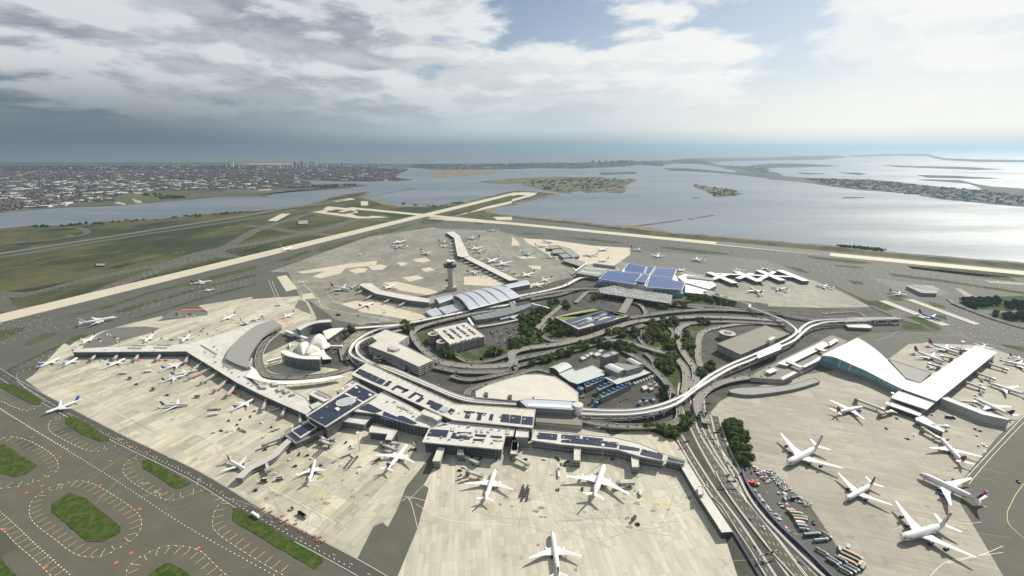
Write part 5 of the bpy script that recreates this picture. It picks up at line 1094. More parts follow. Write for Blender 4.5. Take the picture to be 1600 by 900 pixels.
er_('elevated road looping round the left of the car park with round ramps', 13, 8, ('F', 1130, 650, 1040, 580, 990, 515, 985, 470, 1050, 435, 1200, 395, 1400, 352, 1600, 322), ('G', 0, 278, 150, 246, 300, 218, 420, 205), top='deck_pale')
er_('long pale access road passing the front of the silver vaults', 13, 7, ('F', 560, 455, 700, 445, 900, 428, 1050, 400, 1200, 370, 1400, 330, 1600, 300), ('G', 0, 262, 200, 220, 330, 185, 420, 140, 520, 128), top='track_white', kerb=1.2, lines=False)
er_('wide road curving below the round ramped car park to the east', 17, 6, ('F', 1100, 640, 1200, 672, 1400, 690, 1600, 672), ('G', 0, 608, 100, 575, 300, 548, 480, 505, 620, 455, 760, 412, 900, 395, 1150, 380, 1400, 385, 1700, 405), top='deck_pale')
er_('road just south of the wide curving road', 14, 5, ('F', 1120, 690, 1300, 722, 1600, 712), ('G', 0, 655, 200, 608, 400, 565, 560, 525, 700, 470, 830, 430))
er_('lowest curving road above the beige hall', 10, 5, ('F', 1220, 748, 1350, 772, 1600, 722), ('G', 0, 700, 150, 655, 260, 625, 420, 580, 540, 540))
er_('narrow ramp curling under the round ramped car park', 9, 5, ('F', 1230, 600, 1300, 650, 1400, 662, 1500, 645, 1600, 610))
er_('ramp curving down past the power plant', 12, 6, ('G', 540, 532, 680, 528, 800, 560, 900, 590, 1000, 612), top='deck_pale')
er_('long ramp sweeping round the right of the power plant', 12, 6, ('G', 700, 590, 790, 640, 860, 690, 930, 750, 985, 820, 1010, 900), ('K', 1015, 60, 1000, 120, 920, 170, 760, 205, 560, 215, 440, 205))
er_('middle ramp descending through the trees', 14, 5, ('G', 990, 605, 1030, 640, 1080, 700, 1092, 780, 1080, 860), top='deck_pale')
er_('right ramp descending through the trees', 13, 5, ('G', 1100, 425, 1045, 455, 1040, 510, 1060, 580, 1105, 650, 1145, 710, 1145, 790, 1110, 860), top='deck_pale')
er_('little loop ramp in the wooded island', 8, 4, ('G', 830, 605, 870, 640, 890, 680, 850, 690, 800, 650))
er_('road arc in the wooded round island', 8, 3, ('G', 960, 430, 1010, 480, 985, 540, 930, 575, 860, 575, 800, 520, 800, 460))
er_('pale curved drive round the grey brown car park', 12, 2.5, ('G', 1600, 415, 1400, 428, 1250, 455, 1180, 490, 1165, 560, 1165, 640, 1200, 720, 1270, 780), top='deck_pale', pier=0)
er_('upper highway lanes below the louvred canopy', 15, 6, ('G', 740, 385, 850, 368, 1000, 348, 1200, 335, 1400, 338, 1700, 360), top='deck')
er_('second highway lanes east of the green roofed car park', 13, 4, ('G', 1050, 430, 1200, 412, 1400, 410, 1700, 428), top='deck')
er_('far highway viaduct along the trees', 11, 6, ('G', 1000, 295, 1100, 302, 1300, 318, 1500, 340), ('H', 0, 348, 200, 385, 330, 398, 600, 398, 830, 388), top='deck')
er_('pale ramp arching down from the louvred canopy', 9, 5, ('G', 745, 285, 800, 305, 830, 340, 835, 375), top='deck_pale')
er_('road climbing left of the green roofed car park', 10, 4, ('G', 310, 310, 260, 350, 200, 400, 150, 450), top='deck_pale')
er_('loop road under the left trees of the green roofed car park', 9, 3, ('G', 260, 380, 190, 440, 180, 480, 250, 530, 400, 510))
er_('ramps fanning out left of the louvred canopy', 12, 6, ('G', 120, 270, 300, 240, 420, 205, 540, 205))
er_('inner ramp curling round the small lot before the louvred canopy', 9, 5, ('G', 400, 290, 440, 250, 480, 222, 560, 225, 620, 240), top='deck_pale')
er_('front drop-off road under the louvred canopy', 16, 5, ('G', 540, 232, 760, 262, 1000, 300, 1200, 325), top='deck')
er_('ring road outside the oval plaza', 14, 3, ('a', 350, 250, 240, 340, 170, 450, 160, 560, 220, 670, 420, 702, 700, 695, 900, 665, 1100, 600), top='deck', pier=0)
er_('curving road between shell hall and guideway', 15, 3, ('F', 560, 650, 545, 580, 570, 540, 660, 470, 780, 445), top='deck_pale', pier=0)
er_('inner curving lane beside the guideway loop', 10, 4, ('F', 660, 690, 605, 640, 590, 580, 640, 510, 740, 468, 900, 440), top='deck')
er_('drop-off road along the bent headhouse', 12, 7, ('b', 240, 402, 330, 432, 520, 510, 700, 582, 880, 658, 1000, 672, 1290, 690), top='deck')
er_('loop road around the foot of the guideway', 10, 7, ('K', 440, 225, 560, 250, 700, 262, 900, 262, 1010, 245, 1045, 205, 1045, 150, 1025, 90), top='deck')
er_('curved road round the corner of the right apron', 13, 6, ('h', 600, 540, 450, 560, 330, 590, 230, 640, 170, 700, 150, 760, 175, 850), ('K', 1200, 180, 1215, 245), top='deck_pale')
er_('taxiway underpass road on the far right', 10, 1.5, ('H', 340, 360, 470, 350, 560, 352, 610, 380), pier=0)
er_('service road past the right hand woods', 12, 2, ('H', 1130, 270, 1200, 310, 1350, 370, 1500, 420, 1700, 470), top='deck', pier=0)
er_('motorway ramp climbing towards the far right', 11, 3, ('H', 1150, 290, 1250, 330, 1400, 385, 1500, 415), pier=0, top='deck')
er_('access lane under the taxiway bridges', 10, 1.2, ('H', 640, 310, 760, 360, 850, 400, 950, 425), pier=0)
# taxiway bridges
for q, lb in [((690, 280, 740, 278, 1140, 432, 1090, 436), 'nearer pale taxiway bridge with a blue jet on it'), ((860, 272, 905, 270, 1330, 425, 1290, 430), 'farther pale taxiway bridge')]:
    building('taxiway_bridge', lb, W('H', 1.2, *q), 1.2, 'concrete', 'concrete', fh=0, over=.2, cat='taxiway bridge', para=False, slab=.4)
er_('grey curved access road around the top of the huge beige hall', 10, 2, ('i', 340, 500, 330, 460, 240, 390, 150, 330, 60, 298, -40, 290), ('b', 1180, 510, 1060, 545, 960, 585, 940, 620), top='deck', pier=0)
# expressway down to the lower right, on the ground
hw = []
for nm, wd, pts in [('road', 17, W('K', 0, 1080, 0, 1075, 80, 1110, 180, 1200, 370, 1330, 590, 1450, 760, 1560, 900, 1680, 1060, 1900, 1360)), ('road', 15, W('K', 0, 1170, 60, 1170, 140, 1195, 280, 1290, 440, 1420, 620, 1560, 790, 1700, 960, 1960, 1290)), ('road', 9, W('K', 0, 1040, 320, 1120, 460, 1260, 680, 1400, 870, 1500, 1020, 1700, 1330)), ('road', 11, W('L', 0, 150, 150, 180, 260, 245, 400, 330, 540, 450, 680, 560, 800, 680, 920, 820, 1060))]:
    p = smooth(pts, 6); mb = MB(); ribbon(mb, p, wd, .28 + .004 * len(hw)); structure('road', mb, M['expressway']); hw.append((p, wd))
mb = MB()
for p, wd in hw:
    for s_ in (-1, 1): ribbon(mb, offset(p, s_ * (wd / 2 + .9)), 1.8, .31)
structure('road_shoulder', mb, M['concrete'])
mb = MB()
for p, wd in hw:
    for k in (-.46, .46): ribbon(mb, offset(p, wd * k), .35, .32)
    for k in ((-.22, 0, .22) if wd > 12 else (0,)):
        for x, y, z_, hd in walk(offset(p, wd * k), 12):
            mb.box((x, y), (4, .25, .02), hd, z0=.31)
structure('road_markings', mb, M['white_line'])
def wall(label, pts, wd, ht, m, z0=0.0, name='barrier_wall', n=6):
    p = smooth(pts, n); c0 = centroid(p); q = rel(p, c0); pl = offset(q, wd / 2) + offset(q, -wd / 2)[::-1]
    mb = MB(); mb.prism(pl, 0, ht); o = mb.build(name, M[m], None, (*c0, z0)); tag(o, label, 'wall'); return o
M['wall_navy'] = mat('navy_wall', (0.035, 0.04, 0.09), 0.7, var=0.15, vscale=0.1)
wall('dark navy sound wall between expressway and lorry yard', W('k', 0, 145, 90, 180, 190, 270, 330, 430, 520, 620, 700, 820, 900, 960, 1040), 2.5, 5, 'wall_navy', .25)
wall('pale ramp wall at the right edge of the expressway', W('k', 0, 120, 130, 200, 290, 310, 440, 460, 600, 620, 760, 790, 920, 900, 1010), 3, 2.2, 'concrete', .25)
wall('pale median barrier between the two carriageways', W('k', 0, -60, 90, 0, 210, 130, 400, 330, 660, 480, 830, 600, 960), 1.6, 1.4, 'concrete', .3)
wall('pale left barrier of the expressway beside the narrow concourse', W('k', 0, -80, 290, 0, 380, 100, 540, 220, 720, 300, 860, 380, 980), 1.2, 1.4, 'concrete', .3)
wall('blue grey fence along the foot of the narrow concourse', W('k', 0, -20, 440, 90, 600, 200, 780, 270, 900), 1, 2.5, 'wall_navy', .25)
# guideways of the train
def track(label, wd, z, *segs, **kw):
    pts = []
    for s_ in segs: pts += W(s_[0], z, *s_[1:])
    return elevated('train_guideway', label, pts, z, wd, 'track_white', 'track_white', pier=30, th=1.6, kerb=1.0, cat='guideway', lines=False, group=None)
track('right upper train track from drum past the car park station', 5.2, 13, ('i', 355, 597, 560, 607, 750, 603, 900, 578, 1050, 530, 1200, 452, 1330, 345, 1500, 250), ('h', 585, 372, 800, 276, 888, 228, 925, 192, 895, 150, 820, 102, 700, 52, 560, 0), ('G', 1480, 300, 1330, 262, 1250, 240))
track('right lower train track from drum out past the shed', 5.2, 13, ('i', 340, 632, 560, 638, 760, 632, 950, 600, 1100, 545), ('h', 150, 632, 400, 482, 590, 404, 800, 308, 900, 262, 960, 210, 1030, 155, 1130, 122, 1250, 110, 1500, 103), ('H', 500, 400, 830, 392))
track('short upper train track branching at the junction', 5, 13, ('h', 938, 200, 965, 160, 1030, 118, 1130, 100, 1300, 94, 1500, 90), ('H', 500, 390, 800, 385))
track('outer left train track looping round the stepped white block', 5, 13, ('F', 930, 430, 760, 460, 640, 520, 592, 580, 600, 620, 690, 665), ('b', 400, 425, 560, 490, 700, 550, 850, 612, 1000, 648, 1290, 662))
track('inner left train track looping round the stepped white block', 5, 13, ('b', 480, 160, 290, 203, 190, 245, 168, 290, 195, 342, 300, 402, 540, 500, 700, 566, 850, 628, 1000, 665, 1290, 682))
track('silver train tracks below the lens shaped hall', 6, 4, ('f', 690, 712, 900, 680, 1100, 635), ('G', 0, 385, 60, 370))
track('short white track beside the silver tracks', 5, 4, ('f', 915, 635, 1000, 615, 1100, 590))
tube('passage', 'white footbridge between car park and lens shaped hall', *W('f', 9, 590, 625, 640, 700), 9, 5, 3)
tube('passage', 'thin white footbridge over the trees by the silver vaults', *W('f', 9, 1225, 480, 1400, 525), 9, 4, 3)
# sign gantries over the expressway
def gantry(p, q, label):
    a, b_ = Vector((*p, .3)), Vector((*q, .3)); root = empty('sign_gantry', a); tag(root, label, 'sign gantry', 'sign gantries over the expressway'); d = b_ - a
    mb = MB(); mb.cyl((0, 0), .35, .3, 0, 8, 6); mb.build('post', M['metal_grey'], root); mb = MB(); mb.cyl((d.x, d.y), .35, .3, 0, 8, 6); mb.build('post', M['metal_grey'], root)
    mb = MB(); mb.bar((0, 0, 8), (d.x, d.y, 8), .8, .3); mb.bar((0, 0, 6.8), (d.x, d.y, 6.8), .8, .3); mb.build('truss', M['metal_dark'], root)
    for t_ in (.3, .6):
        c_ = d * t_; mb = MB(); mb.bar((c_.x, c_.y, 7.4), tuple(c_ + d.normalized() * 5 + Vector((0, 0, 7.4))), .25, 3); mb.build('sign_panel', M['metal_dark'], root)
gantry(*W('K', 0, 1058, 395, 1105, 385), 'upper left gantry near the concourse corner')
gantry(*W('K', 0, 1235, 335, 1300, 330), 'second gantry with dark panels')
gantry(*W('K', 0, 1300, 640, 1415, 640), 'gantry halfway down the expressway')
gantry(*W('k', 0, 270, 790, 415, 745), 'lowest gantry near the frame bottom')
gantry(*W('K', 0, 1195, 150, 1230, 148), 'far gantry on the curved apron road')
gantry(*W('K', 0, 1120, 235, 1170, 232), 'gantry under the white guideways')
# ================================================================ AIRCRAFT
def paint(name, c, rough=0.5): return mat('paint_' + name, c, rough, 0.0, spec=.3, var=.05, vscale=.3)
PA = {k: paint(k, c) for k, c in dict(white=(0.64, 0.64, 0.645), navy=(0.018, 0.022, 0.10), blue=(0.03, 0.10, 0.36), red=(0.52, 0.035, 0.05), maroon=(0.22, 0.02, 0.07), silver=(0.50, 0.52, 0.55), sky=(0.10, 0.38, 0.55), teal=(0.03, 0.22, 0.30), orange=(0.36, 0.16, 0.10), steel=(0.20, 0.23, 0.26), steelblue=(0.17, 0.25, 0.31), tealgrey=(0.05, 0.11, 0.13), black=(0.03, 0.03, 0.035), green=(0.025, 0.12, 0.07)).items()}
M['tyre'] = mat('rubber', (0.02, 0.02, 0.02), 0.9)
KIND = dict(narrow=dict(L=38, S=35, D=4.0, ne=2, h=3.4, fin=6.6), wide=dict(L=64, S=61, D=6.0, ne=2, h=5.2, fin=10), four=dict(L=68, S=62, D=6.4, ne=4, h=5.4, fin=11), giant=dict(L=72, S=80, D=8.0, ne=4, h=6.6, fin=16.5))
_ac = {}
def lofted(mb, st, n=14, mi=0):
    """st: (x, z centre, half width, half height)"""
    rings = [[(x, hw * cos(2 * pi * k / n), z + hh * sin(2 * pi * k / n)) for k in range(n)] for x, z, hw, hh in st]
    mb.ring(rings, mi, closed=True, capa=True, capb=True)
def foil(mb, root, tip, tc, kink=None, vertical=False, mi=0):
    """tapered surface: root=(x_le, y, z, chord), tip likewise, tc = thickness share"""
    secs = [root] + ([kink] if kink else []) + [tip]; rings = []
    for x, y, z, c_ in secs:
        r = []
        for u, v in ((0, 0), (.12, .5), (.4, .6), (1, .04), (1, -.04), (.4, -.4), (.12, -.4)):
            d = v * tc * c_
            r.append((x - u * c_, y + (d if vertical else 0), z + (0 if vertical else d)))
        rings.append(r)
    mb.ring(rings, mi, closed=True, capa=True, capb=True)
def make_aircraft(kind, body, fin, eng, ribbon_=False, cheat=None, wing='white'):
    key = (kind, body, fin, eng, ribbon_, cheat, wing)
    if key in _ac: return copy_tree(_ac[key])
    k = KIND[kind]; L, S, D, h = k['L'], k['S'], k['D'], k['h']; R_ = D / 2; tall = 1.12 if kind == 'giant' else 1.0
    root = empty('aircraft', (0, 0, 0)); x0 = L / 2
    mb = MB(); prof = [(0, -.25, .02), (.012, -.2, .28), (.035, -.12, .52), (.07, -.04, .78), (.12, 0, .96), (.18, 0, 1), (.62, 0, 1), (.72, .06, .94), (.82, .2, .72), (.91, .36, .42), (.97, .46, .2), (1, .5, .08)]
    lofted(mb, [(x0 - a * L, h + b_ * R_, r * R_, r * R_ * tall) for a, b_, r in prof], 16); mb.build('fuselage', PA[body], root, smooth_=True)
    mb = MB(); lofted(mb, [(x0 - a * L, h + .22 * R_ * 1, r * R_ * 1.012, r * R_ * .42) for a, r in ((.040, .60), (.052, .74), (.066, .80))], 16); mb.build('cockpit_window', PA['black'], root)
    mb = MB()
    for s_ in (1, -1): mb.bar((x0 - .13 * L, s_ * R_ * 1.0, h + .25), (x0 - .80 * L, s_ * R_ * .86, h + .45), .12, .35)
    mb.build('window_line', PA['silver'] if body == 'white' else PA['white'], root)
    if kind == 'giant':
        mb = MB()
        for s_ in (1, -1): mb.bar((x0 - .13 * L, s_ * R_ * .9, h + 2.2), (x0 - .78 * L, s_ * R_ * .80, h + 2.2), .12, .3)
        mb.build('window_line', PA['silver'], root)
    if cheat:
        mb = MB()
        for s_ in (1, -1):
            mb.bar((x0 - .085 * L, s_ * R_ * .86, h + .30 * R_), (x0 - .20 * L, s_ * R_ * .98, h + .34 * R_), .12, .55)
        mb.build('nose_ribbon', PA['red'], root)
        mb = MB()
        for s_ in (1, -1): mb.bar((x0 - .09 * L, s_ * R_ * .88, h + .14 * R_), (x0 - .16 * L, s_ * R_ * .985, h + .18 * R_), .12, .4)
        mb.build('nose_ribbon', PA['navy'], root)
        mb = MB(); lofted(mb, [(x0 - a * L, h - .62 * R_, r * R_ * .80, r * R_ * .40) for a, r in ((.06, .6), (.14, 1), (.62, 1), (.74, .8), (.80, .4))], 12); mb.build('belly', PA['navy'], root)
    wx = x0 - .33 * L; rc = L * .20 if kind != 'giant' else L * .24; zt = h - .45 * R_
    for s_ in (1, -1):
        mb = MB(); dih = S * .055; kf = .36; sweep = S * .5 * (.56 if kind != 'giant' else .62)
        foil(mb, (wx, s_ * R_ * .5, zt, rc), (wx - sweep, s_ * S / 2, zt + dih, rc * .16), .11, kink=(wx - sweep * kf, s_ * S / 2 * kf, zt + dih * kf * .8, rc * .56))
        if kind != 'giant': foil(mb, (wx - sweep - rc * .01, s_ * S / 2, zt + dih, rc * .15), (wx - sweep - rc * .14, s_ * (S / 2 + .25), zt + dih + 2.1, rc * .07), .1)
        mb.build('wing', PA[wing], root)
        el = (.33,) if k['ne'] == 2 else (.30, .56)
        for t_ in el:
            ex = wx - sweep * t_ + rc * .13; ey = s_ * S / 2 * t_; er = D * (.29 if k['ne'] == 2 else .235); ez = zt + dih * t_ - er * 1.15
            mb = MB(); lofted(mb, [(ex + er * 1.3, ez, er * .86, er * .86), (ex + er * 1.2, ez, er, er), (ex - er * .2, ez, er * 1.02, er * 1.02), (ex - er * 1.7, ez, er * .66, er * .66), (ex - er * 2.4, ez, er * .25, er * .25)], 12); e_ = mb.build('engine', PA[eng], root, smooth_=True)
            mb = MB(); mb.bar((ex + er * .3, ey * 1, ez + er * .9), (ex - er * 2.6, ey, ez + er * 1.25), .35, .7); p_ = mb.build('pylon', PA['silver'], e_); e_.location = (0, ey, 0); p_.location = (0, -ey, 0)
            mb = MB(); mb.ring([[(ex + er * 1.31, er * .8 * cos(2 * pi * q / 12), ez + er * .8 * sin(2 * pi * q / 12)) for q in range(12)]] * 1 + [[(ex + er * 1.312, .01 * cos(2 * pi * q / 12), ez + .01 * sin(2 * pi * q / 12)) for q in range(12)]], closed=True); mb.build('intake', PA['black'], e_)
        mb = MB(); foil(mb, (x0 - .885 * L, s_ * R_ * .15, h + .42 * R_, rc * .42), (x0 - .885 * L - S * .10, s_ * S * .165, h + .6 * R_ + .8, rc * .18), .1); mb.build('tailplane', PA[wing], root)
    fh = k['fin']; fx = x0 - .80 * L; fc = L * .155; fz = h + .55 * R_
    mb = MB(); foil(mb, (fx, 0, fz, fc), (fx - fh * .82, 0, fz + fh, fc * .42), .10, vertical=True); f_ = mb.build('fin', PA[fin], root)
    if ribbon_:
        def strip(za, zb, off0, off1, col):
            for s_ in (1, -1):
                mb = MB(); v = []
                def P_(z_, u): c_ = fc + (fc * .42 - fc) * z_; return (fx - fh * .82 * z_ - u * c_, s_ * (.30 + .17 * (1 - z_) * (1 - abs(u - .4))), fz + fh * z_)
                mb.add([P_(za, .06), P_(zb, .06), P_(off1, .97), P_(off0, .97)], [(0, 1, 2, 3) if s_ > 0 else (3, 2, 1, 0)]); mb.build('fin_ribbon', PA[col], f_)
        strip(.62, .98, .30, .80, 'red'); strip(.36, .56, .12, .50, 'navy'); strip(.06, .32, .0, .20, 'red')
    for gx, gy in ((x0 - .11 * L, 0), (x0 - .53 * L, S * .055), (x0 - .53 * L, -S * .055)):
        mb = MB(); mb.bar((gx, gy, h - .5 * R_), (gx, gy, .6), .35, .35)
        for dx_ in ((0,) if gy == 0 else (-.9, .9)):
            for dy_ in (-.45, .45):
                n = 10; mb.ring([[(gx + dx_ + .6 * cos(2 * pi * q / n), gy + dy_ + w_, .6 + .6 * sin(2 * pi * q / n)) for q in range(n)] for w_ in (-.18, .18)], closed=True, capa=True, capb=True)
        mb.build('landing_gear', M['tyre'], root)
    _ac[key] = root
    return root
_used_keys = set()
def plane(tile, nose, tail, kind, livery, label, sy=None, sx=None):
    body, fin, eng, rib, cheat = LIV[livery]; k = KIND[kind]
    a = Vector(W(tile, k['h'], *nose)[0]); b_ = Vector(W(tile, k['h'] + 1, *tail)[0]); d = a - b_
    o = make_aircraft(kind, body, fin, eng, rib, cheat)
    s_ = sx or max(.72, min(1.18, d.length / k['L'])); m_ = (a + b_) / 2
    o.location = (m_.x, m_.y, .26); o.rotation_euler[2] = atan2(d.y, d.x); sy_ = sy or (s_ + 1) / 2
    o.scale = (s_, sy_, (s_ + sy_) / 2); tag(o, label, 'aircraft')
    GROUP = 'aircraft parked and taxiing at the airport'; o['group'] = GROUP
    FLEET.append((m_.x, m_.y, k['L'] * s_ * .6)); return o
FLEET = []
LIV = dict(white=('white', 'white', 'white', False, None), ba=('white', 'white', 'navy', True, True), ba2=('white', 'maroon', 'navy', True, True), lh=('white', 'navy', 'white', False, None), jb=('white', 'blue', 'blue', False, None), jbn=('white', 'navy', 'blue', False, None),
           delta=('white', 'maroon', 'white', False, None), red=('white', 'red', 'white', False, None), silver=('silver', 'silver', 'silver', False, None), sky=('sky', 'sky', 'sky', False, None), dark=('white', 'black', 'silver', False, None), blueb=('blue', 'navy', 'white', False, None), teal=('white', 'teal', 'white', False, None), orange=('white', 'orange', 'white', False, None))
for args in [
    ('K', (578, 500), (511, 703), 'giant', 'white', 'all white four engine jumbo alone on the near central apron', .97),
    ('J', (1497, 528), (1432, 728), 'wide', 'white', 'white twin jet beside the two white fuel trucks', 1.0),
    ('J', (950, 372), (815, 540), 'wide', 'lh', 'white twin jet with dark blue fin pointing at the L shaped block', .95),
    ('I', (1481, 343), (1446, 475), 'narrow', 'white', 'slim white jet near yellow painted stands at left', 1.0),
    ('I', (1152, 402), (1066, 352), 'narrow', 'jbn', 'white jet with navy fin beside the end of the curving corridor', 1.0),
    ('l', (735, 250), (830, 905), 'wide', 'lh', 'nearest jet with dark tail at the bottom edge of the picture', .9),
    ('L', (487, 374), (640, 291), 'giant', 'ba', 'jumbo with red striped fin near the roadside trees, farthest left of its kind', None),
    ('L', (763, 540), (898, 462), 'wide', 'ba2', 'twin jet with red fin in the middle of the right apron', None),
    ('L', (1020, 722), (1236, 657), 'giant', 'ba', 'lowest jumbo on the right apron with red striped fin', None),
    ('L', (1106, 416), (1400, 548), 'giant', 'ba', 'jumbo with big red and blue striped fin on the boundary of the dark paving', 1.0),
    ('L', (846, 106), (715, 132), 'wide', 'ba2', 'grey white jet with red tail beside the framed boarding bridge', .95),
    ('L', (1205, 250), (1322, 372), 'wide', 'ba2', 'jet with red tail docked at the folded boarding bridge', .95),
    ('H', (1108, 664), (905, 585), 'wide', 'delta', 'jet with maroon fin, nearer of two left of the white pier', None),
    ('H', (1200, 610), (995, 540), 'wide', 'delta', 'jet with maroon fin, farther of two left of the white pier', None),
    ('H', (1468, 655), (1700, 700), 'wide', 'white', 'large white jet cut by the right edge above the middle bridge', None),
    ('H', (1372, 788), (1640, 872), 'wide', 'white', 'white jet cut by the right edge below the middle bridge', None),
    ('L', (1362, 64), (1552, 150), 'wide', 'dark', 'long white jet behind the grey walled pier', None),
    ('H', (1620, 655), (1512, 622), 'narrow', 'dark', 'small jet with dark fin at the right picture edge', None),
    ('H', (1200, 575), (1255, 590), 'narrow', 'dark', 'small jet half hidden left of the white pier end', None),
    ('H', (1340, 575), (1358, 548), 'narrow', 'dark', 'jet whose dark fin shows behind the white pier end', None),
    ('I', (214, 132), (368, 72), 'wide', 'jb', 'blue finned jet leaving the left apron onto the taxiway', .75),
    ('I', (887, 94), (752, 100), 'narrow', 'jb', 'blue finned jet alone in the middle of the left apron', 1.0),
    ('I', (1196, 68), (1095, 118), 'narrow', 'jb', 'blue finned jet nosing in near the left boarding bridges', 1.0),
    ('E', (1175, 658), (1010, 712), 'narrow', 'jb', 'blue finned jet at the bridge in the inner corner', 1.0),
    ('E', (1236, 712), (1068, 748), 'narrow', 'jb', 'blue finned jet at the first bridge of the slanting front', 1.0),
    ('E', (1150, 745), (1010, 782), 'narrow', 'dark', 'dark tailed jet close behind the blue finned one', 1.0),
    ('E', (785, 640), (670, 692), 'narrow', 'jb', 'blue finned jet between the second and third left bridges', 1.0),
    ('E', (487, 634), (398, 686), 'narrow', 'jb', 'second jet from the left tip with grey fin', 1.0),
    ('E', (378, 636), (245, 692), 'narrow', 'jb', 'leftmost jet at the tip of the terminal arm', 1.0),
    ('E', (508, 552), (602, 492), 'narrow', 'lh', 'dark finned jet behind the tip of the terminal arm', 1.0),
    ('E', (898, 542), (967, 482), 'narrow', 'lh', 'dark finned jet behind the arm, left one of two', 1.0),
    ('E', (1132, 540), (1196, 482), 'narrow', 'lh', 'dark finned jet behind the arm, right one of two', 1.0),
    ('E', (1380, 405), (1478, 360), 'narrow', 'lh', 'dark finned jet high on the north apron', 1.0),
    ('E', (1560, 432), (1500, 402), 'narrow', 'dark', 'dark jet near the dark grey curved roof', 1.0),
    ('F', (168, 388), (240, 352), 'narrow', 'dark', 'jet parked beside three red stand marks', 1.0),
    ('F', (-30, 400), (32, 385), 'narrow', 'red', 'little red tailed jet behind the dark curved roof', 1.0),
    ('E', (728, 380), (498, 420), 'giant', 'white', 'big plain white four engine jet on the left taxiway', .8),
    ('E', (1326, 155), (1190, 172), 'wide', 'delta', 'maroon finned jet on the taxiway, upper one of two', None),
    ('E', (1345, 207), (1262, 217), 'narrow', 'delta', 'maroon finned jet on the taxiway, lower one of two', None),
    ('B', (162, 768), (240, 740), 'wide', 'red', 'white jet with red fin rolling on the long runway', None),
    ('F', (592, 212), (462, 190), 'wide', 'red', 'jet with bright red fin left of the shorter pier', None),
    ('F', (300, 168), (260, 162), 'narrow', 'white', 'tiny white jet taxiing left of the bright red finned one', None),
    ('F', (742, 288), (642, 318), 'wide', 'delta', 'jet with magenta fin below the shorter pier', None),
    ('F', (800, 205), (868, 175), 'wide', 'white', 'white jet behind the shorter pier with tall fin', None),
    ('F', (560, 195), (650, 190), 'narrow', 'silver', 'silver jet at the tip of the shorter pier', None),
    ('B', (835, 740), (945, 742), 'wide', 'white', 'white jet, nearer of a pair parked far behind the tower', None),
    ('B', (850, 722), (945, 702), 'wide', 'white', 'white jet, farther of a pair parked far behind the tower', None),
    ('B', (1085, 792), (1028, 770), 'wide', 'delta', 'jet beside the pale strip left of the long pier', None),
    ('B', (640, 792), (675, 788), 'narrow', 'red', 'small red finned jet on the far left of the ramp', None),
    ('B', (1440, 640), (1515, 640), 'wide', 'white', 'white jet taxiing beyond the tip of the long pier', None),
    ('B', (1210, 735), (1138, 740), 'wide', 'red', 'red tailed jet on the left of the long pier', None),
    ('B', (1215, 712), (1135, 708), 'wide', 'delta', 'maroon tailed jet left of the long pier near its tip', None),
    ('B', (1300, 690), (1405, 685), 'wide', 'red', 'pink red finned jet right of the long pier tip', None),
    ('g', (500, 215), (620, 190), 'wide', 'white', 'white jet right of the long pier beyond its bend', None),
    ('g', (530, 232), (645, 225), 'wide', 'silver', 'silver jet right of the long pier at its bend', None),
    ('g', (640, 325), (750, 280), 'wide', 'lh', 'dark blue finned jet right of the long pier', None),
    ('g', (720, 345), (850, 312), 'giant', 'white', 'large white jet right of the long pier', .85),
    ('g', (600, 395), (470, 405), 'wide', 'delta', 'maroon finned jet right behind the control tower', None),
    ('g', (930, 440), (1045, 402), 'wide', 'dark', 'dark finned jet beyond the right end of the silver vaults', None),
    ('g', (1085, 475), (1190, 450), 'wide', 'red', 'red finned jet beyond the right end of the silver vaults', None),
    ('g', (1025, 515), (1130, 500), 'wide', 'white', 'white jet close to the right silver side vault', None),
    ('g', (1000, 262), (935, 235), 'wide', 'sky', 'sky blue jet taxiing between the two far piers', None),
    ('g', (1140, 190), (1040, 175), 'wide', 'white', 'white jet at the farthest stub wing', None),
    ('g', (1190, 155), (1110, 140), 'wide', 'silver', 'silver jet behind the farthest stub wing', None),
    ('g', (1230, 275), (1120, 270), 'wide', 'white', 'white jet between second and third stub wing', None),
    ('C', (440, 795), (540, 792), 'wide', 'white', 'white jet right of the distant grey pier', None),
    ('C', (540, 768), (608, 748), 'wide', 'silver', 'silver jet upper right of the distant grey pier', None),
    ('C', (540, 832), (605, 818), 'wide', 'red', 'red finned jet nearest to the blue roofed terminal', None),
    ('C', (820, 768), (740, 750), 'wide', 'delta', 'maroon tailed jet on the far shaded ramp', None),
    ('C', (905, 808), (918, 785), 'wide', 'white', 'white jet seen head on in the far shaded ramp', None),
    ('C', (1120, 822), (1205, 820), 'giant', 'white', 'big white jet on the far ramp above the cross pier', .9),
    ('C', (1035, 895), (1090, 880), 'narrow', 'red', 'red finned jet just right of the blue roof', None),
    ('G', (1485, 195), (1562, 238), 'wide', 'red', 'white jet with red fin below the cross shaped pier', None),
    ('H', (20, 190), (128, 215), 'wide', 'white', 'large white jet below the last cross of the pier', None),
    ('H', (305, 182), (405, 195), 'wide', 'white', 'white jet right of the cross shaped pier', None),
    ('G', (1395, 75), (1440, 95), 'wide', 'white', 'white jet behind the cross shaped pier, left one', None),
    ('G', (1560, 70), (1600, 82), 'wide', 'white', 'white jet behind the cross shaped pier, right one', None),
    ('H', (845, 240), (785, 225), 'wide', 'teal', 'greenish jet taxiing near the cargo building', None),
    ('H', (1085, 402), (935, 350), 'wide', 'blueb', 'bright blue jet crossing the nearer taxiway bridge', None),
    ('a', (462, 362), (470, 400), 'narrow', 'white', 'small vintage white airliner on the oval plaza', None)]:
    t_, n_, ta, kd, lv_, lb, *sy_ = args
    o = plane(t_, n_, ta, kd, lv_, lb, *(sy_ or []))
    if 'vintage' in lb: o.scale = (.75, .85, .8)
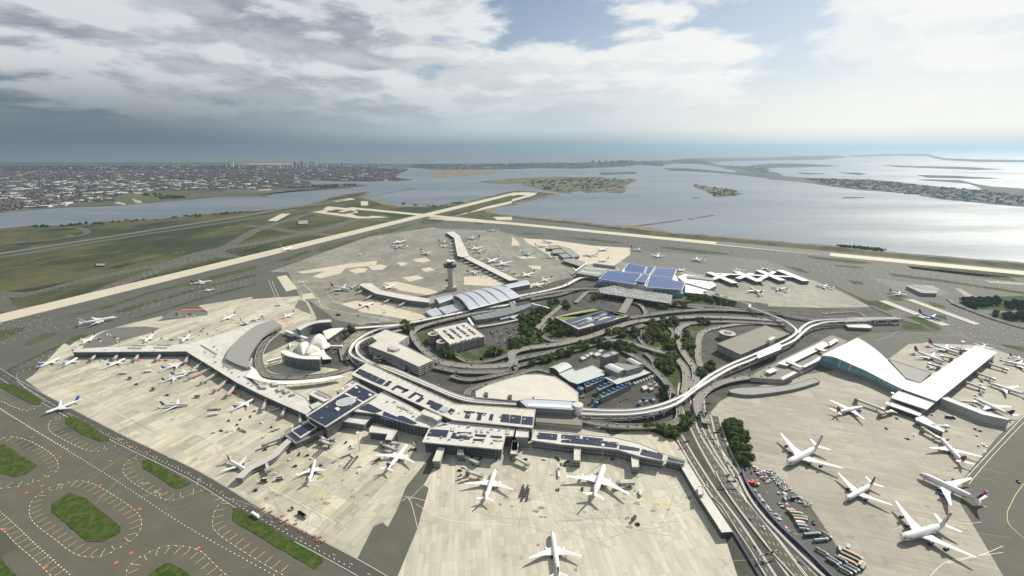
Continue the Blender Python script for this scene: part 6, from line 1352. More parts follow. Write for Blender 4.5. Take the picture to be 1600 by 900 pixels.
# ================================================================ TREES AND LAWNS
sheet('lawn', mat('wooded_lawn', (0.05, 0.075, 0.022), 1.0, var=0.35, vscale=0.04, fine=0.3, fscale=0.4, spec=.1), 0.25,  # mottled green of the lawns among the trees
    W('G', 0, 60, 380, 240, 300, 300, 300, 180, 450, 240, 540, 60, 590, 0, 600, 0, 540, 70, 520), W('G', 0, 210, 400, 350, 420, 400, 520, 260, 515, 200, 470), W('G', 0, 590, 460, 800, 460, 830, 520, 700, 530, 600, 515),
    W('G', 0, 830, 400, 1050, 400, 1040, 480, 960, 580, 830, 555), W('G', 0, 1040, 470, 1150, 540, 1150, 650, 1090, 640, 1040, 520), W('G', 0, 880, 620, 1040, 640, 1060, 700, 1020, 840, 980, 780, 880, 690), W('G', 0, 100, 660, 600, 545, 790, 640, 760, 650, 520, 580, 250, 670, 100, 700),
    W('G', 0, 900, 310, 1100, 300, 1110, 335, 900, 345), W('G', 0, 1100, 255, 1300, 260, 1420, 300, 1400, 320, 1100, 295), W('G', 0, 1110, 460, 1170, 470, 1220, 430, 1130, 430), W('G', 0, 70, 590, 190, 570, 160, 610, 60, 615), W('F', 0, 1020, 500, 1070, 480, 1075, 540, 1040, 545),
    W('F', 0, 900, 420, 1010, 420, 1000, 480, 960, 500, 900, 470), W('F', 0, 1150, 610, 1300, 590, 1500, 680, 1250, 670), W('F', 0, 1270, 780, 1330, 790, 1300, 815), W('F', 0, 1390, 590, 1600, 580, 1600, 660, 1400, 655), W('F', 0, 570, 450, 680, 445, 640, 500, 520, 500),
    W('K', 0, 820, 270, 1050, 270, 1060, 350, 960, 340, 860, 290, 550, 285, 550, 270), W('K', 0, 1190, 290, 1240, 320, 1300, 470, 1270, 460, 1200, 340), W('L', 0, 150, 160, 200, 200, 300, 350, 260, 380, 180, 230), W('H', 0, 1190, 260, 1600, 250, 1600, 340, 1300, 335, 1200, 300), W('H', 0, 1380, 360, 1600, 350, 1600, 420, 1400, 400), W('G', 0, 1170, 680, 1280, 690, 1260, 730, 1180, 760),
    W('H', 0, 620, 280, 700, 280, 800, 330, 740, 335), W('H', 0, 830, 430, 960, 425, 990, 460, 850, 465), W('H', 0, 850, 375, 950, 380, 1090, 455, 1050, 462), W('H', 0, 1030, 365, 1110, 372, 1120, 400, 1060, 390))
def leaf_mat(name, c1, c2):
    m = bpy.data.materials.new(name); m.use_nodes = True
    t = NT(m.node_tree); b = t.n['Principled BSDF']; b.inputs['Roughness'].default_value = .9; b.inputs['Specular IOR Level'].default_value = .15
    pos = t.node('ShaderNodeNewGeometry').outputs['Position']; oi = t.node('ShaderNodeObjectInfo')
    f = t.ss(t.noise(pos, .35, 3, .7), .35, .65); f = t.math('ADD', t.math('MULTIPLY', f, .7), t.math('MULTIPLY', oi.outputs['Random'], .3))
    t.put(b.inputs['Base Color'], t.mix(f, c1, c2)); return m
M['leaf'] = leaf_mat('leaves', (0.038, 0.068, 0.02), (0.11, 0.145, 0.045))
M['leaf_olive'] = leaf_mat('leaves_olive', (0.055, 0.072, 0.020), (0.14, 0.15, 0.045))
M['leaf_dark'] = leaf_mat('leaves_dark', (0.012, 0.026, 0.014), (0.03, 0.05, 0.022))
M['bark'] = mat('bark', (0.09, 0.07, 0.05), .95, var=.2, vscale=1)
def tree_mesh(r, seed, n=620):
    g = random.Random(seed); mb = MB(); lobes = []
    for k in range(9):
        a = g.uniform(0, 6.28); d = g.uniform(.1, .62) * r; lobes.append((d * cos(a), d * sin(a), g.uniform(.55, 1.25) * r, g.uniform(.35, .58) * r))
    for k in range(n):
        lx, ly, lz, lr = g.choice(lobes); v = Vector((g.gauss(0, 1), g.gauss(0, 1), g.gauss(0, 1))).normalized() * lr * g.uniform(.6, 1.05)
        p = Vector((lx, ly, lz)) + v * 1.0; nrm = (v.normalized() + Vector((g.uniform(-.6, .6), g.uniform(-.6, .6), g.uniform(-.3, .8)))).normalized()
        x = nrm.orthogonal().normalized(); y = nrm.cross(x); s_ = g.uniform(.08, .16) * r; pts = []
        for q in range(5):
            a = q * 1.2566 + g.uniform(-.3, .3); rr = s_ * g.uniform(.7, 1.2); pts.append(tuple(p + x * rr * cos(a) + y * rr * sin(a)))
        mb.add(pts, [(0, 1, 2, 3, 4)])
    return mb
def trunk_mb(r, seed):
    g = random.Random(seed); mb = MB(); mb.cyl((0, 0), .07 * r, .04 * r, 0, r * .8, 7)
    for k in range(4):
        a = g.uniform(0, 6.28); mb.bar((0, 0, r * .5), (cos(a) * r * .4, sin(a) * r * .4, r * 1.0), .05 * r, .05 * r)
    return mb
TM = [(tree_mesh(7, 10 + k).mesh('crown', M['leaf']), tree_mesh(7, 10 + k).mesh('crown', M['leaf_olive']), tree_mesh(7, 10 + k).mesh('crown', M['leaf_dark']), trunk_mb(7, k).mesh('trunk', M['bark'])) for k in range(6)]
TREES = []; PLAN = []
def trees(tile, poly, n, label, group, kind=0, smin=.75, smax=1.2, sep=7.5):
    P_ = W(tile, 0, *poly); xs = [p[0] for p in P_]; ys = [p[1] for p in P_]; k = 0; g = random.Random(len(TREES) + 5)
    for _ in range(n * 40):
        if k >= n: break
        x, y = g.uniform(min(xs), max(xs)), g.uniform(min(ys), max(ys))
        if not inside((x, y), P_) or any(hypot(x - a, y - b_) < sep for a, b_ in TREES): continue
        TREES.append((x, y)); k += 1; tm = g.choice(TM); s_ = g.uniform(smin, smax)
        PLAN.append((x, y, g.uniform(0, 6.28), s_, s_ * g.uniform(.9, 1.15), label, group, tm, kind))
for tl, q, n, lb, kd in [
    ('G', (60, 380, 130, 350, 180, 390, 170, 440, 120, 460, 60, 450), 14, 'dark leafy tree in the strip left of the green roofed car park', 0), ('G', (140, 340, 240, 320, 240, 370, 180, 390), 7, 'dark leafy tree in the strip left of the green roofed car park', 0), ('G', (60, 460, 160, 470, 240, 530, 120, 560, 60, 530), 13, 'dark leafy tree in the strip left of the green roofed car park', 0),
    ('G', (0, 540, 70, 540, 60, 590, 0, 595), 6, 'dark leafy tree by the curving road left of centre', 0), ('G', (210, 420, 280, 420, 360, 460, 350, 500, 250, 500, 220, 470), 15, 'dark leafy tree below the left wall of the green roofed car park', 0), ('G', (230, 275, 300, 272, 290, 320, 230, 325), 4, 'leafy tree above the left corner of the green roofed car park', 0), ('G', (320, 292, 390, 292, 380, 335, 320, 335), 5, 'leafy tree above the left corner of the green roofed car park', 0),
    ('G', (480, 258, 545, 258, 540, 285, 480, 285), 3, 'olive tree inside the ramp loop before the louvred canopy', 1), ('G', (595, 475, 720, 470, 720, 510, 600, 510), 12, 'round olive tree in the row below the green roofed car park', 1), ('G', (745, 468, 790, 468, 785, 520, 750, 515), 4, 'round olive tree in the row below the green roofed car park', 1),
    ('G', (835, 410, 950, 430, 960, 545, 840, 545, 820, 520, 860, 470), 22, 'olive green tree in the round wooded island', 1), ('G', (925, 395, 1050, 400, 1045, 445, 960, 450), 11, 'olive green tree north of the round wooded island', 1), ('G', (970, 520, 1040, 525, 1035, 580, 960, 590), 8, 'tree beside the right of the wooded island', 1), ('G', (1065, 470, 1100, 480, 1145, 560, 1140, 630, 1095, 630, 1070, 560), 13, 'olive green tree in the narrow wood between two ramps', 1),
    ('G', (900, 650, 1015, 655, 1015, 740, 960, 740, 910, 700), 15, 'dark tree inside the bend right of the power plant', 0), ('G', (965, 618, 1030, 620, 1020, 655, 970, 650), 5, 'dark tree inside the bend right of the power plant', 0), ('G', (660, 545, 740, 545, 780, 610, 720, 620, 660, 590), 12, 'tree behind the power plant', 0), ('G', (400, 560, 560, 535, 650, 555, 640, 580, 520, 570, 420, 600), 12, 'tree in the belt between highway and power plant', 0), ('G', (110, 660, 250, 625, 400, 585, 400, 610, 260, 655, 110, 690), 16, 'tree in the belt between highway and power plant', 0),
    ('G', (900, 318, 1000, 305, 1095, 300, 1095, 330, 900, 335), 9, 'olive tree in the line along the far highway', 1), ('G', (1105, 260, 1280, 262, 1280, 300, 1110, 290), 12, 'olive tree in the line before the white roof', 1), ('G', (1290, 275, 1400, 290, 1400, 315, 1290, 305), 6, 'olive tree in the line before the white roof', 1), ('G', (1160, 405, 1240, 405, 1240, 430, 1165, 432), 5, 'olive tree beside the small bridge east of the island', 1),
    ('G', (1190, 690, 1265, 690, 1270, 720, 1210, 730), 5, 'dark tree where the guideway crosses the curved drive', 0), ('G', (1165, 730, 1205, 730, 1200, 765, 1170, 765), 3, 'dark tree where the guideway crosses the curved drive', 0), ('K', (1050, 215, 1110, 205, 1110, 280, 1050, 285), 5, 'dark tree at the foot of the guideway beside the expressway', 0), ('K', (880, 285, 960, 285, 1035, 305, 1030, 335, 940, 325), 9, 'dark tree below the loop road right of the long concourse', 0), ('K', (840, 278, 870, 278, 868, 292, 845, 292), 2, 'low bush below the loop road', 1),
    ('L', (185, 190, 250, 195, 270, 240, 210, 245), 9, 'large dark tree between expressway and right apron', 0), ('L', (225, 250, 280, 250, 320, 320, 270, 350, 235, 300), 10, 'large dark tree between expressway and right apron', 0), ('L', (250, 350, 310, 345, 320, 375, 270, 385), 4, 'large dark tree between expressway and right apron', 0),
    ('b', (490, 125, 560, 125, 570, 180, 500, 185), 9, 'dark tree above the stepped white block', 0), ('b', (765, 305, 850, 320, 845, 360, 780, 350), 8, 'dark tree in front of the round car ramps', 0), ('b', (1090, 300, 1190, 305, 1180, 345, 1090, 345), 7, 'dark tree right of the round ramped car park', 0), ('b', (1245, 245, 1340, 245, 1335, 295, 1250, 290), 8, 'dark tree at the lower right of the open parking lot', 0), ('b', (1310, 70, 1350, 60, 1350, 160, 1320, 160), 4, 'dark tree right of the open parking lot', 0),
    ('a', (1065, 230, 1130, 230, 1130, 265, 1070, 265), 3, 'dark tree right of the shell roofed hall', 0), ('a', (1010, 290, 1060, 290, 1055, 325, 1015, 325), 2, 'dark tree right of the shell roofed hall', 0), ('i', (965, 460, 1000, 455, 1000, 535, 970, 525), 4, 'narrow dark tree in the power plant yard', 2),
    ('H', (1205, 280, 1300, 275, 1430, 265, 1440, 310, 1300, 330, 1220, 315), 28, 'dark tree in the wood at the far right', 2), ('H', (1480, 295, 1600, 290, 1650, 340, 1490, 335), 16, 'dark tree in the second wood at the far right', 2), ('H', (1400, 370, 1600, 375, 1650, 405, 1420, 395), 12, 'low dark tree along the motorway at the far right', 2)]:
    trees(tl, q, int(n * 1.35), lb, lb.split(' tree')[0] + ' trees, ' + ' '.join(lb.split()[-4:]), kd, .8, 1.3, 6.5 if tl != 'H' else 9)
PLAN.sort(key=lambda q: q[0] ** 2 + q[1] ** 2); mbt = MB(); cnt = {}
for k, (x, y, a, s_, sz, label, group, tm, kind) in enumerate(PLAN):
    if k < 296:
        o = empty('tree', (x, y, .2), a); o.scale = (s_, s_, sz); tag(o, label, 'tree', group)
        for nm, me in (('crown', tm[kind]), ('trunk', tm[3])):
            c_ = bpy.data.objects.new(nm, me); COL.objects.link(c_); c_.parent = o
    else:
        ca, sa = cos(a), sin(a)
        for me, mi in ((tm[kind], kind), (tm[3], 3)): mbt.add([(x + s_ * (ca * v.co.x - sa * v.co.y), y + s_ * (sa * v.co.x + ca * v.co.y), .2 + sz * v.co.z) for v in me.vertices], [tuple(f.vertices) for f in me.polygons], mi)
o = mbt.build('distant_trees', [M['leaf'], M['leaf_olive'], M['leaf_dark'], M['bark']]); tag(o, 'smaller distant trees along the far highways and woods', 'trees', kind='stuff')
# ================================================================ MARKINGS, LIGHTS, VEHICLES
rnd = random.Random(3)
mbY, mbW, mbF = MB(), MB(), MB()
LIGHTS = []
def line(mb, pts, wd, z=.27, n=5, closed=False): ribbon(mb, smooth(pts, n, closed) if n > 1 else pts, wd, z)
def lights(pts, step, n=4, col=0, jit=0):
    for x, y, z_, hd in walk(smooth(pts, n) if n > 1 else pts, step): LIGHTS.append((x + rnd.uniform(-jit, jit), y + rnd.uniform(-jit, jit), col))
loops = [((285, 470, 380, 455, 450, 475, 560, 540, 640, 600, 664, 655, 640, 712, 585, 752, 500, 800, 420, 812, 340, 790, 250, 722, 170, 662, 138, 610, 150, 550, 200, 505, 240, 482, 285, 470), 7, 1),
         ((-60, 265, 50, 248, 120, 262, 200, 300, 262, 350, 270, 400, 230, 432, 150, 465, 60, 485, -60, 492), 8, 1), ((590, 905, 602, 860, 660, 810, 760, 765, 850, 760, 940, 785, 1020, 860, 1100, 930), 7, 1), ((1045, 548, 1010, 590, 996, 650, 1012, 692, 1080, 745, 1200, 822, 1350, 910), 7, -1),
         ((640, 338, 590, 370, 577, 412, 620, 460, 720, 520, 790, 545, 860, 530, 950, 498), 8, -1), ((300, 148, 240, 170, 230, 215, 300, 262, 400, 308, 460, 315, 545, 290), 8, -1), ((-60, 640, 20, 690, 70, 745, 160, 822, 250, 910), 7, -1), ((-40, 60, 60, 105, 130, 125, 190, 100), 8, -1)]
for q, st, sg in loops:
    p = smooth(W('I', 0, *q), 5); line(mbY, p, .18, n=1); lights(p, st * 1.15, 1)
    sp = walk(p, st * 1.7, st / 2)
    for x, y, z_, hd in sp:
        a = hd - pi / 2 * sg; L_ = 10; mbY.bar((x + cos(a) * 1.5, y + sin(a) * 1.5, .27), (x + cos(a) * L_, y + sin(a) * L_, .27), .5, .02)
for q, st in [((-60, 80, 0, 118, 500, 425, 860, 660, 1300, 905), 6.5), ((0, 600, 60, 650, 180, 765, 320, 888, 380, 940), 6), ((80, -10, 320, 140, 560, 270, 900, 432, 1200, 620, 1640, 860), 7), ((-40, 90, 200, 240, 330, 310), 9)]:
    lights(W('I', 0, *q), st)
# dark service road with edge lines below the left apron
p = smooth(W('I', 0, -100, -120, 60, -12, 330, 137, 575, 265, 915, 430, 1220, 616, 1680, 862, 2000, 1060) , 5)
mb = MB(); ribbon(mb, p, 15, .235); structure('service_road', mb, M['asphalt_dark'])
line(mbW, offset(p, 6.8), .35, n=1); line(mbW, offset(p, -6.8), .35, n=1)
for x, y, z_, hd in walk(p, 24): mbW.box((x, y), (4, .3, .02), hd, z0=.26)
p = smooth(W('E', 0, 230, 690, 110, 720, 80, 760, 130, 830, 260, 920), 5); mb = MB(); ribbon(mb, p, 15, .233); structure('service_road', mb, M['asphalt_dark']); lights(offset(p, 5), 9, 1)
lights(W('E', 0, 560, 500, 380, 570, 230, 640, 90, 715), 16); lights(W('E', 0, 600, 505, 420, 575, 230, 660), 16)
# red hold marks
mbR = MB()
for x, y in [(150, 248), (282, 345), (125, 510), (197, 478), (470, 475), (655, 588), (545, 838), (615, 792), (215, 858), (930, 768), (20, 680), (612, 295)]:
    p = W('I', 0, x, y)[0]; mbR.box(p, (3.2, 2.4, .02), .8, z0=.26)
for x, y, w_ in [(1030, 20, 9), (1100, 45, 8), (1250, 100, 9), (1160, 70, 7)]: mbR.box(W('I', 0, x, y)[0], (w_, w_ * .9, .02), .6, z0=.26)
for x, y, w_ in [(1200, 335, 70), (1225, 750, 22), (1300, 770, 16), (1350, 835, 18), (1450, 855, 16), (870, 655, 8), (1000, 658, 14), (1130, 660, 8), (580, 640, 10)]: mbR.box(W('E', 0, x, y)[0], (w_ * .8, 7, .02), .3 if w_ < 60 else .05, z0=.26)
for x, y in [(150, 392), (180, 410), (210, 425), (1000, 235), (985, 355), (1300, 95)]: mbR.box(W('F', 0, x, y)[0], (18, 5, .02), .35, z0=.26)
structure('red_markings', mbR, M['red_paint'])
# apron lead-in lines and stand boxes
for tl, q, wd, m_ in [('I', (250, -40, 420, 60, 700, 215, 1000, 355, 1300, 490, 1660, 680), .7, mbY), ('I', (300, 0, 480, 100, 720, 225), .4, mbW), ('I', (730, 210, 850, 190, 930, 180, 920, 150, 850, 120), .35, mbF), ('I', (850, 290, 860, 240, 930, 200, 1050, 220), .35, mbF),
                     ('E', (250, 720, 380, 780, 560, 900), .5, mbF), ('E', (700, 760, 800, 840, 930, 905), .45, mbY), ('E', (380, 560, 350, 700, 620, 640), .3, mbF), ('J', (0, 600, 300, 760, 500, 870), .45, mbW), ('J', (30, 440, 250, 560, 500, 800), .3, mbF), ('J', (600, 800, 720, 740, 900, 700, 1100, 740), .35, mbW), ('J', (1000, 750, 1200, 850, 1600, 880), .3, mbW), ('J', (910, 735, 960, 720, 1010, 900), .4, mbW), ('J', (950, 730, 1080, 600), .3, mbW),
                     ('K', (0, 740, 100, 730, 250, 760, 350, 820, 600, 880), .35, mbW), ('K', (860, 640, 1000, 770, 1100, 760, 1060, 720), .3, mbW), ('K', (700, 680, 800, 740, 900, 860, 1100, 800), .3, mbW), ('K', (400, 870, 500, 860, 700, 880, 900, 900), .3, mbW), ('L', (1240, 640, 1320, 655, 1400, 648), .35, mbW), ('L', (1520, 600, 1560, 520, 1620, 440), .5, mbY), ('L', (1520, 600, 1530, 660, 1620, 740), .5, mbY), ('L', (1310, 460, 1420, 340, 1560, 190, 1640, 110), .5, mbW), ('L', (1340, 470, 1440, 350, 1580, 200, 1660, 120), .4, mbW), ('L', (1160, 900, 1250, 830, 1500, 790), .35, mbW), ('L', (1500, 760, 1400, 800, 1240, 840), .4, mbW),
                     ('L', (700, 110, 760, 180, 850, 215, 990, 205), .25, mbF), ('H', (680, 530, 760, 500, 830, 470, 1000, 490, 1200, 500), .6, mbF), ('H', (1180, 485, 1350, 545, 1560, 590), .6, mbW), ('F', (80, 155, 120, 250, 160, 310), .7, mbW), ('F', (100, 155, 140, 250, 180, 310), .7, mbW), ('F', (260, 150, 380, 250, 420, 320, 600, 360, 780, 390, 900, 420), .8, mbW), ('F', (440, 225, 500, 290, 640, 320), .6, mbW), ('F', (330, 195, 380, 280, 480, 340), .6, mbF), ('B', (1480, 680, 1540, 780, 1600, 840), .9, mbF), ('g', (690, 130, 800, 250, 900, 330, 1180, 400), .8, mbF), ('g', (910, 190, 945, 240), .8, mbW)]:
    line(m_, W(tl, 0, *q), wd)
for k in range(70):      # ticks and stand numbers strewn over the stands
    tl, x0_, x1_, y0_, y1_ = rnd.choice([('J', 150, 560, 480, 760), ('K', 0, 1100, 640, 880), ('L', 450, 1200, 120, 700), ('E', 620, 1400, 680, 880), ('I', 650, 1300, 60, 560)]); x, y = W(tl, 0, rnd.uniform(x0_, x1_), rnd.uniform(y0_, y1_))[0]
    m_ = rnd.choice([mbY, mbW, mbF]); a = rnd.choice([.3, 1.87, 2.8]); L_ = rnd.uniform(4, 16)
    m_.box((x, y), (L_, .3, .02), a, z0=.27); m_.box((x + cos(a) * L_ / 2, y + sin(a) * L_ / 2), (.3, rnd.uniform(2, 5), .02), a, z0=.275)
for cx_, cy_, tl in [(160, 495, 'J'), (285, 575, 'J'), (440, 570, 'J'), (430, 700, 'J'), (1280, 385, 'I'), (1410, 430, 'I'), (1520, 430, 'I'), (1525, 520, 'I'), (805, 690, 'E'), (580, 750, 'E'), (760, 695, 'E'), (950, 690, 'E')]:
    x, y = W(tl, 0, cx_, cy_)[0]
    for k in range(4): mbY.box((x + rnd.uniform(-7, 7), y + rnd.uniform(-4, 4)), (rnd.uniform(2, 7), rnd.uniform(.8, 2), .02), rnd.uniform(0, 3), z0=.27 + .002 * k)
g0, g1 = W('K', 0, 830, 670)[0], W('K', 0, 990, 745)[0]       # yellow hatched box
for k in range(17):
    t_ = k / 16; a = lp(g0, g1, t_); b0_ = W('K', 0, 850 + t_ * 110, 700 + t_ * 90)[0]; mbY.bar((*a, .27), (*b0_, .27), .5, .02)
for cx_, cy_, r in [(250, 680, 9), (950, 700, 14), (1350, 850, 20)]: pass
mbT, mbO = MB(), MB()
for tl, x0_, x1_, y0_, y1_, n in [('J', 50, 700, 450, 860, 50), ('K', -100, 1150, 560, 900, 64), ('L', 330, 1300, 60, 850, 70), ('E', 350, 1500, 660, 900, 30), ('I', 500, 1300, 60, 560, 30)]:
    for _ in range(n):
        x, y = W(tl, 0, rnd.uniform(x0_, x1_), rnd.uniform(y0_, y1_))[0]; a = rnd.uniform(0, 6.28); cv = rnd.uniform(-.03, .03); q = [(x, y)]
        for k in range(int(rnd.uniform(6, 20))): a += cv; q.append((q[-1][0] + 4 * cos(a), q[-1][1] + 4 * sin(a)))
        ribbon(mbT, q, rnd.uniform(.25, .6), .236 + _ * .0003)
        if _ % 2 == 0:
            x, y = W(tl, 0, rnd.uniform(x0_, x1_), rnd.uniform(y0_, y1_))[0]; r = rnd.uniform(1, 3.2); m_ = 9
            mbO.poly([(x + r * rnd.uniform(.5, 1.2) * cos(6.28 * k / m_) * 1.6, y + r * rnd.uniform(.5, 1.2) * sin(6.28 * k / m_)) for k in range(m_)], .232 + _ * .0003)
for x, y, r in FLEET:
    for _ in range(5):
        u, v = x + rnd.uniform(-r, r) * .8, y + rnd.uniform(-r, r) * .8; q = rnd.uniform(1, 2.6)
        mbO.poly([(u + q * rnd.uniform(.5, 1.2) * cos(6.28 * k / 9), v + q * rnd.uniform(.5, 1.2) * sin(6.28 * k / 9)) for k in range(9)], .25 + rnd.random() * .006)
structure('tyre_tracks', mbT, M['tyre_wear']); structure('oil_stains', mbO, M['oil'])
structure('yellow_markings', mbY, M['yellow_line']); structure('white_markings', mbW, M['white_line']); structure('worn_markings', mbF, M['faint_line'])
# parapet slabs painted orange near the service road
for k, (x, y) in enumerate([(1235, 585), (1270, 600), (1300, 630), (1325, 620), (1345, 640), (1320, 650), (1350, 662), (1385, 658), (1410, 690), (1430, 700), (1475, 715), (1500, 720), (1490, 735), (1515, 740)]):
    p = W('I', 0, x, y)[0]; mb = MB(); mb.box((0, 0), (3.6, 2.2, .9), .5, z0=0); mb.box((0, 0), (3.0, 1.6, .3), .5, z0=.9); o = mb.build('pallet', PA['orange'], None, (*p, .25)); tag(o, 'orange container pallet lying by the service road', 'pallet', 'orange pallets by the service road')

# far taxiway lamps: rows of points across the far ramp
def field(tile, poly, n, rows_ang, gap, step):
    P_ = W(tile, 0, *poly); xs = [p[0] for p in P_]; ys = [p[1] for p in P_]; ca, sa = cos(rows_ang), sin(rows_ang); c_ = centroid(P_); R_ = max(hypot(p[0] - c_[0], p[1] - c_[1]) for p in P_)
    u = -R_
    while u < R_:
        v = -R_ + rnd.uniform(0, step)
        while v < R_:
            x, y = c_[0] + ca * v - sa * u, c_[1] + sa * v + ca * u
            if inside((x, y), P_): LIGHTS.append((x + rnd.uniform(-1, 1), y + rnd.uniform(-1, 1), 0))
            v += step * .8
        u += gap * 1.15 if int((u + R_) / gap) % 2 else gap * .55
field('B', (0, 880, 500, 690, 1000, 580, 1600, 590, 1600, 650, 1150, 650, 700, 700, 500, 800, 200, 900), 0, RW_A, 42, 30)
field('C', (0, 610, 700, 680, 1600, 760, 1600, 850, 800, 745, 0, 670), 0, RW_B, 40, 30)
field('D', (0, 770, 700, 840, 1600, 900, 1600, 960, 900, 940, 0, 870), 0, RW_B, 40, 30)
field('H', (0, 20, 800, 80, 1600, 160, 1600, 240, 1000, 190, 700, 240, 300, 110, 0, 70), 0, RW_B, 38, 28)
field('H', (1000, 270, 1600, 440, 1600, 560, 1350, 530, 1100, 480), 0, RW_B, 30, 24)
field('E', (0, 420, 250, 370, 500, 400, 420, 470, 200, 500, 0, 560), 0, RW_A, 26, 22); field('E', (560, 240, 900, 110, 1100, 60, 900, 150, 650, 250), 0, RW_A, 26, 24)
field('E', (500, 410, 700, 350, 1600, 90, 1600, 170, 1000, 320, 700, 420), 0, RW_A, 24, 22); field('E', (0, 560, 60, 600, 0, 640), 0, RW_A, 22, 20)
field('A', (1250, 790, 1400, 745, 1600, 700, 1600, 730, 1400, 800), 0, RW_A, 25, 24); field('B', (0, 700, 300, 640, 640, 560, 800, 570, 500, 640, 0, 730), 0, RW_A, 28, 26); field('B', (0, 630, 200, 580, 350, 540, 350, 560, 0, 650), 0, RW_A, 25, 24)
for q in [('A', 900, 905, 1100, 835, 1300, 770, 1600, 722), ('B', 0, 722, 200, 678, 400, 640, 620, 575, 800, 545), ('A', 1300, 765, 1600, 640), ('B', 0, 640, 150, 590, 330, 535), ('B', 350, 530, 640, 565, 900, 580, 1150, 605, 1500, 620), ('B', -60, 610, 80, 620, 200, 645, 330, 655, 480, 675), ('E', 250, 330, 600, 230, 900, 115, 1150, 50, 1500, -30), ('E', -100, 235, 180, 240, 500, 162, 900, 77, 1300, 2)]:
    p = smooth(W(q[0], 0, *q[1:]), 4); lights(offset(p, 18), 24, 1); lights(offset(p, -18), 24, 1)
LIGHTS.sort(key=lambda p: p[0] ** 2 + p[1] ** 2 + CAM_H ** 2)
mbl = MB(); mbl.cyl((0, 0), .4, .34, 0, .16, 8); ml = mbl.mesh('taxiway_light', M['lamp'])
mbs = MB()
for k, (x, y, c_) in enumerate(LIGHTS):
    if k < 300:
        o = bpy.data.objects.new('taxiway_light', ml); COL.objects.link(o); o.location = (x, y, .26); tag(o, 'white glowing lamp set in the near taxiways', 'light', 'white lamps along the near taxiways')
    else:
        d = hypot(x, y); mbs.cyl((x, y), .4 + d * .00015, .3 + d * .00014, .26, .45, 5)
o = mbs.build('taxiway_lights', M['lamp']); tag(o, 'countless white taxiway lamps across the airfield', 'lights', kind='stuff')

# ---- cars
CARC = dict(white=(0.62, 0.62, 0.62), black=(0.02, 0.02, 0.025), silver=(0.35, 0.36, 0.38), grey=(0.14, 0.14, 0.15), red=(0.30, 0.03, 0.03), blue=(0.04, 0.08, 0.22))
M['carglass'] = mat('car_glass', (0.02, 0.025, 0.03), .1)
def car_mb(mb, x=0, y=0, z=0, a=0, mi=0, gi=1, ti=2):
    ca, sa = cos(a), sin(a); T = lambda p: (x + ca * p[0] - sa * p[1], y + sa * p[0] + ca * p[1], z + p[2])
    body = [(-2.3, .45), (-2.3, .85), (-1.6, .95), (1.0, .95), (2.2, .75), (2.3, .4)]; cab = [(-1.9, .94), (-1.3, 1.45), (.3, 1.45), (1.1, .94)]
    for prof, w_, m_ in ((body, .9, mi), (cab, .75, gi)):
        n = len(prof); mb.add([T((p, -w_, q)) for p, q in prof] + [T((p, w_, q)) for p, q in prof], [(k, (k + 1) % n, n + (k + 1) % n, n + k) for k in range(n)] + [tuple(range(n))[::-1], tuple(range(n, 2 * n))], m_)
    mb.add([T((-1.2, -.74, 1.46)), T((.25, -.74, 1.46)), T((.25, .74, 1.46)), T((-1.2, .74, 1.46))], [(0, 1, 2, 3)], mi)
    for wx in (-1.4, 1.45):
        for wy in (-.85, .85): mb.box(T((wx, wy, 0))[:2], (.62, .25, .6), a, ti, z0=z + .02)
CM = {k: (lambda mb: (car_mb(mb), mb.mesh('car', [mat('car_' + k, v, .5, spec=.3), M['carglass'], M['tyre']]))[1])(MB()) for k, v in CARC.items()}
CARS = []   # (x, y, z, heading, where)
def lot(tile, h, quad, rows, cols, where, fill=.75, double=False):
    q = W(tile, h, *quad)
    for r in range(rows):
        for c_ in range(cols):
            if rnd.random() > fill: continue
            u, v = (r + .5) / rows, (c_ + .5) / cols; p = lp(lp(q[0], q[3], u), lp(q[1], q[2], u), v); a = atan2(q[1][1] - q[0][1], q[1][0] - q[0][0]) + pi / 2
            CARS.append((p[0] + rnd.uniform(-.3, .3), p[1] + rnd.uniform(-.3, .3), h if h else .26, a + rnd.choice((0, pi)), where))
for k in range(4):      # roof of the car park with round ramps
    a, b_ = lp((775, 165), (905, 128), k / 3), lp((850, 232), (1000, 195), k / 3); lot('b', 20.05, (*a, *b_, b_[0] + 12, b_[1] - 4, a[0] + 12, a[1] - 4), 2, 14, 'on the roof of the car park with round ramps', .7)
lot('b', 20.05, (840, 262, 1065, 205, 1062, 200, 835, 256), 1, 26, 'on the roof of the car park with round ramps', .7)
for k in range(4): lot('b', 0, (1100 + 52 * k, 175 - 12 * k, 1175 + 52 * k, 280 - 12 * k, 1190 + 52 * k, 276 - 12 * k, 1118 + 52 * k, 170 - 12 * k), 2, 18, 'in the open lot right of the round ramped car park', .8)
lot('G', 0, (10, 440, 60, 475, 80, 465, 30, 430), 3, 8, 'in the small lot left of the green roofed car park', .7)
lot('a', 0, (835, 415, 930, 500, 960, 470, 865, 405), 4, 10, 'in the crescent lot right of the shell hall', .7); lot('a', 0, (870, 335, 930, 275, 1010, 300, 930, 350), 5, 9, 'in the lot behind the right shell wing', .5)
lot('k', 0, (240, 80, 340, 180, 380, 165, 270, 70), 3, 12, 'in the crowded yard beside the right apron', .8); lot('k', 0, (330, 80, 470, 240, 530, 230, 380, 75), 5, 16, 'in the crowded yard beside the right apron', .85); lot('k', 0, (170, 110, 250, 250, 300, 330, 370, 420), 1, 4, 'in the crowded yard beside the right apron', .6)
lot('k', 0, (230, 230, 360, 400, 375, 395, 245, 225), 1, 20, 'along the navy wall beside the expressway', .8); lot('k', 0, (590, 330, 640, 360, 700, 340, 640, 310), 3, 6, 'in the crowded yard beside the right apron', .8)
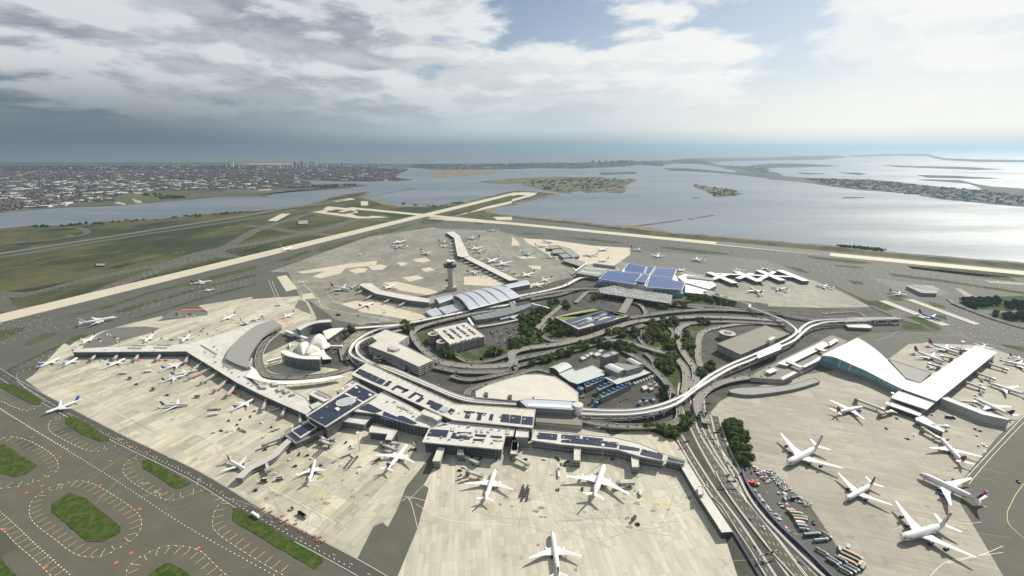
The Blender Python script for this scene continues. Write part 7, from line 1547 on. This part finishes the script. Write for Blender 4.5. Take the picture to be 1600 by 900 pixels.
lot('k', 0, (400, 250, 560, 330, 700, 345, 560, 250), 4, 12, 'in the crowded yard beside the right apron', .45); lot('k', 0, (420, 330, 480, 390, 540, 380, 480, 320), 3, 7, 'in the crowded yard beside the right apron', .6); lot('k', 0, (380, 400, 560, 640, 575, 635, 395, 395), 1, 22, 'along the navy wall beside the expressway', .5)
lot('i', 0, (860, 400, 890, 420, 950, 405, 915, 385), 3, 6, 'in the power plant yard', .6); lot('i', 0, (640, 540, 720, 505, 725, 510, 650, 548), 1, 6, 'in the power plant yard', .5)
lot('G', 0, (440, 260, 600, 290, 610, 310, 460, 285), 3, 14, 'in the lot before the louvred canopy', .6)
for p, wd in ROADS:
    for s_ in (-.25, .25):
        for x, y, z_, hd in walk(offset(p, wd * s_), 30, rnd.uniform(5, 28)):
            if rnd.random() < .6: CARS.append((x, y, z_ + .03, hd + (pi if s_ > 0 else 0), 'driving on the elevated roads'))
for p, wd in hw:
    for s_ in (-.3, .1, .3):
        for x, y, z_, hd in walk(offset(p, wd * s_), 42, rnd.uniform(5, 40)):
            if rnd.random() < .5: CARS.append((x, y, .33, hd, 'driving on the expressway'))
for x, y in [(660, 495), (700, 460), (745, 505), (885, 470), (870, 400), (955, 505), (1040, 300), (820, 350), (560, 500), (640, 530)]: CARS.append((*W('h', 8, x + 10, y + 12)[0], 8.05, .7, 'on the raised drop-off deck'))
CARS.sort(key=lambda p: p[0] ** 2 + p[1] ** 2)
mbs = MB(); names = list(CARC); wts = [2.5, 4, 4, 4, .8, 1.2]
for k, (x, y, z_, a, wh) in enumerate(CARS):
    cc = rnd.choices(names, wts)[0]
    if k < 295:
        o = bpy.data.objects.new('car', CM[cc]); COL.objects.link(o); o.location = (x, y, z_); o.rotation_euler[2] = a; tag(o, cc + ' car ' + wh, 'car', cc + ' cars ' + wh)
    else: car_mb(mbs, x, y, z_, a, names.index(cc), 6, 7)
o = mbs.build('cars', [mat('cars_' + k, v, .5, spec=.3) for k, v in CARC.items()] + [M['carglass'], M['tyre']]); tag(o, 'many small distant cars in lots and on roads', 'cars', kind='stuff')

# ---- lamp posts along roads
mbp = MB(); mbp.cyl((0, 0), .25, .15, 0, 12, 6); mp_ = mbp.mesh('post', M['metal_grey']); mbp = MB(); mbp.bar((0, -1.6, 11.9), (0, 1.6, 11.9), .3, .25); mh_ = mbp.mesh('lamp_head', M['metal_white'])
for p, wd in ROADS:
    for x, y, z_, hd in walk(offset(p, wd / 2 - .3), 75, 30):
        if hypot(x, y) > 1500: continue
        o = empty('street_lamp', (x, y, z_ + .02), hd); tag(o, 'grey double armed street lamp on the edge of an elevated road', 'street lamp', 'street lamps on the elevated roads')
        for nm, me in (('post', mp_), ('lamp_head', mh_)): c_ = bpy.data.objects.new(nm, me); COL.objects.link(c_); c_.parent = o
mbp = MB(); mbp.cyl((0, 0), .5, .25, 0, 30, 7); mm_ = mbp.mesh('mast', M['metal_grey']); mbp = MB(); mbp.cyl((0, 0), 2.2, 2.2, 29.4, 30.4, 10); ml_ = mbp.mesh('lamp_ring', M['metal_white'])
for tl, x, y, lb in [('F', 1128, 130, 'tall floodlight mast left of the control tower'), ('g', 215, 180, 'tall floodlight mast left of the far end of the long pier'), ('F', 820, 260, 'tall floodlight mast under the shorter pier'), ('E', 760, 600, 'tall floodlight mast at the front of the terminal arm'), ('E', 1060, 605, 'tall floodlight mast near the inner corner of the arm'), ('J', 650, 420, 'tall floodlight mast by the L shaped block'), ('K', 560, 500, 'tall floodlight mast under the long concourse'), ('L', 960, 120, 'tall floodlight mast by the slim white canopy'), ('H', 1190, 620, 'tall floodlight mast left of the white pier'), ('H', 0, 150, 'tall floodlight mast by the cross pier')]:
    o = empty('floodlight_mast', (*W(tl, 0, x, y)[0], .2)); tag(o, lb, 'floodlight mast')
    for nm, me in (('post', mm_), ('lamp_ring', ml_)): c_ = bpy.data.objects.new(nm, me); COL.objects.link(c_); c_.parent = o
# ---- lorries, tankers and ground vehicles
def vehicle(kind, x, y, a, label, col, group, L_=None):
    root = empty(kind, (x, y, .27), a); tag(root, label, {'lorry': 'lorry', 'tanker': 'tanker', 'loader': 'loader', 'fuel_truck': 'fuel truck', 'tug': 'tug', 'cart_train': 'baggage carts', 'bus': 'bus', 'stairs': 'stairs truck'}[kind], group)
    def wheels(xs, w_=1.1):
        for q in xs:
            for s_ in (-w_, w_): mb = MB(); mb.box((q, s_), (1, .35, 1), 0, z0=0); mb.build('wheel', M['tyre'], root)
    m_ = PA[col]; cabm = PA['steel'] if 'yard' in group else PA['white']
    if kind in ('lorry', 'bus'):
        L_ = L_ or 14; mb = MB(); mb.box((-1, 0), (L_ - 2.5, 2.6, 2.9), 0, z0=.8); mb.box((-1, 0), (L_ - 3.1, 2.1, .15), 0, z0=3.7); mb.build('box_body', m_, root)
        mb = MB(); mb.box((L_ / 2 - 1, 0), (2.2, 2.5, 2.4), 0, z0=.6); mb.build('cab', cabm, root); mb = MB(); mb.box((L_ / 2 + .15, 0), (.12, 2.2, .9), 0, z0=1.8); mb.build('windscreen', M['carglass'], root); wheels((-L_ / 2 + 2, L_ / 2 - 1.5))
    elif kind in ('tanker', 'fuel_truck'):
        L_ = L_ or 12; mb = MB(); n = 12; mb.ring([[(q, 1.35 * r * cos(2 * pi * k / n), 2.2 + 1.2 * r * sin(2 * pi * k / n)) for k in range(n)] for q, r in ((-L_ / 2, .7), (-L_ / 2 + .4, 1), (L_ / 2 - 3, 1), (L_ / 2 - 2.6, .7))], closed=True, capa=True, capb=True); mb.build('tank', m_, root, smooth_=False)
        mb = MB(); mb.box((-1, 0), (L_ - 3, .5, .15), 0, z0=3.42); mb.build('walkway', PA['silver'], root)
        mb = MB(); mb.box((L_ / 2 - 1.2, 0), (2.2, 2.5, 2.3), 0, z0=.6); mb.build('cab', cabm if kind == 'tanker' else M['yellow_line'], root); wheels((-L_ / 2 + 1.5, L_ / 2 - 1.5))
    elif kind == 'tug':
        mb = MB(); mb.box((0, 0), (5, 2.4, 1.0), 0, z0=.5); mb.box((-1.4, 0), (1.6, 2.2, .4), 0, z0=1.5); mb.build('body', M['yellow_line'] if col == 'orange' else m_, root); mb = MB(); mb.box((.8, 0), (1.8, 1.8, 1.1), 0, z0=1.5); mb.build('cab', M['carglass'], root); wheels((-1.6, 1.6))
    elif kind == 'loader':
        mb = MB(); mb.box((0, 0), (9, 3.2, .6), 0, z0=3.0); mb.box((0, 0), (8.4, 2.6, .2), 0, z0=3.61); mb.build('platform', m_, root); mb = MB()
        for q in (-1, 1): mb.bar((-3.5 * q, 1.2, 1), (3.5 * q, 1.2, 3), .3, .3); mb.bar((-3.5 * q, -1.2, 1), (3.5 * q, -1.2, 3), .3, .3)
        mb.build('scissor_frame', PA['black'], root); mb = MB(); mb.box((0, 0), (9, 2.8, .6), 0, z0=.5); mb.build('chassis', M['yellow_line'], root); wheels((-3, 3), 1.3)
    elif kind == 'cart_train':
        for k in range(5):
            mb = MB(); mb.box((-4.2 * k, 0), (3.2, 1.8, .3), 0, z0=.5); mb.box((-4.2 * k, 0), (3.0, 1.6, .15), 0, z0=2.0)
            for sx_ in (-1.4, 1.4):
                for sy_ in (-.7, .7): mb.box((-4.2 * k + sx_, sy_), (.15, .15, 1.3), 0, z0=.75)
            c_ = mb.build('cart', m_, root)
            mb = MB(); mb.box((-4.2 * k, 0), (2.6, 1.3, .8), 0, z0=.82); mb.build('load', PA['silver' if k % 2 else 'grey'] if 'grey' in PA else PA['silver'], c_)
        mb = MB()
        for k in range(5):
            for sx_ in (-1, 1):
                for sy_ in (-.8, .8): mb.box((-4.2 * k + sx_, sy_), (.5, .2, .5), 0, z0=0)
        mb.build('wheels', M['tyre'], root)
    return root
def V(kind, tile, x, y, deg, label, col, group='ground vehicles on the aprons', L_=None):
    p = W(tile, 0, x, y)[0]; vehicle(kind, *p, radians(deg), label, col, group, L_)
for k, (x, y, dg, kd, col, lb, L_) in enumerate([
    (525, 400, -2, 'lorry', 'silver', 'grey lorry at the head of the lorry row', 11), (565, 420, -8, 'lorry', 'orange', 'upper long salmon lorry above the green one', 17), (590, 447, -8, 'lorry', 'green', 'long green lorry between two salmon ones', 19), (600, 468, -8, 'lorry', 'orange', 'lower long salmon lorry below the green one', 17), (600, 495, -8, 'lorry', 'white', 'white lorry under the lower salmon lorry', 12), (612, 518, -8, 'lorry', 'silver', 'upper of two pale blue grey lorries', 12), (628, 545, -8, 'tanker', 'silver', 'lower of two pale blue grey tankers', 12),
    (690, 585, 5, 'lorry', 'teal', 'long dark teal lorry above the pale tanker', 22), (805, 590, -55, 'tanker', 'silver', 'steep parked tanker right of the teal lorry', 12), (760, 628, 6, 'tanker', 'sky', 'pale blue tanker below the teal lorry', 19), (768, 720, -50, 'tanker', 'silver', 'tanker parked alone below the pale slab', 14), (905, 700, 60, 'lorry', 'silver', 'left one of two small grey lorries standing upright', 9), (972, 682, 45, 'lorry', 'silver', 'right one of two small grey lorries', 9),
    (1000, 738, -42, 'lorry', 'orange', 'topmost salmon trailer in the lower group', 20), (990, 768, -42, 'lorry', 'green', 'green trailer between salmon trailers in the lower group', 20), (968, 792, -42, 'lorry', 'orange', 'second salmon trailer in the lower group', 19), (1068, 815, 35, 'lorry', 'orange', 'short salmon trailer slanting the other way', 10), (1090, 840, 35, 'lorry', 'green', 'short green trailer slanting the other way', 12),
    (850, 800, -50, 'tanker', 'silver', 'first tanker of the lower left pair', 13), (870, 790, -50, 'tanker', 'sky', 'second tanker of the lower left pair', 13), (915, 780, -45, 'tanker', 'silver', 'tanker standing between the pair and the trailers', 13), (950, 870, -45, 'tanker', 'silver', 'lowest tanker near the frame edge', 13), (985, 858, -45, 'tanker', 'sky', 'blue tanker beside the lowest one', 13), (1010, 845, -45, 'tanker', 'silver', 'rightmost tanker of the bottom row', 13),
    (235, 180, -80, 'lorry', 'red', 'red and white lorry alone by the navy wall', 10), (705, 490, 70, 'tug', 'navy', 'dark blue tug on the strip right of the lorry row', None), (480, 310, 75, 'lorry', 'sky', 'turquoise lorry in the crowded yard', 8), (560, 300, 10, 'lorry', 'black', 'dark lorry in the crowded yard', 13)]):
    col = {'silver': 'steel', 'sky': 'steelblue', 'white': 'silver', 'teal': 'tealgrey'}.get(col, col)
    p = W('k', 0, x, y)[0]; L_ = L_ * .88 if L_ else None; vehicle(kd, *p, radians(dg), lb, col, 'lorries and tankers in the yard', L_)
for args in [
    ('fuel_truck', 'd', 645, 785, 20, 'upper one of two white fuel trucks beside the twin jet', 'white'), ('fuel_truck', 'd', 665, 808, 20, 'lower one of two white fuel trucks beside the twin jet', 'white'), ('tug', 'd', 630, 760, 15, 'yellow tug above the two white fuel trucks', 'orange'),
    ('cart_train', 'd', 1152, 850, 75, 'left one of two cart trains on the central apron', 'black'), ('cart_train', 'd', 1190, 850, 75, 'right one of two cart trains on the central apron', 'black'), ('cart_train', 'c', 850, 770, 78, 'left one of two cart trains near the slim jet', 'black'), ('cart_train', 'c', 885, 770, 78, 'right one of two cart trains near the slim jet', 'black'), ('cart_train', 'c', 570, 695, 72, 'left one of two cart trains under the grey bridge', 'black'), ('cart_train', 'c', 612, 685, 72, 'right one of two cart trains under the grey bridge', 'black'),
    ('fuel_truck', 'c', 795, 745, 35, 'grey truck with yellow cab between jets', 'silver'), ('fuel_truck', 'c', 170, 522, 35, 'grey truck with yellow cab left of the small solar roof', 'silver'), ('fuel_truck', 'c', 180, 345, 30, 'grey truck with yellow cab near the red square', 'silver'), ('tug', 'c', 80, 695, 15, 'green tug beside the curving corridor', 'green'), ('tug', 'c', 345, 840, 20, 'green tug left of the slim white jet', 'green'), ('tug', 'c', 685, 610, 20, 'green tug above the cart rows', 'green'), ('loader', 'c', 1070, 795, 50, 'dark loader under the left wing of the dark finned jet', 'black'),
    ('tug', 'd', 262, 503, 60, 'yellow tug nose to nose with the dark finned jet', 'orange'), ('loader', 'J', 60, 610, -20, 'loader left of the slim white jet', 'silver'), ('loader', 'J', 150, 600, 15, 'white topped loader close to the slim white jet', 'white'), ('tug', 'J', 225, 785, 40, 'small yellow tug on the lower left apron', 'orange'), ('lorry', 'J', 290, 825, -30, 'dark truck alone near the service road', 'black'),
    ('fuel_truck', 'K', 290, 570, 85, 'white fuel truck left of the four engine jumbo', 'white'), ('tug', 'K', 288, 540, 20, 'yellow tug above the white fuel truck', 'orange'), ('tug', 'K', 287, 662, -30, 'yellow cornered tug below the white fuel truck', 'orange'), ('cart_train', 'K', 385, 520, -15, 'dark cart train above the four engine jumbo', 'black'), ('cart_train', 'K', 75, 665, 80, 'cart train left on the apron of the jumbo', 'black'), ('cart_train', 'K', 105, 665, 80, 'cart train beside it on the apron of the jumbo', 'black'), ('loader', 'K', 705, 625, 8, 'grey loader at the right wing of the jumbo', 'silver'), ('loader', 'K', 800, 690, 80, 'grey stair loader right of the jumbo', 'silver'), ('loader', 'K', 760, 850, 45, 'dark loader low on the jumbo apron', 'black'), ('tug', 'K', 785, 880, -20, 'dark tug low on the jumbo apron', 'black'), ('tug', 'K', 85, 475, -10, 'green tug under the left end of the long concourse', 'green'), ('tug', 'K', 440, 660, 80, 'dark tug by the tail of the jumbo', 'black'),
    ('bus', 'K', 1505, 628, -15, 'red and white bus in the yard beside the expressway', 'red'), ('lorry', 'E', 770, 738, 10, 'white apron truck behind the left stands', 'white'), ('lorry', 'E', 925, 728, 10, 'white box truck in the middle of the left stands', 'white'), ('loader', 'E', 815, 770, -25, 'dark loader in the middle of the left apron', 'black'), ('loader', 'E', 960, 838, -30, 'dark loader on the lower left apron', 'black'), ('tug', 'E', 853, 805, 0, 'small dark tug on the left apron', 'black'), ('tug', 'E', 1045, 872, 10, 'green tug on the left apron', 'green'), ('loader', 'E', 1235, 885, 5, 'row of dark dollies by the slanting front', 'black'),
    ('tug', 'I', 1125, 60, 40, 'yellow tug between bridges of the slanting front', 'orange'), ('tug', 'I', 1285, 128, 40, 'yellow tug beside the rear of the slanting front', 'orange'), ('tug', 'I', 1290, 220, 45, 'yellow tug left of the small dark solar roof', 'orange'), ('cart_train', 'I', 1030, 122, 5, 'cart train right of the lone blue finned jet', 'black'), ('lorry', 'I', 1000, 148, 20, 'white box truck below a cart train', 'white'), ('cart_train', 'I', 1150, 228, -30, 'slanting cart train on the lower left apron', 'black'), ('loader', 'I', 1240, 460, 0, 'dark loader right of the corridor end', 'black'), ('loader', 'I', 1310, 450, 15, 'pale loader right of the corridor end', 'white'), ('tug', 'I', 1200, 500, -15, 'olive tug below the corridor end', 'green'), ('tug', 'I', 785, 55, 10, 'green tug above the lone blue finned jet', 'green'),
    ('lorry', 'I', 1420, 620, -30, 'black truck on the apron above the lawn strip', 'black'), ('tug', 'I', 1365, 588, 30, 'small yellow vehicle above the orange pallets', 'orange'), ('lorry', 'I', 1200, 622, -30, 'white van on the dark service road', 'white'), ('lorry', 'j', 1010, 690, -12, 'long dark dolly row under the grey walled pier', 'black'), ('lorry', 'j', 868, 340, 70, 'white truck below the maroon finned jets', 'white'), ('loader', 'L', 985, 140, -20, 'grey service rig under the slim white canopy', 'silver'), ('tug', 'L', 1570, 460, 60, 'dark tug alone on the dark right paving', 'black'),
    ('lorry', 'F', 505, 240, 10, 'white truck under the red finned jet', 'white'), ('lorry', 'F', 750, 425, 8, 'white truck on the road above the shell hall trees', 'white'), ('tug', 'F', 640, 375, 20, 'dark tug below the magenta finned jet', 'black'), ('tug', 'F', 800, 358, 0, 'pale tug right of the magenta finned jet', 'white'), ('lorry', 'F', 518, 372, 5, 'dark truck on the curved ramp edge', 'black'), ('tug', 'F', 100, 255, 0, 'white tug left on the pale ramp', 'white'), ('lorry', 'F', 138, 312, 10, 'white truck on the pale ramp above the curved roof', 'white')]:
    V(*args)
# apron clutter rows of dollies behind the terminal arm
k = 0
for tl, x0_, x1_, y0_, y1_, n in [('E', 600, 760, 490, 545, 9), ('E', 1000, 1080, 515, 530, 4), ('E', 1200, 1420, 455, 500, 9), ('E', 420, 480, 560, 600, 4), ('E', 620, 1140, 640, 680, 14), ('L', 1240, 1420, 210, 330, 8), ('E', 1080, 1260, 360, 380, 8), ('F', 0, 60, 370, 400, 4), ('F', 700, 1000, 330, 360, 6), ('g', 430, 800, 420, 460, 8), ('L', 1380, 1450, 30, 60, 4), ('K', 1440, 1600, 520, 560, 5), ('c', 620, 900, 580, 700, 6), ('d', 150, 400, 480, 560, 5), ('d', 600, 980, 600, 720, 9), ('K', 60, 700, 440, 520, 12), ('J', 100, 450, 380, 620, 9), ('I', 900, 1350, 90, 300, 14), ('J', 520, 640, 430, 560, 4), ('L', 880, 1180, 120, 260, 8), ('H', 1000, 1180, 640, 720, 5), ('j', 1150, 1450, 260, 560, 12)]:
    for _ in range(n):
        p = W(tl, 0, rnd.uniform(x0_, x1_), rnd.uniform(y0_, y1_))[0]
        if any(hypot(p[0] - a, p[1] - b_) < r * .5 for a, b_, r in FLEET): continue
        mb = MB(); a = rnd.uniform(0, 3); mb.box((0, 0), (rnd.uniform(3, 8), 2, .8), a, z0=.3); mb.box((0, 0), (2, 1.5, 1.2), a, z0=1.1); mb.box((0, 0), (1.6, 2.3, .5), a, z0=0)
        o = mb.build('dolly', PA[rnd.choice(['black', 'silver', 'white', 'black'])], None, (*p, .26)); tag(o, 'small loaded dolly standing among the aircraft stands', 'dolly', 'dollies strewn around the stands')
# ================================================================ THE FAR CITY
rc = random.Random(21)
CITYC = [(0.34, 0.33, 0.32), (0.26, 0.20, 0.165), (0.17, 0.13, 0.11), (0.07, 0.075, 0.09), (0.22, 0.12, 0.09), (0.50, 0.50, 0.49), (0.03, 0.042, 0.028)]
CMAT = [mat('far_wall_%s' % n_, c_, .9) for n_, c_ in zip(('cream', 'tan', 'brown', 'slate', 'brick', 'white', 'tree'), CITYC)]
def house(mb, x, y, L_, Wd, H_, a, mi):
    mb.box((x, y), (L_, Wd, H_), a, mi, z0=.2)
    if mi != 5 and H_ < 14:      # pitched roof
        ca, sa = cos(a), sin(a); T = lambda p, q, z_: (x + ca * p - sa * q, y + sa * p + ca * q, z_)
        mb.add([T(-L_ / 2, -Wd / 2, H_ + .2), T(L_ / 2, -Wd / 2, H_ + .2), T(L_ / 2, Wd / 2, H_ + .2), T(-L_ / 2, Wd / 2, H_ + .2), T(-L_ / 2, 0, H_ + 2.4), T(L_ / 2, 0, H_ + 2.4)], [(0, 1, 5, 4), (2, 3, 4, 5), (1, 2, 5), (3, 0, 4)], 3 if mi != 3 else 2)
spots = []
def scatter(poly, n, wh):
    xs = [p[0] for p in poly]; ys = [p[1] for p in poly]; k = 0
    x0_, x1_, y0_, y1_ = min(xs), max(xs), min(ys), max(ys)
    for _ in range(n * 12):
        if k >= n: break
        x, y = rc.uniform(x0_, x1_), rc.uniform(y0_, y1_)
        if not inside((x, y), poly): continue
        k += 1; spots.append((x, y, wh))
cities = [(W('A', 0, -300, 560, 0, 520, 200, 503, 400, 488, 430, 470, 700, 455, 720, 430, 830, 395, 1200, 388, 1600, 380, 1600, 330, 1200, 330, 0, 330, -300, 340), 4300, 'west'),
          (W('A', 0, -300, 340, 0, 330, 1600, 330, 1600, 262, 900, 262, 0, 275), 5200, 'mid'), (W('B', 0, 0, 325, 320, 322, 500, 330, 700, 332, 960, 326, 850, 305, 900, 278, 950, 258, 600, 240, 0, 235), 5200, 'east'), (W('B', 0, 0, 385, 340, 352, 330, 335, 150, 326, 0, 335), 260, 'strip'),
          (W('A', 0, 0, 275, 1600, 262, 1600, 235, 0, 240), 1500, 'far'), (W('C', 0, 0, 258, 150, 248, 400, 253, 700, 238, 800, 228, 930, 238, 1000, 220, 900, 208, 400, 218, 0, 222), 1500, 'spit'), (W('B', 0, 950, 248, 1300, 258, 1600, 255, 1600, 225, 1000, 228), 700, 'spit'), (W('C', 0, 1000, 215, 1250, 225, 1600, 290, 1600, 250, 1300, 235, 1150, 192, 1000, 203), 500, 'spit')]
for p, n, wh in cities: scatter(p, n, wh)
spots.sort(key=lambda p: p[0] ** 2 + p[1] ** 2)
mbc = MB()
ga = RW_B + .2
for k, (x, y, wh) in enumerate(spots):
    a = ga + rc.choice((0, pi / 2)) + rc.uniform(-.08, .08) + (0 if (int(x / 900) + int(y / 900)) % 2 else .5)
    d = hypot(x, y); big = rc.random() < (.03 if wh != 'west' else .08); s_ = 1 + d / 14000
    L_, Wd, H_ = (rc.uniform(40, 95), rc.uniform(25, 45), rc.uniform(6, 12)) if big else (rc.uniform(9, 18) * s_, rc.uniform(8, 11) * s_, rc.uniform(5, 10))
    mi = 5 if big and rc.random() < .6 else rc.choices(range(7), (3, 5, 6, 4, 5, .4, 0))[0]
    if rc.random() < .6 and not big: mbc.cyl((x + 12, y), 9, 3, .2, 9, 6, 6); mbc.cyl((x + 20, y + 5), 7, 3, .2, 8, 6, 6)
    if k < 240:
        mb = MB(); house(mb, 0, 0, L_, Wd, H_, 0, mi); o = mb.build('warehouse' if big else 'house', CMAT, None, (x, y, 0), a)
        nm = ['cream', 'tan', 'brown', 'slate', 'brick', 'white', 'dark'][mi]; kd = 'warehouse' if big else 'house'
        tag(o, nm + (' flat' if mi == 5 else ' pitched') + ' roofed small ' + kd + ' on the far left shore across the channel', kd, nm + ' ' + kd + 's on the far left shore')
    else: house(mbc, x, y, L_, Wd, H_, a, mi)
o = mbc.build('far_town', CMAT); tag(o, 'dense far town reading as one mass across the bay', 'town', kind='stuff')
M['tower_wall'] = mat('tower_block_wall', (0.30, 0.29, 0.28), .8, var=.1, vscale=.01); M['tower_pale'] = mat('tower_block_pale', (0.62, 0.60, 0.56), .8)
tl_ = [('A', 1455, 245, 32, 0, 1, 'bright white slab tower standing alone in the far town'), ('A', 1410, 245, 22, 0, 0, 'grey tower left of the bright white slab'), ('A', 1435, 245, 24, 0, 0, 'grey tower just left of the white slab'), ('A', 1490, 248, 18, 0, 0, 'low dark tower right of the white slab'),
       ('B', 248, 250, 42, 0, 0, 'tall dark tower first of the far skyline cluster'), ('B', 292, 244, 36, 0, 0, 'slim dark tower second of the skyline cluster'), ('B', 345, 240, 30, 0, 1, 'pale tower third of the skyline cluster'), ('B', 360, 240, 32, 0, 1, 'pale tower fourth of the skyline cluster'), ('B', 375, 240, 30, 0, 1, 'pale tower last of the skyline cluster'),
       ('B', 540, 238, 22, 0, 0, 'thin tower right of the skyline cluster'), ('B', 712, 250, 22, 0, 0, 'dark tower left of a far pair'), ('B', 755, 246, 20, 0, 0, 'dark tower right of a far pair'), ('B', 820, 248, 14, 0, 1, 'small pale block east of the far pair'), ('B', 480, 248, 18, 0, 0, 'small dark block between the clusters'), ('B', 1325, 250, 12, 0, 1, 'little white block on the far spit'), ('B', 1590, 238, 20, 0, 0, 'first block at the bend of the far spit'), ('B', 1010, 248, 10, 0, 0, 'low grey block where the spit begins')]
for k in range(12): tl_.append(('C', 35 + k * 3, 225, 12, 0, 0, None)) if k < 0 else None
for k, x in enumerate((505, 545, 588, 628)): tl_.append(('C', x, 218, 16, 0, 0, ['first', 'second', 'third', 'fourth'][k] + ' tower from the left in the seaside row'))
for k, (x, y, hp) in enumerate([(90, 256, 12), (150, 252, 14), (190, 250, 16), (225, 248, 20), (270, 250, 24), (315, 247, 20), (410, 250, 16), (440, 248, 20), (510, 246, 15), (590, 247, 14), (640, 250, 12), (680, 249, 16)]): tl_.append(('B', x, y, hp, 0, k % 2, ('brownish', 'pale')[k % 2] + ' low tower, %s from the left among the mid rise blocks round the skyline cluster' % 'first second third fourth fifth sixth seventh eighth ninth tenth eleventh twelfth'.split()[k]))
for k, x in enumerate((670, 690, 712, 745)): tl_.append(('C', x, 220, 18, 1, 0, ['first', 'second', 'third', 'fourth'][k] + ' of the wide blocks right of the seaside row'))
for tl, x, y, hp, wd, pale, lb in tl_:
    p = W(tl, 0, x, y)[0]; v = TILES[tl][1] + y / TILES[tl][2]; s_ = (v - Y_HOR) * cos(PITCH) / CAM_H; hh = hp / TILES[tl][2] / s_ * .95; wd_ = (14 if not wd else 22) / TILES[tl][2] / s_ * .9
    root = empty('tower_block', (*p, .3)); tag(root, lb, 'tower block', 'far towers above the town'); mb = MB(); mb.box((0, 0), (wd_, wd_ * .7, hh), .2, z0=0); mb.build('wall', M['tower_pale' if pale else 'tower_wall'], root)
    mb = MB(); mb.box((0, 0), (wd_ * .5, wd_ * .4, hh * .06), .2, z0=hh); mb.build('roof_house', M['tower_wall'], root)
# ragged scrub on the shores and marsh islands
mbg = MB()
for tl, q, n in [('C', (60, 345, 270, 320, 560, 312, 760, 322, 700, 360, 685, 400, 430, 392, 350, 405, 200, 385), 420), ('C', (1140, 357, 1400, 390, 1400, 420, 1270, 428), 120), ('D', (200, 315, 620, 325, 950, 358, 1320, 390, 1600, 430, 1600, 485, 1100, 445, 700, 392, 400, 362), 800), ('A', (150, 612, 450, 600, 1000, 562, 1500, 520, 1500, 535, 1000, 575, 450, 615, 150, 620), 260), ('A', (830, 415, 1100, 440, 1100, 425, 900, 408), 70), ('B', (120, 372, 450, 356, 620, 350, 640, 362, 400, 378), 200), ('A', (1000, 435, 1150, 428, 1160, 440, 1020, 448), 60), ('D', (440, 738, 560, 742, 740, 760, 700, 768), 60), ('B', (820, 468, 1100, 486, 1300, 462, 1300, 470, 1100, 495), 80), ('A', (0, 275, 1600, 262, 1600, 240, 0, 240), 700), ('A', (0, 420, 1600, 330, 1600, 270, 0, 300), 900)]:
    P_ = W(tl, 0, *q); xs = [p[0] for p in P_]; ys = [p[1] for p in P_]; k = 0
    while k < n:
        x, y = rc.uniform(min(xs), max(xs)), rc.uniform(min(ys), max(ys)); k += 1
        if not inside((x, y), P_): continue
        s_ = rc.uniform(5, 12) * (1 + hypot(x, y) / 9000)
        for _ in range(3): ox_, oy_ = rc.uniform(-s_, s_), rc.uniform(-s_, s_); mbg.cyl((x + ox_, y + oy_), s_ * .6, s_ * .2, .3, s_ * rc.uniform(.4, .8), 6)
o = mbg.build('shore_woods', M['leaf_dark']); tag(o, 'far scrub and woods along shores and marsh islands', 'woods', kind='stuff')
# ---------------------------------------------------------------- the air
hz = MB(); RH = 62000.0
hz.prism([(-RH, -RH), (RH, -RH), (RH, RH), (-RH, RH)], -8.0, 425.0, bottom=True)
m = bpy.data.materials.new('haze'); m.use_nodes = True
t = NT(m.node_tree); t.n.clear()
pv = t.node('ShaderNodeVolumePrincipled')
pv.inputs['Color'].default_value = (0.37, 0.49, 0.61, 1)
pv.inputs['Density'].default_value = 0.00005
pv.inputs['Anisotropy'].default_value = 0.7
mo = t.node('ShaderNodeOutputMaterial'); t.l.new(pv.outputs[0], mo.inputs['Volume'])
o = hz.build('haze', m); o['kind'] = 'stuff'; o['label'] = 'pale haze in the air over the bay'
